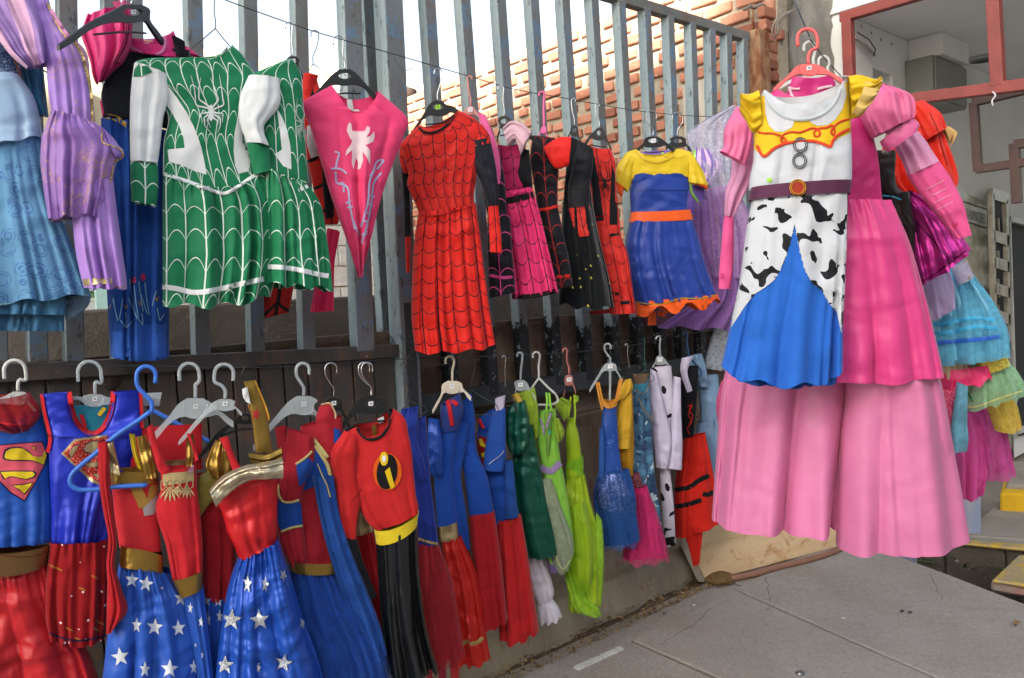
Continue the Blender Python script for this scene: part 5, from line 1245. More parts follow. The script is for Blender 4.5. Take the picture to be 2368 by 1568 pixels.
g.tube('sleeve_cuff', [(2028, 332, 2100, 278), (2034, 345, 2116, 296), (2046, 358, 2110, 310)], cloth('#ee6ea8', 'satin', wr=.3), .06, zo=.035)
g = Garment('jumpsuit', 'pale pink jumpsuit with darker pink forearms behind the cow print dress', 'costume', (1880, 260), depth=2.42, yaw=54)
LP = cloth('#e9a2cc', 'satin', wr=.8); HP = cloth('#f0609f', 'lycra', wr=.8)
g.tube('torso', [(1740, 270, 2000, 260), (1760, 480, 1980, 480)], LP, .05)
g.tube('sleeve', [(1690, 330, 1745, 330), (1690, 400, 1745, 395), (1676, 450, 1712, 470), (1674, 500, 1695, 505)], LP, .05, (2, .006, .012), zo=.02)
g.tube('sleeve_cuff', [(1674, 498, 1696, 502), (1668, 560, 1696, 570), (1662, 640, 1692, 642), (1661, 668, 1688, 668)], HP, .035, zo=.02)
g.decal('cuff_mark', [(1666, 632), (1674, 632), (1676, 644), (1668, 646)], cloth('#d8407a', 'lycra'), ['sleeve_cuff'])
g.tube('sleeve', [(2025, 290, 2095, 285), (2060, 340, 2130, 330), (2085, 390, 2150, 360), (2092, 410, 2162, 378)], LP, .06, (2, .006, .012), zo=.03)
g.tube('sleeve_cuff', [(2090, 408, 2161, 376), (2118, 450, 2190, 420), (2160, 500, 2215, 470), (2204, 555, 2236, 545)], HP, .055, (2, .004, .008), zo=.03)
g.strokes('cuff_tape', [[(2140, 440), (2162, 428), (2182, 418)], [(2150, 454), (2172, 444), (2188, 436)], [(2161, 470), (2182, 458), (2198, 450)], [(2168, 484), (2190, 474), (2204, 465)]], 2, cloth('#f6b6d2', 'satin', wr=0), ['sleeve_cuff_'])
g.decal('cuff_mark', [(2200, 516), (2214, 511), (2218, 524), (2206, 530)], cloth('#e0487f', 'lycra'), ['sleeve_cuff_'])
# ---- cow print dress in front
g = Garment('cow_print_dress', 'white, yellow and blue dress with cow print panels and buckle print, on the coral hanger', 'dress', (1860, 190), depth=2.06, yaw=54)
g.hanger('clear', 'coral plastic hanger at the front of the rack', (1867, 67), (1870, 148), (1788, 205), (1950, 186), mat=CORAL, r=23, side=1, ph=26, pw=32)
COW = cloth('#ccd1d8', 'lycra', cow(sc=23), wr=.5); BLUEC = cloth('#2c6ed2', 'cotton', wr=.7); WHT = cloth('#cbd0d8', 'lycra', wr=.5)
g.tube('skirt', [(1738, 467, 1958, 449), (1726, 530, 1956, 530), (1712, 640, 1952, 640), (1690, 750, 1946, 745), (1668, 852, 1944, 862, 26)], BLUEC, .082, (4, .004, .03), nu=70, hemw=.03)
g.tube('under_hem', [(1700, 850, 1940, 850), (1706, 882, 1938, 884, 8)], cloth('#2560bd', 'cotton'), .06, (4, .01, .03), zo=-.03)
g.tube('bodice', [(1766, 210, 1957, 182, 62), (1752, 235, 1962, 225, 22), (1745, 300, 1966, 300), (1742, 370, 1968, 360), (1732, 440, 1966, 425), (1738, 470, 1960, 448)], WHT, .085, (2.5, .0, .008))
YD = cloth('#f0c924', 'lycra', wr=.6)
yk = [(1742, 218), (1766, 212), (1778, 240), (1800, 264), (1830, 276), (1870, 276), (1908, 262), (1934, 236), (1944, 190), (1962, 192), (1966, 300), (1944, 312), (1928, 325), (1921, 340), (1905, 335), (1880, 326), (1850, 328), (1815, 332), (1790, 343), (1766, 362), (1752, 340), (1745, 300)]
g.paint('bodice', [(x-(14 if x < 1770 and y < 350 else 0)+(14 if x > 1942 else 0), y) for x, y in yk], YD)
g.decal('yellow_yoke', yk, YD, ['bodice'], cell=7)
g.strokes('red_edging', [[(1750, 336), (1766, 361), (1790, 343), (1815, 332), (1850, 327), (1880, 326), (1905, 333), (1921, 340)], [(1921, 340), (1928, 322), (1944, 308), (1966, 298)]], 6.5, cloth('#e8452a', 'lycra', wr=0), ['bodice'], .004)
curl = [(1752, 305), (1768, 308), (1782, 308), (1800, 312), (1814, 320), (1818, 326), (1812, 330), (1806, 322), (1812, 312), (1830, 305), (1850, 306), (1862, 302), (1880, 296), (1892, 300), (1896, 312), (1888, 316), (1882, 308), (1892, 298), (1912, 295), (1924, 290), (1930, 300), (1928, 312), (1922, 306), (1930, 292), (1942, 282), (1964, 275)]
g.strokes('red_scroll', curl, 4.5, cloth('#e8452a', 'lycra', wr=0), ['bodice'], .0045, step=3)
for pl_ in ([(1768, 212), (1782, 238), (1806, 262), (1838, 277), (1832, 294), (1812, 305), (1792, 304), (1778, 290), (1770, 262)], [(1868, 276), (1900, 266), (1928, 242), (1942, 196), (1952, 186), (1958, 220), (1948, 252), (1932, 276), (1914, 289), (1890, 291), (1876, 284)]):
    g.decal('collar_print', pl_, cloth('#ced3da', 'lycra', wr=.3), ['bodice'], .004)
g.strokes('neck_binding', [(1768, 210), (1778, 236), (1800, 260), (1832, 274), (1866, 275), (1905, 262), (1932, 234), (1948, 186)], 9, cloth('#c3ccd2', 'lycra', wr=.2), ['bodice'], .006)
g.tube('lining', [(1782, 225, 1935, 212, 42), (1800, 268, 1915, 262)], cloth('#cfb98a', 'cotton'), .01, zo=-.035)
g.tube('flutter_sleeve', [(1752, 214, 1758, 300), (1735, 222, 1738, 310), (1718, 224, 1724, 285), (1710, 222, 1709, 262)], YD, .05, (3, .01, .02), zo=.02)
g.tube('flutter_sleeve', [(1955, 184, 1962, 282), (1975, 180, 1968, 278), (2000, 185, 1990, 270), (2020, 190, 2008, 240), (2030, 182, 2028, 215)], YD, .06, (3, .012, .022), zo=.02)
g.tube('sleeve_lining', [(1990, 200, 1962, 268), (2010, 205, 1980, 276), (2024, 215, 2000, 255)], cloth('#e3c679', 'cotton'), .03, (2, .008, .012), zo=.045)
def ring(c, a, b, t=0): return [(c[0]+a*math.cos(q)*math.cos(t)-b*math.sin(q)*math.sin(t), c[1]+a*math.cos(q)*math.sin(t)+b*math.sin(q)*math.cos(t)) for q in np.linspace(0, 2*math.pi, 25)[:-1]]
for c in ((1851, 335), (1849, 372)):
    g.decal('button_print', ring(c, 17, 18), cloth('#ced3da', 'lycra', wr=0), ['bodice'], .005); g.strokes('button_ring', [ring(c, 16, 17)+[ring(c, 16, 17)[0]], ring(c, 12, 12.5)+[ring(c, 12, 12.5)[0]]], 2.0, cloth('#2a3038', 'lycra', wr=0), ['bodice'], .006, step=4)
BELT = cloth('#5c2f4c', 'lycra', wr=.3)
g.tube('belt', [(1734, 437, 1967, 420), (1731, 466, 1963, 450)], BELT, .098, wr=.001)
g.decal('buckle_print', ring((1845, 434), 20, 20), cloth('#a83a2a', 'lycra', wr=0), None, .0055); g.strokes('buckle_ring', [ring((1845, 434), 18.5, 19)+[ring((1845, 434), 18.5, 19)[0]], ring((1845, 434), 14.5, 15)+[ring((1845, 434), 14.5, 15)[0]]], 2.2, cloth('#e0a83a', 'lycra', wr=0), None, .007, step=4)
g.decal('neon_sticker', [(1774, 413), (1782, 411), (1786, 418), (1778, 422), (1773, 419)], NEON, None, .005)
chl = [(1736, 440), (1785, 440), (1844, 440), (1842, 490), (1838, 516), (1830, 550), (1818, 590), (1804, 625), (1788, 650), (1770, 664), (1748, 678), (1725, 705), (1690, 758), (1700, 700), (1716, 600), (1728, 520)]
chr_ = [(1838, 440), (1900, 432), (1966, 425), (1958, 540), (1954, 640), (1950, 760), (1945, 770), (1935, 720), (1920, 705), (1900, 670), (1878, 655), (1862, 625), (1850, 580), (1840, 530), (1836, 510), (1838, 490)]
for q_ in ('skirt', 'bodice'): g.paint(q_, [(x-(12 if x < 1760 else 0), y) for x, y in chl], COW); g.paint(q_, [(x+(12 if x > 1940 else 0), y) for x, y in chr_], COW)
g.decal('cow_print_panel', chl, COW, ['skirt', 'bodice'], .004, 7); g.decal('cow_print_panel', chr_, COW, ['skirt', 'bodice'], .004, 7)
# ---- things hung further back on the right
def R_(name, label, cat, a, depth, yaw=52): return Garment(name, label, cat, a, None, yaw, depth)
g = R_('cape_dress', 'orange red satin cape dress behind the pink puff sleeve', 'dress', (2120, 260), 2.62)
RO = cloth('#e8311f', 'satin')
g.tube('cape', [(2040, 245, 2130, 240), (2050, 290, 2160, 280), (2035, 380, 2195, 350), (2060, 440, 2210, 430), (2100, 470, 2190, 455)], RO, .07, (3, .014, .02)); g.tube('collar', [(2085, 250, 2128, 238), (2110, 290, 2165, 268), (2130, 330, 2180, 300)], RO, .05, (2, .01, .014), zo=.03)
g.strokes('stitching', [(2150, 260), (2168, 300), (2178, 340), (2190, 380)], 2.5, cloth('#8f1e18', 'cotton', wr=0))
g.tube('cuff', [(2172, 290, 2195, 330), (2195, 295, 2200, 322), (2212, 306, 2198, 338)], cloth('#dcb878', 'cotton'), .03)
g.hanger('clear', 'clear plastic hanger at the back of the front rack', (1905, 130), (1915, 172), (1990, 180), (2040, 185), r=12, ph=12, pw=14, tagged=False, mat=WHITEP)
g = R_('dress', 'black leather bodice dress with shiny metallic pink skirt', 'dress', (2110, 450), 2.5)
BLE = cloth('#1c1b18', 'vinyl'); MPK = cloth('#c23a9c', 'foil')
g.tube('bodice', [(2022, 350, 2070, 350), (2026, 440, 2080, 440), (2050, 470, 2110, 450)], BLE, .06); g.tube('skirt', [(2085, 462, 2105, 440), (2095, 540, 2165, 478), (2100, 610, 2215, 545), (2108, 664, 2236, 575, 6)], MPK, .09, (4, .012, .022), gather=(9, .006))
g.tube('belt_flap', [(2030, 462, 2092, 445), (2060, 520, 2100, 480), (2085, 570, 2118, 555), (2095, 605, 2124, 590)], BLE, .06, zo=.03); g.strokes('skirt_seam', [[(2112, 505), (2150, 545), (2185, 590)], [(2108, 660), (2150, 640), (2190, 612), (2234, 578)]], 5, cloth('#7d1f63', 'foil', wr=.2), ['skirt'])
g.strokes('sequin_trim', [(2040, 452), (2068, 456), (2084, 462)], 4, cloth('#2fb6d8', 'glitter', wr=0), None, .004)
g = R_('tulle_dress', 'turquoise tulle dress with satin ribbon bands', 'dress', (2230, 650), 2.75)
TQ = cloth('#6cc6ea', 'tulle', alpha=.62); TQR = cloth('#3fb4e6', 'satin', wr=.3); RBL = cloth('#2f6fd8', 'satin', wr=.2)
g.tube('skirt', [(2130, 600, 2200, 610), (2140, 680, 2260, 660), (2150, 760, 2305, 740), (2150, 835, 2320, 812)], cloth('#86cdea', 'satin', wr=.5), .1, (4, .014, .03), hemw=.02); g.tube('tulle_layer', [(2175, 610, 2215, 600), (2170, 700, 2280, 690), (2150, 790, 2318, 770), (2152, 842, 2322, 818)], TQ, .11, (5, .014, .03), zo=.02)
g.strokes('ribbon_band', [[(2150, 752), (2200, 745), (2250, 735), (2300, 740)], [(2150, 772), (2200, 768), (2260, 755), (2308, 760)]], 9, TQR, None, .003); g.strokes('ribbon_band', [(2150, 796), (2200, 790), (2260, 785), (2316, 778)], 10, RBL, None, .003)
g = R_('dress', 'pale lavender sheer dress between the metallic skirt and the turquoise tulle', 'dress', (2150, 650), 2.66)
g.tube('skirt', [(2122, 630, 2180, 612), (2128, 690, 2196, 660), (2145, 742, 2200, 710)], cloth('#bfaedb', 'satin'), .06, (3, .01, .016), zo=.02); g.tube('side_strip', [(2112, 660, 2122, 655), (2130, 720, 2148, 720), (2148, 790, 2164, 785)], cloth('#efe6b4', 'cotton'), .04)
g.tube('sleeve_end', [(2200, 620, 2235, 600), (2215, 660, 2250, 640)], cloth('#cfc2d8', 'tulle', alpha=.6), .03); g.strokes('gold_trim', [(2240, 640), (2247, 650), (2238, 664)], 4, TRIMGOLD, None)
g = R_('dress', 'dress of cream, hot pink and pale green tiers under the turquoise tulle', 'dress', (2230, 860), 2.82)
g.tube('cream_tier', [(2150, 820, 2230, 810), (2158, 870, 2212, 868)], cloth('#cfc19a', 'satin'), .06, (3, .01, .014), zo=.06); g.tube('pink_tier', [(2160, 850, 2265, 838), (2160, 905, 2276, 864)], cloth('#ef3a78', 'satin'), .08, (6, .01, .018), hemw=.03, zo=.045)
g.tube('yellow_tier', [(2240, 835, 2310, 815), (2262, 860, 2318, 838)], cloth('#ead64a', 'glitter'), .05, (4, .008, .012), zo=.05)
g.tube('green_tulle', [(2240, 835, 2320, 825), (2225, 900, 2345, 860), (2222, 945, 2366, 905)], cloth('#a6dcae', 'tulle', alpha=.62), .09, (4, .012, .028), hemw=.02); g.strokes('yellow_piping', [(2224, 942), (2260, 940), (2300, 925), (2364, 904)], 3, cloth('#dfe08a', 'satin', wr=0), None)
g.strokes('green_ribbon', [[(2224, 900), (2220, 915), (2220, 932)], [(2232, 902), (2244, 918), (2250, 930)]], 5, cloth('#1e7a4e', 'satin', wr=0), None, .01)
g = R_('dress', 'yellow organza dress with gold lace hem at the right edge', 'dress', (2320, 940), 2.9)
g.tube('skirt', [(2270, 900, 2330, 905), (2285, 950, 2350, 940), (2300, 995, 2358, 985, 6)], cloth('#dcc056', 'tulle', flecks('#b58a2c', 40, .2), alpha=.88), .07, (3, .01, .02))
g = R_('dress', 'pink dress with a pale blue sheer bell sleeve hung low on the right', 'dress', (2200, 960), 2.72)
g.tube('bell_sleeve', [(2205, 880, 2228, 890), (2195, 960, 2226, 960), (2190, 1010, 2228, 1010), (2192, 1042, 2226, 1035)], cloth('#79bdd6', 'tulle', alpha=.85), .05, (2, .01, .014), zo=.03)
g.tube('bodice', [(2162, 900, 2212, 905), (2170, 1000, 2205, 990)], cloth('#e34a72', 'glitter'), .05); g.tube('leaf_trim', [(2190, 1045, 2208, 1040), (2192, 1065, 2200, 1068)], cloth('#1c6a44', 'satin'), .02)
g = R_('dress', 'long magenta organza dress hanging lowest at the right', 'dress', (2260, 1020), 3.0)
MO = cloth('#d54f9c', 'satin', wr=.7)
g.tube('skirt', [(2195, 960, 2270, 930), (2200, 1060, 2285, 1050), (2205, 1142, 2270, 1128, 10)], MO, .09, (3, .014, .03), hemw=.02); g.tube('organza_layer', [(2235, 940, 2295, 915), (2255, 1020, 2318, 1010), (2262, 1100, 2332, 1085, 8)], cloth('#cf4fa0', 'tulle', alpha=.7), .08, (3, .014, .028), zo=.03)

tw5 = thing('hanging_wire', 'thin line running back from the coral hanger that carries the rear dresses', 'wire', tuple(D(1900, 110, 2.6)))
cord('wire_strand', smooth([D(1874, 92, 2.05), D(1890, 112, 2.35), D(1906, 134, 2.62), D(1960, 190, 3.2), D(2010, 232, 4.2)], 20), .002, WIRE, tw5, 5)
# ================================================================ lower row, left to right
CROYAL = '#1f4fb4'; CRED = '#cf2430'
BSAT = cloth('#2159bb', 'satin', wr=1.0); BMET = cloth('#2237c4', 'shiny', wr=.9); RCOT = cloth('#c92530', 'cotton', wr=.6); RSAT = cloth('#cc1f28', 'shiny', wr=.8)
NAVY = cloth('#1a2044', 'cotton', wr=0); YPR = cloth('#e2c62a', 'cotton', wr=.2)
def C(i, j, pts): return [(592*i+x/4, 392*j+y/4) for x, y in pts]
def L_(name, label, cat, a, off, yaw=16, **k): return Garment(name, label, cat, a, off, yaw, **k)
# ---- printed S costume at the left edge
g = L_('costume_dress', 'blue costume dress with pink and yellow S shield and red skirt at the left edge', 'dress', (40, 950), .27)
g.hanger('clear', 'white plastic hanger at the left edge holding the printed S shield dress', (34, 833), (42, 905), (-70, 960), (92, 960), mat=WHITEP, r=25, side=1, ph=30, pw=26)
g.tube('bodice', [(-90, 945, 95, 945, 20), (-90, 1000, 108, 1000), (-90, 1100, 118, 1100), (-90, 1180, 124, 1180), (-90, 1262, 122, 1250)], BSAT, .06, (3, .002, .008), wr=.004)
g.tube('skirt', [(-90, 1300, 110, 1292), (-90, 1400, 140, 1390), (-90, 1500, 195, 1490), (-90, 1620, 245, 1610)], cloth('#c4222c', 'satin', wr=.6), .06, (3.2, .008, .03), gather=(12, .006), wr=.007)
g.tube('tulle_collar', [(-60, 915, 70, 905, 8), (-50, 955, 97, 945, 6), (-20, 985, 90, 970), (30, 1000, 70, 992)], cloth('#9c1f28', 'tulle', dots('#e8e0e0', 60, .12, .4), alpha=.85), .05, (3, .006, .014), zo=.015)
g.strokes('collar_binding', [(-60, 975), (0, 978), (40, 984)], 5, RCOT, None)
sh = C(0, 2, [(-80, 985), (80, 968), (395, 945), (420, 1000), (440, 1070), (425, 1150), (340, 1310), (225, 1505), (100, 1430), (-60, 1270)])
g.decal('shield_outline', sh, NAVY, ['bodice'], .002, 7)
cx_ = sum(p[0] for p in sh)/len(sh); cy_ = sum(p[1] for p in sh)/len(sh)
g.decal('shield_print', [(cx_+(x-cx_)*.95, cy_+(y-cy_)*.955) for x, y in sh], cloth('#d85a6c', 'cotton', wr=.3), ['bodice'], .003, 7)
for pts in ([(40, 1090), (55, 1040), (90, 1018), (150, 1008), (215, 1015), (265, 1050), (300, 1082), (345, 1092), (390, 1088), (412, 1030), (432, 1075), (405, 1162), (350, 1138), (295, 1120), (200, 1117), (100, 1116), (55, 1108)], [(5, 1230), (120, 1226), (300, 1228), (325, 1248), (305, 1275), (240, 1294), (180, 1285), (120, 1268), (80, 1275), (45, 1292)], [(120, 1356), (200, 1352), (300, 1332), (265, 1385), (225, 1428), (180, 1390)], [(300, 1000), (325, 998), (316, 1025)]):
    p = C(0, 2, pts); c = (sum(q[0] for q in p)/len(p), sum(q[1] for q in p)/len(p))
    g.decal('letter_outline', [(c[0]+(x-c[0])*1.06+(1.5 if x > c[0] else -1.5), c[1]+(y-c[1])*1.1+(1.5 if y > c[1] else -1.5)) for x, y in p], NAVY, ['bodice'], .004, 7)
    g.decal('letter_print', p, YPR, ['bodice'], .005, 7)
g.tube('belt', [(-90, 1256, 126, 1247, 8), (-90, 1308, 113, 1296, 10)], cloth('#94714a', 'foil', wr=.6), .08, zo=.015, wr=.001); g.strokes('belt_stitching', [(-5, 1283), (40, 1288), (85, 1285), (112, 1275)], 1.6, cloth('#6b3a2a', 'cotton', wr=0), ['belt'])
# ---- metallic blue S costume
g = L_('costume_dress', 'metallic blue costume dress with red piping, glitter S shield and sequined red skirt', 'dress', (210, 930), .335)
g.hanger('clear', 'clear straight plastic hanger with two tags in the metallic blue S shield dress', (206, 836), (219, 912), (168, 918), (372, 915), r=27, side=1, ph=26, pw=30, z=-.01)
g.tube('side_clip', [(330, 910, 332, 940), (374, 908, 368, 940)], CLEAR, .008, zo=-.01, wr=0)
g.tube('sequin_skirt', [(116, 1248, 251, 1240), (108, 1330, 252, 1320), (106, 1420, 250, 1410), (114, 1464, 244, 1468, 12)], cloth('#9a161c', 'cotton', dots('#dfdfe4', 46, .13, .9)), .06, (3, .008, .016), gather=(8, .006))
g.strokes('skirt_hem', [(114, 1464), (140, 1474), (180, 1482), (220, 1476), (244, 1470)], 4, NAVY, ['sequin_skirt'])
for c in ((122, 1310), (220, 1335), (190, 1362), (160, 1455), (222, 1455), (232, 1440), (180, 1478), (136, 1316)): g.decal('leaf_print', [(c[0]+9*math.cos(a)+3*math.sin(a), c[1]+4*math.sin(a)+3*math.cos(a)) for a in np.linspace(0, 6.28, 9)[:-1]], cloth('#a8641e', 'satin', wr=0), ['sequin_skirt'])
g.tube('back_panel', [(160, 940, 262, 935, 4), (165, 985, 255, 985), (190, 1010, 235, 1010)], cloth('#2a9fb8', 'satin'), .012, zo=-.03)
g.strokes('back_tie', [(186, 960), (192, 975), (196, 1000)], 9, RCOT, None, .004, flat=-.012); g.strokes('neck_label', [(228, 962), (242, 944)], 9, YPR, None, flat=-.01)
g.tube('bodice', [(112, 1000, 331, 1000), (114, 1080, 305, 1080), (118, 1180, 268, 1180), (118, 1256, 251, 1246)], BMET, .06, (2.5, .002, .012), zo=0, wr=.004)
g.tube('shoulder', [(97, 911, 160, 907), (104, 950, 166, 950), (110, 985, 185, 992), (112, 1004, 222, 1006)], BMET, .05, wr=.005); g.tube('shoulder', [(262, 905, 328, 903), (256, 950, 328, 950), (240, 985, 329, 985), (205, 1006, 331, 1004)], BMET, .05, wr=.005)
g.strokes('neck_piping', [(160, 906), (165, 940), (178, 975), (200, 998), (214, 1002), (232, 994), (248, 972), (258, 940), (262, 905)], 11, RCOT, None, .006)
g.strokes('armhole_piping', [[(96, 911), (102, 950), (110, 985), (116, 1012), (112, 1038), (108, 1052)], [(325, 906), (327, 960), (328, 990)]], 8, RCOT, None, .006)
g.decal('shield_edge', C(0, 2, [(565, 1060), (690, 925), (1040, 878), (1050, 1400), (850, 1325)]), PALEGOLD, ['bodice'], .003, 7)
g.decal('shield_field', C(0, 2, [(590, 1060), (698, 945), (1040, 900), (1050, 1375), (860, 1300)]), cloth('#b5301f', 'glitter', wr=.2), ['bodice'], .004, 7)
for pts in ([(635, 1055), (680, 995), (728, 980), (700, 1030), (660, 1095)], [(775, 1020), (800, 975), (850, 950), (1000, 945), (1000, 1055), (850, 1053), (790, 1042)], [(770, 1148), (920, 1138), (1000, 1140), (1000, 1200), (880, 1180), (820, 1185), (785, 1165)], [(860, 1250), (1000, 1240), (1000, 1310), (920, 1300)]):
    p = C(0, 2, pts); c = (sum(q[0] for q in p)/len(p), sum(q[1] for q in p)/len(p))
    g.decal('letter_outline', [(c[0]+(x-c[0])*1.09, c[1]+(y-c[1])*1.16) for x, y in p], NAVY, ['bodice'], .005, 7); g.decal('letter_piece', p, PALEGOLD, ['bodice'], .006, 7)
# ---- red W costume with star skirt, on the blue tube hanger
STB = cloth('#2a5ec6', 'satin', wr=1.1); WST = cloth('#dde5ee', 'satin', wr=.4)
g = L_('costume_dress', 'red costume dress with gold V emblem, gold belt and blue skirt of white stars', 'dress', (330, 1000), .42)
bh = thing('clothes_hanger', 'blue tubular plastic hanger hooked through the red V emblem dress', 'hanger', Vector(g.p0), 'hangers holding the costumes')
g.hook((338, 846), (350, 955), 22, -1, BLUEP, bh, .0058, z=.02)
P = smooth([(349, 945), (322, 965), (270, 1000), (222, 1042), (190, 1068), (168, 1092), (166, 1108), (180, 1120), (215, 1122), (270, 1116), (340, 1112)], 40); V, Fc = sweep(g.U(P[:, 0], P[:, 1], .055), .0062, 8); link('shoulder_bar', mesh('shoulder_bar', V-g.p0, Fc, BLUEP), bh)
P = smooth([(349, 952), (380, 968), (420, 990), (470, 1018), (490, 1030)], 16); V, Fc = sweep(g.U(P[:, 0], P[:, 1], -.05), .0062, 8); link('shoulder_bar', mesh('shoulder_bar', V-g.p0, Fc, BLUEP), bh)
g.tube('back_panel', [(238, 1010, 470, 985, -6), (245, 1050, 470, 1045), (256, 1100, 470, 1092)], RCOT, .02, zo=-.045)
g.tube('skirt', [(276, 1298, 396, 1320, -10), (262, 1380, 440, 1385), (248, 1470, 463, 1470), (238, 1560, 470, 1562), (228, 1640, 480, 1640)], STB, .075, (2.7, .008, .03), gather=(9, .01), wr=.006)
g.tube('bodice', [(256, 1108, 368, 1106), (264, 1180, 368, 1180), (276, 1262, 374, 1270)], cloth('#d9333b', 'cotton', wr=.3), .06, wr=.002)
g.tube('gold_band', [(256, 1086, 366, 1082), (257, 1115, 366, 1112)], GOLD, .064, wr=.001)
g.tube('belt', [(280, 1254, 377, 1274, -8), (277, 1300, 377, 1320, -8)], GOLD, .09, zo=.022, wr=.001)
g.tube('gold_strap', [(246, 1018, 264, 1013), (250, 1050, 271, 1046), (257, 1090, 281, 1088)], PALEGOLD, .02, (2, .004, .004), gather=(4, .004), zo=.045, wr=.008)
g.tube('gold_strap', [(316, 1004, 336, 1000), (322, 1050, 352, 1042), (335, 1098, 363, 1096)], GOLD, .02, (2, .006, .006), zo=.04, wr=.008); g.tube('yellow_ruffle', [(299, 998, 312, 1000), (306, 1040, 320, 1048), (318, 1076, 330, 1080)], YPR, .02, (2, .006, .008), zo=.03)
g.decal('letter_emblem', C(0, 2, [(1198, 1368), (1302, 1356), (1362, 1480), (1388, 1355), (1470, 1345), (1465, 1420), (1380, 1520), (1330, 1560), (1290, 1568)]), cloth('#ad843c', 'satin', wr=.2), ['bodice'], .003, 6)
g.decal('letter_emblem', C(0, 2, [(1320, 1568), (1380, 1510), (1466, 1428), (1455, 1560), (1425, 1622), (1335, 1638)]), cloth('#a9a7a8', 'satin', wr=.2), ['bodice'], .004, 6)
for c, r, ro, sq in (((305, 1341), 20, .1, .85), ((338, 1350), 20, .15, .9), ((418, 1384), 19, .1, .8), ((316, 1446), 20, .05, .6), ((358, 1450), 21, .1, .95), ((413, 1453), 20, -.1, .85), ((278, 1519), 23, -.15, .95), ((335, 1548), 20, .05, .65), ((392, 1547), 23, .05, .95), ((448, 1543), 19, 0, .55), ((375, 1360), 4, 0, 1)): g.star(c, r, ro, WST, ['skirt'], sq)
g.tube('wavy_side_frill', [(228, 1015, 256, 1010), (232, 1110, 257, 1110), (243, 1180, 268, 1195), (252, 1230, 272, 1240), (248, 1290, 268, 1296), (250, 1330, 285, 1350), (249, 1380, 296, 1392), (248, 1448, 264, 1436)], cloth('#b01c24', 'cotton', wr=.5), .02, (1, .006, .012), zo=.055)
# ---- red camisole
g = L_('costume_dress', 'red camisole costume with tan lace trim and gold belt on a clear hanger', 'dress', (410, 1030), .475)
g.hanger('clear', 'clear plastic hanger of the lace trimmed red camisole, left of a matching one', (437, 840), (452, 920), (345, 1015), (540, 975), r=23, side=1, ph=46, pw=40)
g.tube('skirt', [(418, 1364, 470, 1350), (434, 1440, 480, 1440), (450, 1520, 490, 1530), (462, 1640, 500, 1640)], STB, .05, (3, .008, .016))
g.tube('bodice', [(370, 1084, 452, 1074), (372, 1130, 456, 1130), (360, 1170, 462, 1180), (383, 1260, 468, 1260), (398, 1338, 468, 1312)], RCOT, .06, (2, .002, .008))
g.tube('strap', [(340, 985, 352, 975), (352, 1035, 370, 1040), (366, 1084, 392, 1080)], RCOT, .014, zo=.04); g.tube('strap', [(430, 1000, 436, 998), (442, 1030, 449, 1030), (450, 1062, 458, 1058)], RCOT, .01, zo=.03)
g.tube('gold_strap', [(432, 1010, 448, 1002), (430, 1050, 450, 1045), (428, 1078, 446, 1076)], GOLD, .015, (2, .004, .004), wr=.008)
g.tube('back_trim', [(380, 1070, 448, 1068), (382, 1080, 448, 1078)], PALEGOLD, .012, zo=-.03)
LACE = cloth('#b9a678', 'cotton', wr=.2)
g.decal('lace_trim', [(371, 1100), (390, 1094), (420, 1092), (448, 1088), (449, 1112), (420, 1118), (390, 1122), (372, 1124)], LACE, ['bodice'], .003, 6)
ln = []
for x in (376, 392, 408, 424, 440): ln.append([(x+7*math.cos(a), 1122+(x-376)*-.05+11*math.sin(a)) for a in np.linspace(0, 6.28, 12)])
g.strokes('lace_loops', ln, 2.6, LACE, ['bodice'], .004, step=4)
for x, h in ((393, 36), (432, 28), (410, 18)):
    for a in (-.7, -.35, 0, .35, .7): g.decal('lace_drop', [(x, 1124), (x+math.sin(a)*h*.7-3, 1126+math.cos(a)*h*.6), (x+math.sin(a)*h, 1126+math.cos(a)*h), (x+math.sin(a)*h*.7+3, 1126+math.cos(a)*h*.6)], LACE, ['bodice'], .004, 6)
g.decal('neck_label', [(432, 1078), (448, 1074), (448, 1090), (434, 1094)], cloth('#d9a7c2', 'cotton', wr=0), ['bodice'], .006)
g.tube('belt', [(397, 1332, 468, 1308), (417, 1374, 466, 1352)], GOLD, .085, zo=.022, wr=.001)
for c, r, sq in (((435, 1372), 7, .5), ((440, 1406), 14, .5), ((465, 1438), 13, .5), ((452, 1492), 5, .6), ((468, 1515), 10, .4), ((455, 1365), 6, .8)): g.star(c, r, .1, WST, ['skirt'], sq)
# ---- olive and red dress between
g = L_('costume_dress', 'red costume dress with olive panel and gold knot, left of the satin corset', 'dress', (490, 1060), .435)
g.hanger('suit', 'black plastic hanger with an orange card, behind the gold knot', (575, 848), (566, 955), (452, 1062), (625, 1000), r=15, side=-1, ph=26, pw=16, tagged=False, hookmat=BLACKP)
g.tube('skirt', [(466, 1370, 535, 1380), (470, 1470, 530, 1470), (470, 1640, 525, 1640)], STB, .05, (3, .012, .02)); g.tube('bodice', [(455, 1095, 545, 1090), (458, 1180, 545, 1180), (465, 1280, 545, 1280), (466, 1380, 540, 1386)], cloth('#a81d28', 'cotton', wr=.6), .05, (2, .002, .014))
for c, r, sq in (((478, 1388), 15, .75), ((505, 1390), 15, .8), ((480, 1432), 18, .6), ((508, 1425), 16, .5), ((480, 1490), 8, .8)): g.star(c, r, .05, WST, ['skirt'], sq)
g.tube('olive_panel', [(458, 1092, 530, 1052), (452, 1130, 512, 1126), (450, 1165, 480, 1160), (454, 1192, 462, 1184)], cloth('#857a33', 'satin'), .02, zo=.045)
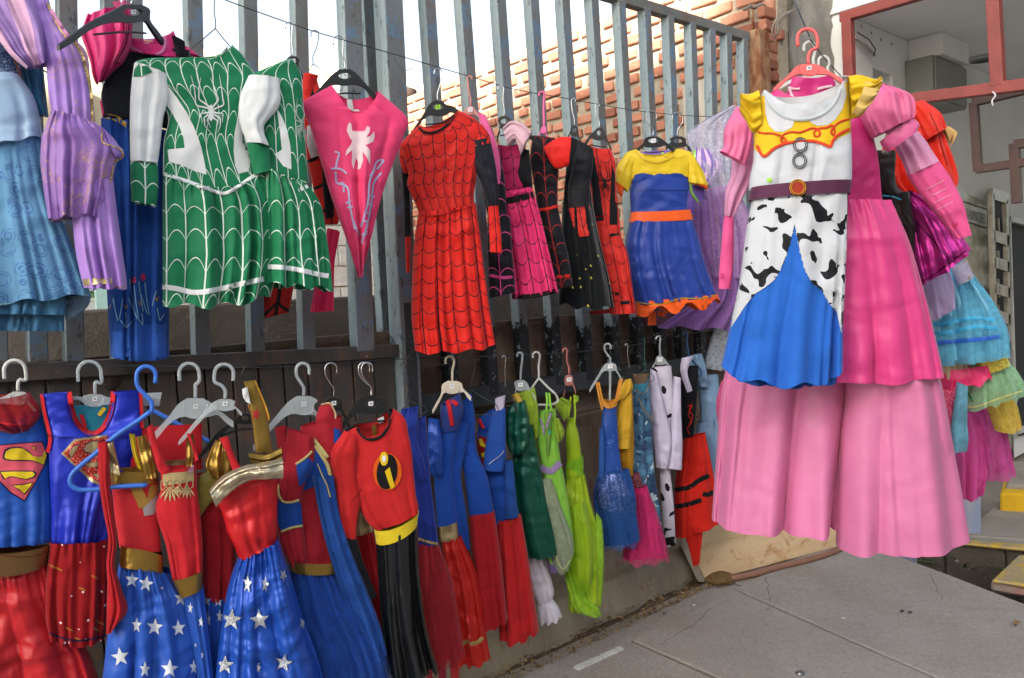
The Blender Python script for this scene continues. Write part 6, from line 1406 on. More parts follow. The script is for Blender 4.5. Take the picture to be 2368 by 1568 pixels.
g.tube('gold_knot', [(494, 1008, 520, 1016), (478, 1040, 528, 1045), (470, 1066, 538, 1066), (486, 1092, 520, 1090)], GOLD, .045, (2, .012, .016), zo=.06, wr=.008)
g.tube('halter_strap', [(500, 1002, 520, 998), (518, 1040, 532, 1035), (534, 1085, 550, 1070)], RCOT, .016, zo=.09); g.decal('orange_card', [(566, 930), (592, 915), (590, 945), (575, 958)], ORANGEP, None, flat=.06)
# ---- satin corset dress
g = L_('costume_dress', 'red satin corset costume with silver ruffle top and blue skirt of silver foam stars', 'dress', (570, 1080), .545, 20)
g.hanger('clear', 'clear plastic hanger of the satin corset dress, hook right of the lace camisole hanger', (518, 842), (520, 922), (412, 1022), (560, 955), r=22, side=-1, ph=26, pw=26)
g.tube('skirt', [(553, 1284, 642, 1240), (532, 1340, 668, 1320), (514, 1430, 702, 1430), (503, 1520, 730, 1505), (490, 1650, 765, 1640)], cloth('#2257c2', 'shiny', wr=.9), .09, (2.8, .01, .034), gather=(9, .01), wr=.007)
g.tube('corset', [(497, 1158, 642, 1095, -14), (512, 1182, 641, 1150), (528, 1235, 641, 1212), (545, 1270, 640, 1250), (553, 1290, 642, 1242)], RSAT, .075, (3, .002, .006), wr=.007)
g.tube('silver_ruffle', [(484, 1120, 500, 1158), (518, 1086, 536, 1122), (562, 1066, 570, 1102), (606, 1058, 612, 1096), (648, 1050, 648, 1094)], cloth('#cdc0a2', 'foil'), .03, (5, .006, .006), zo=.065, wr=.01)
g.tube('gold_sash', [(572, 1042, 580, 1068), (610, 1046, 612, 1075), (648, 1030, 648, 1062)], cloth('#8f7434', 'foil'), .03, (2, .008, .008), zo=.03)
g.tube('neck_strap', [(563, 884, 592, 880), (572, 920, 604, 920), (580, 960, 618, 955), (586, 1000, 624, 996), (592, 1050, 630, 1046)], cloth('#a88a44', 'foil', wr=.6), .018, zo=-.02); g.star((592, 958), 15, .2, cloth('#b0252b', 'satin', wr=.2), ['neck_strap'], .8); g.strokes('strap_piping', [(590, 882), (606, 920), (619, 955), (624, 984)], 4, cloth('#c9962a', 'satin', wr=0), None)
g.tube('white_bow', [(560, 900, 572, 895), (562, 918, 576, 914), (570, 930, 580, 935)], WHITE, .012, zo=.0)
SST = cloth('#b9c3cc', 'glitter', wr=0)
for c, r, ro, sq in (((535, 1433), 26, .1, 1), ((520, 1538), 23, .05, .95), ((572, 1350), 24, .15, .45), ((600, 1434), 25, -.1, .95), ((656, 1533), 22, .2, .95), ((613, 1352), 22, .2, .42), ((655, 1330), 16, .5, .6), ((700, 1440), 17, .3, .5), ((598, 1545), 14, .2, .4), ((522, 1350), 14, .3, .6)): g.star(c, r, ro, SST, ['skirt'], sq, 'foam_star', .006)
# ---- red and blue captain suit
g = L_('costume_dress', 'red and blue long sleeved hero costume with pale gold chevrons and blue tulle skirt', 'dress', (720, 960), .49, 22)
g.hanger('clear', 'clear plastic hanger with a wide plate, holding the chevron hero costume', (700, 840), (702, 915), (585, 1030), (742, 968), r=15, side=-1, ph=44, pw=34)
g.hanger('suit', 'black hanger with single chrome hook at the high collar of the chevron costume', (768, 841), (774, 920), (735, 985), (812, 985), r=14, side=-1, ph=34, pw=20, z=-.03)
DR = cloth('#b02433', 'cotton', wr=.5); TANC = cloth('#d6c987', 'cotton', wr=0); BC = cloth('#1f4ea8', 'cotton', wr=.6)
g.tube('tulle_skirt', [(668, 1308, 775, 1310), (664, 1380, 815, 1380), (680, 1470, 868, 1470), (700, 1560, 892, 1550), (700, 1650, 905, 1650)], cloth('#1d489e', 'cotton', wr=.6), .1, (3.2, .012, .03), gather=(14, .005)); g.tube('tulle_layer', [(668, 1312, 778, 1312), (660, 1390, 822, 1385), (690, 1480, 880, 1475), (705, 1650, 915, 1640)], cloth('#2a58b4', 'tulle', alpha=.5), .13, (4, .014, .026))
g.tube('torso', [(695, 985, 790, 960), (682, 1050, 795, 1060), (680, 1140, 785, 1150), (674, 1220, 775, 1230), (670, 1296, 772, 1296)], DR, .06, (2, .002, .008))
g.decal('blue_chest', [(690, 1068), (728, 1040), (745, 1060), (757, 1085), (764, 1120), (740, 1120), (715, 1130), (692, 1140)], BC, ['torso'], .004)
g.decal('shoulder_panel', [(772, 990), (800, 996), (800, 1020), (772, 1025)], BC, None, .004)
g.strokes('chevron_trim', [[(722, 1012), (740, 1034), (758, 1058)], [(728, 1030), (745, 1055), (757, 1075), (764, 1100)]], 8, TANC, ['torso'], .006)
g.tube('belt', [(668, 1284, 777, 1286), (671, 1310, 777, 1312)], GOLD, .09, zo=.022, wr=.001)
g.tube('high_collar', [(738, 938, 762, 932), (730, 965, 772, 950), (735, 992, 775, 985)], DR, .04, zo=.01); g.strokes('collar_piping', [(742, 936), (762, 932), (774, 948), (776, 965), (772, 985)], 4, cloth('#bfa27c', 'cotton', wr=0), ['high_collar'])
g.tube('sleeve', [(664, 985, 724, 1005), (652, 1050, 722, 1066), (644, 1110, 700, 1120), (635, 1165, 696, 1168), (640, 1215, 700, 1218), (655, 1270, 707, 1272), (680, 1314, 713, 1306)], DR, .055, (1.2, .003, .008), zo=.035)
g.tube('strap', [(634, 985, 662, 980), (640, 1040, 664, 1050), (632, 1100, 654, 1110), (640, 1160, 660, 1160)], cloth('#a01f2c', 'cotton'), .02, zo=.03)
g.decal('blue_sleeve_panel', [(636, 1144), (648, 1160), (672, 1162), (690, 1158), (697, 1168), (700, 1216), (674, 1222), (650, 1230), (640, 1205)], BC, ['sleeve', 'strap'], .004); g.decal('blue_sleeve_panel', [(684, 1074), (712, 1058), (724, 1068), (736, 1092), (718, 1112), (692, 1126)], BC, ['sleeve', 'torso'], .006)
g.strokes('sleeve_trim', [[(642, 1120), (646, 1148), (654, 1160), (672, 1162), (692, 1156)], [(650, 1230), (676, 1220), (700, 1216)], [(684, 1074), (705, 1060), (722, 1044)]], 5.5, TANC, None, .007)
g.tube('blue_cape', [(718, 1088, 766, 1092), (728, 1150, 778, 1170), (745, 1230, 802, 1250), (775, 1330, 838, 1340), (810, 1430, 872, 1430), (842, 1510, 886, 1488)], cloth('#22509f', 'cotton', wr=.7), .04, (2, .006, .014), zo=.055); g.strokes('cape_piping', [(734, 1072), (742, 1092), (756, 1122), (764, 1150)], 3, TANC, None, .006)
g.tube('blue_cape', [(838, 1500, 882, 1480), (858, 1525, 884, 1515)], cloth('#22509f', 'cotton', wr=.7), .03, zo=.05)
# ---- red suit with round i emblem
g = L_('costume_dress', 'red costume with round orange and black i emblem, yellow belt and long black skirt', 'dress', (860, 960), .57, 26)
g.hanger('suit', 'black hanger with twin chrome hooks in the red suit with round emblem', (842, 838), (857, 915), (775, 1000), (922, 972), r=13, side=-1, ph=42, pw=34)
g.hook((848, 838), (858, 916), 13, -1, CHROME, g.root, .0022, .012)
SK = cloth('#15191c', 'vinyl', wr=.4); RC2 = cloth('#cc2a2c', 'cotton', wr=.35)
g.tube('skirt', [(868, 1246, 964, 1195), (874, 1330, 968, 1300), (880, 1420, 978, 1400), (888, 1500, 994, 1480), (894, 1549, 1010, 1532, 8)], SK, .075, (2.6, .012, .034), nu=50)
g.tube('bodice', [(822, 984, 908, 944, 44), (800, 995, 925, 955, 28), (798, 1030, 945, 1010), (806, 1100, 956, 1100), (824, 1160, 962, 1150), (848, 1205, 966, 1170), (866, 1224, 964, 1182)], RC2, .07, (2, .0, .008), nu=50)
g.tube('lining', [(826, 985, 905, 950, 20), (838, 1008, 895, 1000)], cloth('#a82024', 'cotton'), .012, zo=-.03); g.decal('neck_label', [(874, 970), (888, 964), (890, 976), (878, 982)], PAPER, None, flat=-.012); g.strokes('gold_clip', [(866, 985), (867, 1010)], 10, GOLD, None, flat=-.014)
g.strokes('neck_binding', [(822, 982), (834, 1004), (852, 1016), (872, 1014), (890, 1000), (900, 976), (904, 946)], 7, BLK, ['bodice'], .006)
g.strokes('shoulder_piping', [(822, 985), (795, 1000), (772, 1022), (760, 1050)], 4, BLK, None)
g.tube('sleeve', [(796, 992, 830, 1004), (764, 1042, 822, 1080), (771, 1110, 832, 1150), (776, 1180, 826, 1190), (785, 1234, 822, 1238)], RC2, .055, (1.2, .003, .008), zo=.02)
g.tube('black_sleeve', [(785, 1233, 822, 1237), (797, 1290, 838, 1290), (815, 1340, 855, 1335), (846, 1383, 869, 1370)], cloth('#1a1d22', 'lycra', wr=.5), .05, (1, .003, .008), zo=.02)
g.strokes('emblem_seam', [(812, 1160), (830, 1140), (836, 1130)], 3, cloth('#a51e20', 'cotton'), None)
EO = cloth('#e8661e', 'cotton', wr=.1); EB = cloth('#17171b', 'cotton', wr=.2); EY = cloth('#e6c71f', 'cotton', wr=0)
g.decal('emblem_field', ring((896, 1091), 33, 43), EO, ['bodice'], .004, 7); g.decal('emblem_oval', ring((895, 1091), 24, 41, .12), EB, ['bodice'], .006, 7)
g.decal('emblem_dot', ring((888, 1061), 9.5, 16), EY, ['bodice'], .008, 6); g.decal('emblem_dot', ring((888, 1061), 4.5, 8), cloth('#e9e6f0', 'cotton', wr=0), ['bodice'], .0095, 6)
g.decal('emblem_bar', [(890, 1090), (901, 1080), (907, 1104), (913, 1126), (904, 1131), (897, 1112)], EY, ['bodice'], .008, 6)
g.tube('belt', [(863, 1216, 965, 1174, 7), (868, 1249, 961, 1205, 7)], cloth('#e3cb2e', 'cotton', wr=.2), .1, zo=.02, wr=.001)
# ---- gold and ruffled red dress behind
g = L_('costume_dress', 'red ruffled tulle skirt with pale gold waist behind the black sleeve', 'dress', (850, 1180), .44, 26)
g.tube('gold_waist', [(816, 1170, 850, 1165), (822, 1236, 862, 1226)], PALEGOLD, .04); g.tube('tulle_skirt', [(823, 1234, 862, 1224), (838, 1330, 884, 1330), (855, 1420, 900, 1420), (862, 1516, 908, 1506)], cloth('#c02028', 'cotton'), .05, (3, .014, .02), hemw=.05)
for y, a, b in ((1400, 860, 896), (1430, 868, 900), (1470, 872, 905), (1500, 880, 908)): g.tube('ruffle', [(a, y-8, b, y-14), (a+1, y+14, b+3, y+6)], cloth('#b81f2a', 'tulle', alpha=.9), .05, (5, .012, .02), hemw=.04)
# ---- crowded blue and red costumes, turned edge on
def E_(name, label, cat, a, off=.24, yaw=46, **k): return Garment(name, label, cat, a, off, yaw, **k)
RB = cloth('#2a3f9e', 'cotton', wr=.9); RBL2 = cloth('#1f4fb0', 'shiny', wr=.7); RBC = cloth('#1f4fae', 'cotton', wr=.6)
g = E_('costume_dress', 'royal blue puff sleeve costume with dull red tulle skirt right of the black skirt', 'dress', (960, 930), .34, 36)
g.hanger('wire', 'dark wire hanger in the royal blue puff sleeve costume', (934, 838), (948, 928), (930, 950), (985, 945), r=6, tagged=False)
g.tube('tulle_skirt', [(963, 1250, 1014, 1256), (955, 1330, 1036, 1330), (957, 1430, 1056, 1425), (976, 1530, 1070, 1508)], cloth('#ae2a32', 'cotton', wr=.7), .06, (4, .008, .016), gather=(8, .005), hemw=.03); g.tube('tulle_layer', [(960, 1255, 1016, 1258), (948, 1340, 1042, 1330), (952, 1440, 1060, 1430), (980, 1542, 1076, 1510)], cloth('#b8323c', 'tulle', alpha=.5), .1, (5, .01, .022), hemw=.03)
g.tube('fringe', [(984, 1520, 1000, 1520), (988, 1640, 1002, 1640)], cloth('#9c1d28', 'satin'), .02); g.tube('fringe', [(1040, 1510, 1062, 1508), (1046, 1640, 1062, 1640)], cloth('#b32128', 'satin'), .02); g.tube('fringe', [(1012, 1520, 1030, 1516), (1018, 1640, 1036, 1640)], cloth('#8d1a3a', 'satin'), .02)
g.tube('bodice', [(938, 985, 985, 960), (955, 1080, 992, 1080), (960, 1160, 1002, 1160), (962, 1256, 1014, 1258)], RB, .06, (2, .003, .008))
g.tube('puff_sleeve', [(930, 942, 968, 936), (920, 985, 968, 982), (932, 1015, 968, 1020), (940, 1042, 978, 1050), (955, 1082, 984, 1080), (970, 1105, 985, 1100)], RB, .055, (2.5, .006, .008), gather=(6, .008), zo=.035, wr=.006)
g.strokes('gold_braid', [(966, 1246), (985, 1252), (1012, 1258)], 6, TRIMGOLD, None, .004)
g = E_('costume_dress', 'shiny blue sleeved costume with gold buckle block and bright red satin skirt', 'dress', (1035, 915))
g.hanger('clear', 'cream plastic hanger with red and blue collar draped on it', (1040, 824), (1046, 880), (1000, 948), (1090, 918), mat=plain('cream plastic', '#cfc8b8', .45), r=10, side=1, ph=30, pw=24)
g.tube('skirt', [(1022, 1244, 1066, 1238), (1034, 1330, 1100, 1320), (1048, 1430, 1118, 1420), (1054, 1490, 1126, 1478), (1060, 1530, 1134, 1518)], cloth('#d4251f', 'shiny', wr=.9), .06, (3, .012, .024), hemw=.04, wr=.005)
g.strokes('gold_trim', [[(1066, 1488), (1075, 1486), (1083, 1481)], [(1086, 1490), (1102, 1486), (1118, 1474)]], 9, TRIMGOLD, None, .004)
g.tube('bodice', [(1012, 990, 1060, 975), (1004, 1085, 1045, 1085), (1012, 1215, 1058, 1205)], RBC, .05)
g.tube('sleeve', [(996, 962, 1020, 966), (995, 1020, 1030, 1025), (1000, 1072, 1030, 1078), (1004, 1092, 1030, 1088)], RBL2, .05, (1.5, .006, .008), zo=.04, wr=.006); g.tube('gold_buckle', [(1016, 1214, 1058, 1204), (1019, 1248, 1062, 1244)], PALEGOLD, .06, zo=.005, wr=.003)
g.tube('collar', [(1022, 930, 1064, 904, 14), (1020, 950, 1072, 940, 8), (1024, 1000, 1062, 990)], cloth('#2b3f86', 'satin'), .04, zo=.01); g.strokes('collar_binding', [[(1006, 940), (1016, 916), (1030, 922), (1042, 960), (1046, 985)], [(1034, 905), (1050, 930), (1058, 936)], [(1112, 940), (1126, 918), (1134, 930)]], 10, RCOT, None, .006)
g = E_('costume_dress', 'long sleeved cobalt costume with pleated dark red skirt and no emblem', 'dress', (1085, 905))
g.hanger('wire', 'thin wire hanger rising from the cobalt costume', (1093, 826), (1090, 902), (1070, 945), (1150, 945), r=6, tagged=False)
g.tube('skirt', [(1086, 1186, 1143, 1178), (1094, 1290, 1158, 1285), (1104, 1390, 1168, 1380), (1112, 1450, 1174, 1432)], cloth('#b3202a', 'cotton', wr=.3), .07, (4, .014, .026), hemw=.02)
g.tube('torso', [(1068, 930, 1090, 908), (1050, 965, 1098, 960), (1062, 1030, 1102, 1040), (1074, 1100, 1126, 1100), (1085, 1190, 1142, 1182)], RBC, .06)
g.tube('sleeve', [(1050, 955, 1088, 975), (1040, 1020, 1078, 1040), (1035, 1090, 1070, 1090), (1040, 1180, 1082, 1180), (1066, 1264, 1091, 1260)], RBC, .045, (1, .003, .006), zo=.04)
g = E_('costume_dress', 'cobalt short sleeved costume with red S shield, yellow belt and red skirt', 'dress', (1150, 930))
g.hanger('suit', 'black hanger with tall chrome hook by the green satin puff sleeve', (1165, 823), (1168, 895), (1140, 950), (1195, 945), r=4, side=1, ph=30, pw=8, tagged=False)
g.tube('skirt', [(1148, 1200, 1205, 1188), (1150, 1300, 1222, 1290), (1152, 1390, 1235, 1380), (1156, 1468, 1246, 1450, 8)], cloth('#c8282c', 'cotton', wr=.3), .08, (3.2, .014, .03), hemw=.02); g.tube('skirt_side', [(1120, 1180, 1160, 1180), (1130, 1300, 1170, 1300), (1150, 1454, 1180, 1450)], cloth('#8d1820', 'cotton'), .03, zo=-.05)
g.tube('torso', [(1108, 965, 1160, 935), (1104, 1020, 1165, 1020), (1118, 1110, 1180, 1110), (1134, 1210, 1204, 1196)], RBC, .06)
g.decal('shield_print', [(1102, 1006), (1134, 1014), (1136, 1040), (1128, 1060), (1119, 1082), (1108, 1060)], cloth('#8e1720', 'cotton', wr=0), ['torso'], .003, 6); g.decal('letter_print', C(1, 2, [(2062, 925), (2085, 922), (2120, 985), (2148, 970), (2135, 1010), (2070, 985)]), YPR, ['torso'], .006, 5); g.decal('letter_print', C(1, 2, [(2080, 1060), (2118, 1045), (2125, 1090), (2095, 1100)]), YPR, ['torso'], .006, 5)
g.strokes('red_binding', [(1103, 940), (1110, 975), (1118, 990)], 8, RCOT, None, .02)
g.tube('short_sleeve', [(1143, 945, 1172, 940), (1130, 1000, 1172, 1015), (1122, 1055, 1172, 1055), (1120, 1076, 1166, 1082)], cloth('#2a58b4', 'cotton', wr=.5), .055, (1, .002, .006), zo=.045); g.strokes('loose_thread', [(1130, 1074), (1140, 1066), (1160, 1050), (1166, 1042)], 1.6, cloth('#c8d2de', 'cotton', wr=0), None, .004)
g.tube('white_shirt', [(1146, 920, 1170, 912), (1146, 965, 1165, 960)], cloth('#c9c3da', 'cotton'), .03, zo=.02)
g.tube('sleeve_side', [(1168, 1060, 1188, 1060), (1172, 1190, 1200, 1188)], cloth('#23509e', 'cotton'), .03, zo=.04); g.tube('belt', [(1168, 1194, 1202, 1186), (1168, 1236, 1204, 1226)], cloth('#dca51c', 'cotton', wr=0), .085, zo=.005)
# ---- green satin
g = E_('costume_suit', 'dark green satin costume with crumpled puff sleeve', 'costume', (1225, 920), .26)
g.hanger('clear', 'milky plastic hanger left of the white tubular one, holding the green satin costume', (1202, 815), (1204, 878), (1185, 930), (1240, 920), r=6, side=1, ph=26, pw=16)
GSAT = cloth('#0c5a48', 'shiny', wr=1.0)
g.tube('body', [(1188, 990, 1232, 980), (1186, 1060, 1246, 1060), (1190, 1160, 1262, 1150), (1204, 1240, 1280, 1230), (1216, 1286, 1289, 1280)], GSAT, .06, (2, .006, .014), wr=.007, hemw=.01); g.strokes('hem_seam', [(1214, 1272), (1245, 1284), (1286, 1274)], 2, cloth('#083c30', 'satin', wr=0), None)
g.tube('puff_sleeve', [(1188, 926, 1216, 922), (1172, 950, 1224, 955), (1170, 985, 1226, 985), (1174, 1020, 1222, 1025), (1182, 1040, 1212, 1042)], GSAT, .055, (3, .008, .012), zo=.045, wr=.008); g.tube('gold_trim', [(1186, 910, 1200, 904), (1198, 930, 1212, 926), (1208, 955, 1216, 950)], cloth('#c9a93e', 'satin'), .02, zo=.05)
g.tube('lilac_lining', [(1258, 1280, 1296, 1270), (1270, 1328, 1299, 1326)], cloth('#7d689e', 'cotton'), .03, zo=-.03)
g = E_('bloomers', 'white cotton bloomer leg with lace frill below the green satin', 'trousers', (1250, 1300), .22)
WC = cloth('#dcd8e6', 'cotton', wr=1.0)
g.tube('leg', [(1212, 1240, 1258, 1240), (1214, 1296, 1260, 1290), (1226, 1350, 1278, 1350), (1238, 1384, 1280, 1378), (1242, 1392, 1276, 1386)], WC, .05, (2, .008, .01), gather=(5, .006), wr=.006); g.tube('lace_frill', [(1242, 1388, 1276, 1382), (1244, 1416, 1292, 1404), (1250, 1440, 1300, 1424)], WC, .045, (6, .008, .014), gather=(9, .01), hemw=.025)
# ---- two lime fairy dresses
LIM = cloth('#8fd24a', 'satin', wr=1.0); LIMT = cloth('#a5c83c', 'tulle', alpha=.72); CHT = cloth('#a3c31f', 'satin', wr=.9)
g = E_('fairy_dress', 'apple green fairy dress with lilac belt on a white tubular hanger', 'dress', (1262, 900), .26)
g.hanger('tube', 'white tubular hanger of the apple green fairy dress', (1240, 814), (1246, 874), (1216, 922), (1288, 922), mat=WHITEP, r=8, side=1, tagged=False)
g.tube('skirt', [(1256, 1092, 1300, 1080), (1254, 1160, 1315, 1160), (1262, 1230, 1326, 1240), (1262, 1290, 1326, 1285), (1286, 1312, 1316, 1316)], LIM, .06, (3, .012, .022)); g.tube('sheer_panel', [(1254, 1100, 1276, 1100), (1258, 1170, 1300, 1170), (1266, 1240, 1325, 1240), (1288, 1306, 1322, 1276), (1296, 1318, 1314, 1305)], cloth('#a8b49a', 'tulle', alpha=.8), .04, (2, .01, .014), zo=.05)
g.strokes('wired_edge', [(1286, 1276), (1290, 1300), (1302, 1316), (1318, 1296), (1330, 1268)], 3, cloth('#c9d49a', 'cotton', wr=0), None)
g.tube('bodice', [(1248, 950, 1285, 945), (1240, 1010, 1290, 1010), (1246, 1050, 1294, 1045), (1254, 1096, 1300, 1084)], LIM, .055, (2, .004, .008)); g.tube('sheer_yoke', [(1258, 950, 1278, 945), (1262, 1000, 1276, 1000), (1264, 1050, 1270, 1050)], cloth('#7aa84a', 'tulle', alpha=.8), .02, zo=.045)
g.strokes('shoulder_strap', [[(1264, 905), (1266, 925), (1264, 950)], [(1271, 905), (1273, 930), (1278, 955)]], 5, LIM, None, flat=.04)
g.strokes('lilac_trim', [[(1276, 955), (1268, 972), (1264, 990)], [(1250, 968), (1256, 990), (1258, 1005)]], 5, cloth('#9a84b0', 'glitter', wr=0), None, .004); g.decal('gem', ring((1271, 999), 3, 4), cloth('#3fcfae', 'foil', wr=0), None, .006, 4); g.strokes('lilac_belt', [(1249, 1080), (1270, 1090), (1296, 1070)], 15, cloth('#a48fc0', 'satin', wr=.2), None, .004)
g.tube('wing_sleeve', [(1200, 905, 1238, 892), (1206, 950, 1246, 940), (1218, 990, 1247, 985), (1228, 1010, 1246, 1004)], LIMT, .04, (3, .012, .018), zo=.05); g.tube('wing_sleeve', [(1278, 962, 1292, 965), (1282, 990, 1306, 996), (1290, 1020, 1300, 1014)], LIMT, .03, (2, .01, .012), zo=.03)
g = E_('fairy_dress', 'yellow green fairy dress with petal skirt, on a pale red hanger', 'dress', (1325, 900), .26)
g.hanger('clear', 'pale red plastic hanger of the yellow green fairy dress', (1307, 806), (1316, 866), (1300, 930), (1332, 905), mat=plain('faded red plastic', '#b8736e', .4, Alpha=.85), r=5, side=1, ph=26, pw=10)
g.tube('skirt', [(1308, 1105, 1352, 1095), (1296, 1165, 1366, 1160), (1300, 1240, 1386, 1230), (1308, 1320, 1392, 1310), (1314, 1402, 1389, 1392, 6)], CHT, .075, (3.2, .012, .024), gather=(6, .006), wr=.004)
g.tube('petal', [(1312, 1160, 1350, 1150), (1308, 1250, 1372, 1240), (1318, 1320, 1370, 1310), (1342, 1360, 1364, 1368)], cloth('#9cc41f', 'satin', wr=.6), .05, (2, .008, .016), zo=.05); g.tube('sheer_petal', [(1300, 1290, 1322, 1290), (1314, 1350, 1352, 1360), (1332, 1395, 1386, 1395), (1362, 1404, 1390, 1409)], cloth('#a3d63a', 'tulle', alpha=.7), .05, (2, .008, .012), zo=.065); g.tube('sheer_petal', [(1378, 1180, 1392, 1200), (1374, 1260, 1396, 1270), (1378, 1330, 1394, 1340), (1384, 1390, 1390, 1395)], cloth('#a3d63a', 'tulle', alpha=.7), .03, zo=.03)
g.strokes('wired_edge', [[(1312, 1322), (1322, 1350), (1345, 1382), (1372, 1406), (1390, 1408)], [(1318, 1310), (1340, 1345), (1358, 1370), (1368, 1345), (1384, 1300)]], 2.5, cloth('#86c81e', 'cotton', wr=0), None, .004)
g.tube('bodice', [(1312, 968, 1326, 965), (1308, 1010, 1338, 1005), (1310, 1060, 1345, 1055), (1308, 1110, 1350, 1100)], CHT, .05, (2, .002, .006)); g.tube('sash', [(1308, 1070, 1349, 1050), (1306, 1105, 1350, 1095)], cloth('#86c12c', 'tulle', alpha=.9), .06)
g.tube('wing_sleeve', [(1280, 930, 1300, 915), (1296, 955, 1322, 930), (1304, 970, 1318, 950)], LIMT, .03, (2, .01, .01), zo=.04); g.tube('wing_sleeve', [(1326, 910, 1338, 915), (1326, 930, 1338, 925)], LIMT, .02, zo=.02); g.strokes('shoulder_strap', [[(1320, 915), (1318, 940), (1314, 968)], [(1328, 920), (1330, 950), (1328, 980)]], 4, CHT, None, flat=.035)
# ---- sequined blue dress
g = E_('sequin_dress', 'blue sequined dress with orange shoulder straps and blue tulle skirt', 'dress', (1410, 920), .28)
g.hanger('clear', 'clear plastic hanger with middle post holding the blue sequined dress', (1405, 795), (1411, 838), (1362, 902), (1440, 878), r=7, side=-1, ph=20, pw=14)
g.rope('middle_post', [(1411, 858), (1411, 890), (1410, 925)], .006, CLEAR, z=0)
g.tube('tulle_skirt', [(1385, 1085, 1455, 1085), (1372, 1140, 1470, 1150), (1380, 1210, 1472, 1210), (1392, 1258, 1476, 1248)], cloth('#244f96', 'cotton'), .05, (5, .008, .014)); g.tube('tulle_layer', [(1384, 1130, 1462, 1140), (1384, 1210, 1476, 1212), (1390, 1262, 1482, 1250)], cloth('#2f62b0', 'tulle', alpha=.5), .1, (6, .014, .024), hemw=.03)
SQ = cloth('#2450a6', 'satin', dots('#8fc4ee', 70, .14, .35)); GLB = cloth('#2a4f96', 'glitter')
g.tube('bodice', [(1395, 938, 1425, 938, 6), (1390, 985, 1428, 980), (1394, 1050, 1432, 1040), (1386, 1100, 1440, 1095)], SQ, .055); g.tube('glitter_peplum', [(1384, 1095, 1440, 1085), (1374, 1140, 1460, 1140), (1380, 1165, 1468, 1178, 4)], GLB, .075, (3, .008, .014)); g.tube('side_panel', [(1386, 985, 1396, 990), (1384, 1060, 1398, 1060), (1384, 1100, 1398, 1100)], cloth('#2f5fae', 'cotton'), .03, zo=.03)
OS = cloth('#d99436', 'satin', wr=.2)
g.strokes('shoulder_strap', [[(1379, 882), (1384, 910), (1392, 945)], [(1384, 882), (1390, 912), (1396, 938)], [(1438, 875), (1432, 900), (1426, 925)], [(1433, 875), (1428, 900), (1422, 930)]], 4.5, OS, None, flat=.03); g.tube('ruffled_neck', [(1392, 922, 1428, 922, 8), (1394, 938, 1428, 934, 6)], OS, .05, (8, .006, .006))
# ---- yellow shirt, sea print costume, cow shirt
g = E_('shirt', 'yellow shirt with short sleeve beside the blue sequined dress', 'shirt', (1448, 880), .28)
g.hanger('suit', 'dark hanger with a thin chrome hook in the yellow shirt', (1449, 795), (1454, 852), (1440, 885), (1468, 885), r=3, side=1, ph=20, pw=6, tagged=False)
YS = cloth('#d9ad34', 'cotton')
g.tube('body', [(1440, 900, 1462, 895), (1430, 960, 1465, 960), (1428, 1050, 1466, 1050), (1440, 1095, 1464, 1100)], cloth('#bd8a1e', 'cotton'), .05, (2, .006, .012)); g.tube('collar', [(1444, 876, 1458, 873), (1430, 900, 1462, 895), (1424, 925, 1446, 915)], YS, .03, (2, .006, .008), zo=.04); g.tube('sleeve', [(1434, 905, 1460, 905), (1424, 960, 1462, 960), (1410, 1005, 1458, 1008), (1406, 1030, 1456, 1032)], YS, .05, (1.2, .004, .01), zo=.03); g.strokes('hem_stitching', [(1410, 1025), (1430, 1018), (1456, 1012)], 1.6, cloth('#b98a24', 'cotton', wr=0), None)
g.tube('sash', [(1436, 1095, 1456, 1090), (1442, 1130, 1458, 1128)], cloth('#d9a01c', 'satin'), .03, zo=.02)
g = E_('costume_suit', 'blue sea print costume with laced brown panel', 'costume', (1490, 870), .27)
g.hanger('wire', 'green wire hanger in the blue sea print costume', (1488, 782), (1492, 855), (1470, 875), (1510, 872), mat=plain('green wire', '#2d6a58', .5, .3), r=3, tagged=False)
SEA = cloth('#5f93b8', 'cotton', tiedye('#2c4666', '#b9d4de'), wr=.6)
g.tube('torso', [(1462, 880, 1500, 875), (1460, 960, 1505, 950), (1464, 1050, 1510, 1050), (1470, 1120, 1516, 1110), (1480, 1200, 1530, 1200), (1500, 1260, 1534, 1262)], SEA, .05); g.tube('sleeve', [(1464, 900, 1490, 905), (1458, 960, 1486, 970), (1456, 1040, 1490, 1050), (1462, 1110, 1492, 1112), (1472, 1118, 1490, 1116)], SEA, .045, (1, .004, .008), zo=.04)
g.tube('brown_panel', [(1464, 864, 1500, 864), (1460, 888, 1496, 886)], cloth('#6e5a46', 'cotton', dots('#c9b89a', 60, .12, .7)), .045, zo=.01); g.tube('turquoise_fringe', [(1460, 886, 1498, 884), (1462, 905, 1494, 905)], cloth('#3f93b0', 'satin'), .05, (5, .006, .008), zo=.005)
g.rope('leather_lace', [(1438, 868), (1455, 882), (1472, 900), (1484, 905), (1496, 890), (1502, 872)], .0022, plain('leather lace', '#8d744e', .8), z=.08); g.rope('leather_lace', [(1474, 915), (1484, 940), (1500, 960), (1504, 968)], .003, plain('leather lace', '#8d744e', .8), z=.085)
g.decal('fish_eye_print', ring((1479, 1012), 4, 5), cloth('#1f3f7a', 'cotton', wr=0), None, .004, 4); g.strokes('fringe', [[(1506, 1165), (1512, 1190), (1514, 1210)], [(1512, 1160), (1518, 1185), (1522, 1205)]], 2, cloth('#c9bf9a', 'cotton', wr=0), None, .004)
g = E_('tutu_dress', 'hot pink tulle skirt with dark red top below the sea print costume', 'dress', (1480, 1120), .30)
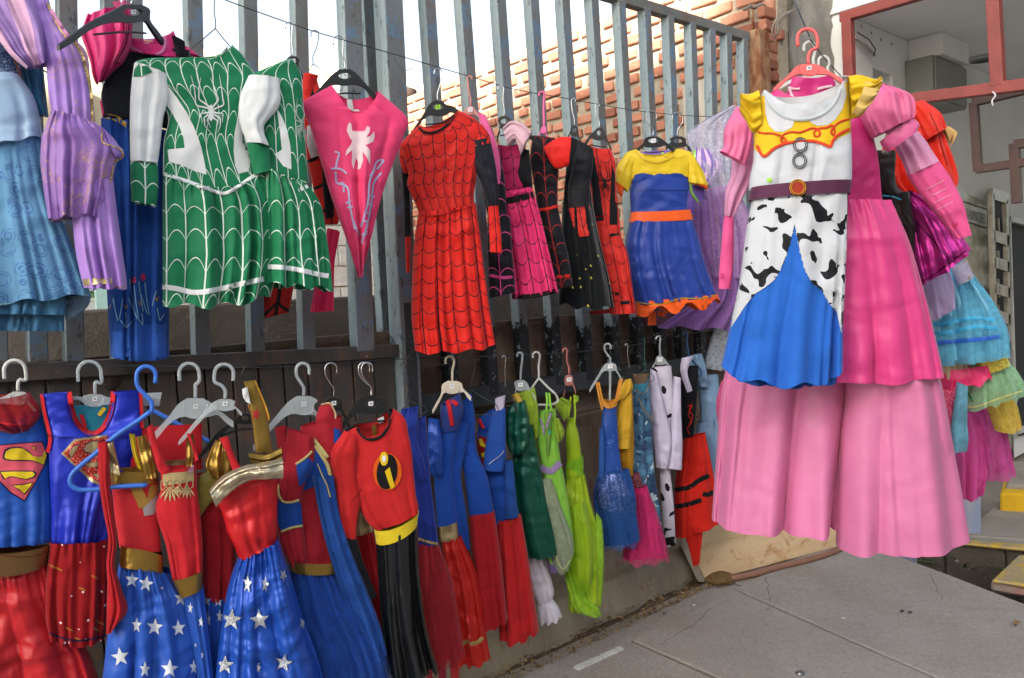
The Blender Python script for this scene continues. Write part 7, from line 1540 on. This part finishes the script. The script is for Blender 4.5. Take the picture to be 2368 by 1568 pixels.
g.tube('bodice', [(1452, 1096, 1478, 1092), (1456, 1130, 1488, 1128)], cloth('#7d2f3e', 'glitter'), .04); g.tube('tulle_skirt', [(1456, 1125, 1496, 1122), (1450, 1190, 1515, 1185), (1446, 1250, 1530, 1250), (1442, 1290, 1540, 1284)], cloth('#cf2f72', 'cotton'), .045, (4, .006, .014)); g.tube('tulle_layer', [(1454, 1140, 1500, 1135), (1444, 1220, 1530, 1215), (1438, 1293, 1548, 1286)], cloth('#d83a7c', 'tulle', alpha=.5), .1, (6, .01, .02), hemw=.03)
g = E_('cow_costume', 'white satin cowgirl costume with cow print patches and trousers', 'costume', (1535, 850), .26)
g.hanger('clear', 'milky hanger in the white satin cowgirl costume', (1522, 778), (1526, 822), (1508, 850), (1552, 850), mat=CLEAR, r=5, side=1, ph=22, pw=10)
WSAT = cloth('#cdc8e2', 'satin', wr=.9); CWS = cloth('#d6d2e2', 'cotton', cow(sc=12), wr=.5)
g.tube('trouser_leg', [(1522, 1070, 1548, 1075), (1530, 1170, 1558, 1170), (1536, 1262, 1562, 1258)], CWS, .045); g.decal('boot_hem', [(1536, 1244), (1560, 1240), (1563, 1258), (1550, 1266), (1538, 1262)], BLK, None, .004)
g.tube('shirt', [(1508, 850, 1552, 845), (1506, 930, 1560, 930), (1516, 1010, 1562, 1010)], CWS, .045); g.tube('sleeve', [(1502, 850, 1516, 858), (1498, 920, 1532, 930), (1506, 1000, 1550, 1010), (1514, 1075, 1542, 1077)], WSAT, .05, (1.2, .004, .008), zo=.04, wr=.005); g.tube('sleeve', [(1556, 868, 1572, 872), (1552, 950, 1573, 960), (1545, 1030, 1576, 1030), (1540, 1077, 1574, 1082)], WSAT, .045, (1, .004, .006), zo=.03, wr=.005)
g = E_('costume_dress', 'black topped red dress with black stripes and red lacing', 'dress', (1595, 860), .24)
g.hanger('tube', 'dark blue hanger above the black topped striped dress', (1585, 768), (1592, 822), (1575, 860), (1620, 860), mat=plain('dark blue plastic', '#1f4a78', .4), r=5, tagged=False)
g.tube('skirt', [(1582, 1010, 1630, 1000), (1566, 1080, 1646, 1080), (1558, 1170, 1660, 1170), (1560, 1238, 1668, 1204)], cloth('#d3261a', 'cotton', wr=.6), .07, (3, .014, .026)); g.tube('skirt_tail', [(1576, 1215, 1625, 1205), (1590, 1260, 1620, 1250), (1600, 1302, 1615, 1298)], cloth('#d3261a', 'cotton', wr=.6), .03, (1, .008, .01), zo=.03)
g.tube('bodice', [(1570, 850, 1615, 845), (1575, 930, 1612, 920), (1578, 1015, 1604, 1005)], BLK, .055); g.strokes('black_band', [[(1554, 1136), (1575, 1130), (1590, 1128), (1618, 1110), (1640, 1100)], [(1558, 1172), (1585, 1168), (1622, 1156)], [(1625, 1142), (1636, 1144), (1650, 1138)]], 11, BLK, None, .004)
g.strokes('red_lacing', [[(1590, 940), (1600, 936), (1592, 960), (1600, 975), (1590, 990), (1594, 1005)], [(1600, 934), (1594, 948), (1602, 962), (1594, 980)]], 2.5, cloth('#c4301e', 'cotton', wr=0), None, .004); g.tube('white_collar', [(1574, 826, 1600, 822), (1570, 850, 1588, 850), (1586, 905, 1598, 900)], WSAT, .03, (1, .006, .006), zo=.04)
g = E_('dress', 'pale blue gathered dress partly behind the pink gown', 'dress', (1640, 840), .24)
PB = cloth('#7e9fc2', 'satin', wr=1.0)
g.tube('skirt', [(1612, 975, 1680, 960), (1600, 1040, 1690, 1030), (1624, 1180, 1700, 1180)], PB, .07, (3, .012, .02), gather=(7, .006)); g.tube('bodice', [(1605, 870, 1660, 865), (1616, 920, 1665, 920), (1620, 980, 1668, 970)], PB, .05); g.tube('ruffle_sleeve', [(1594, 822, 1620, 815), (1590, 850, 1630, 850), (1604, 890, 1634, 892)], PB, .045, (3, .01, .012), gather=(7, .01), zo=.03, wr=.008)
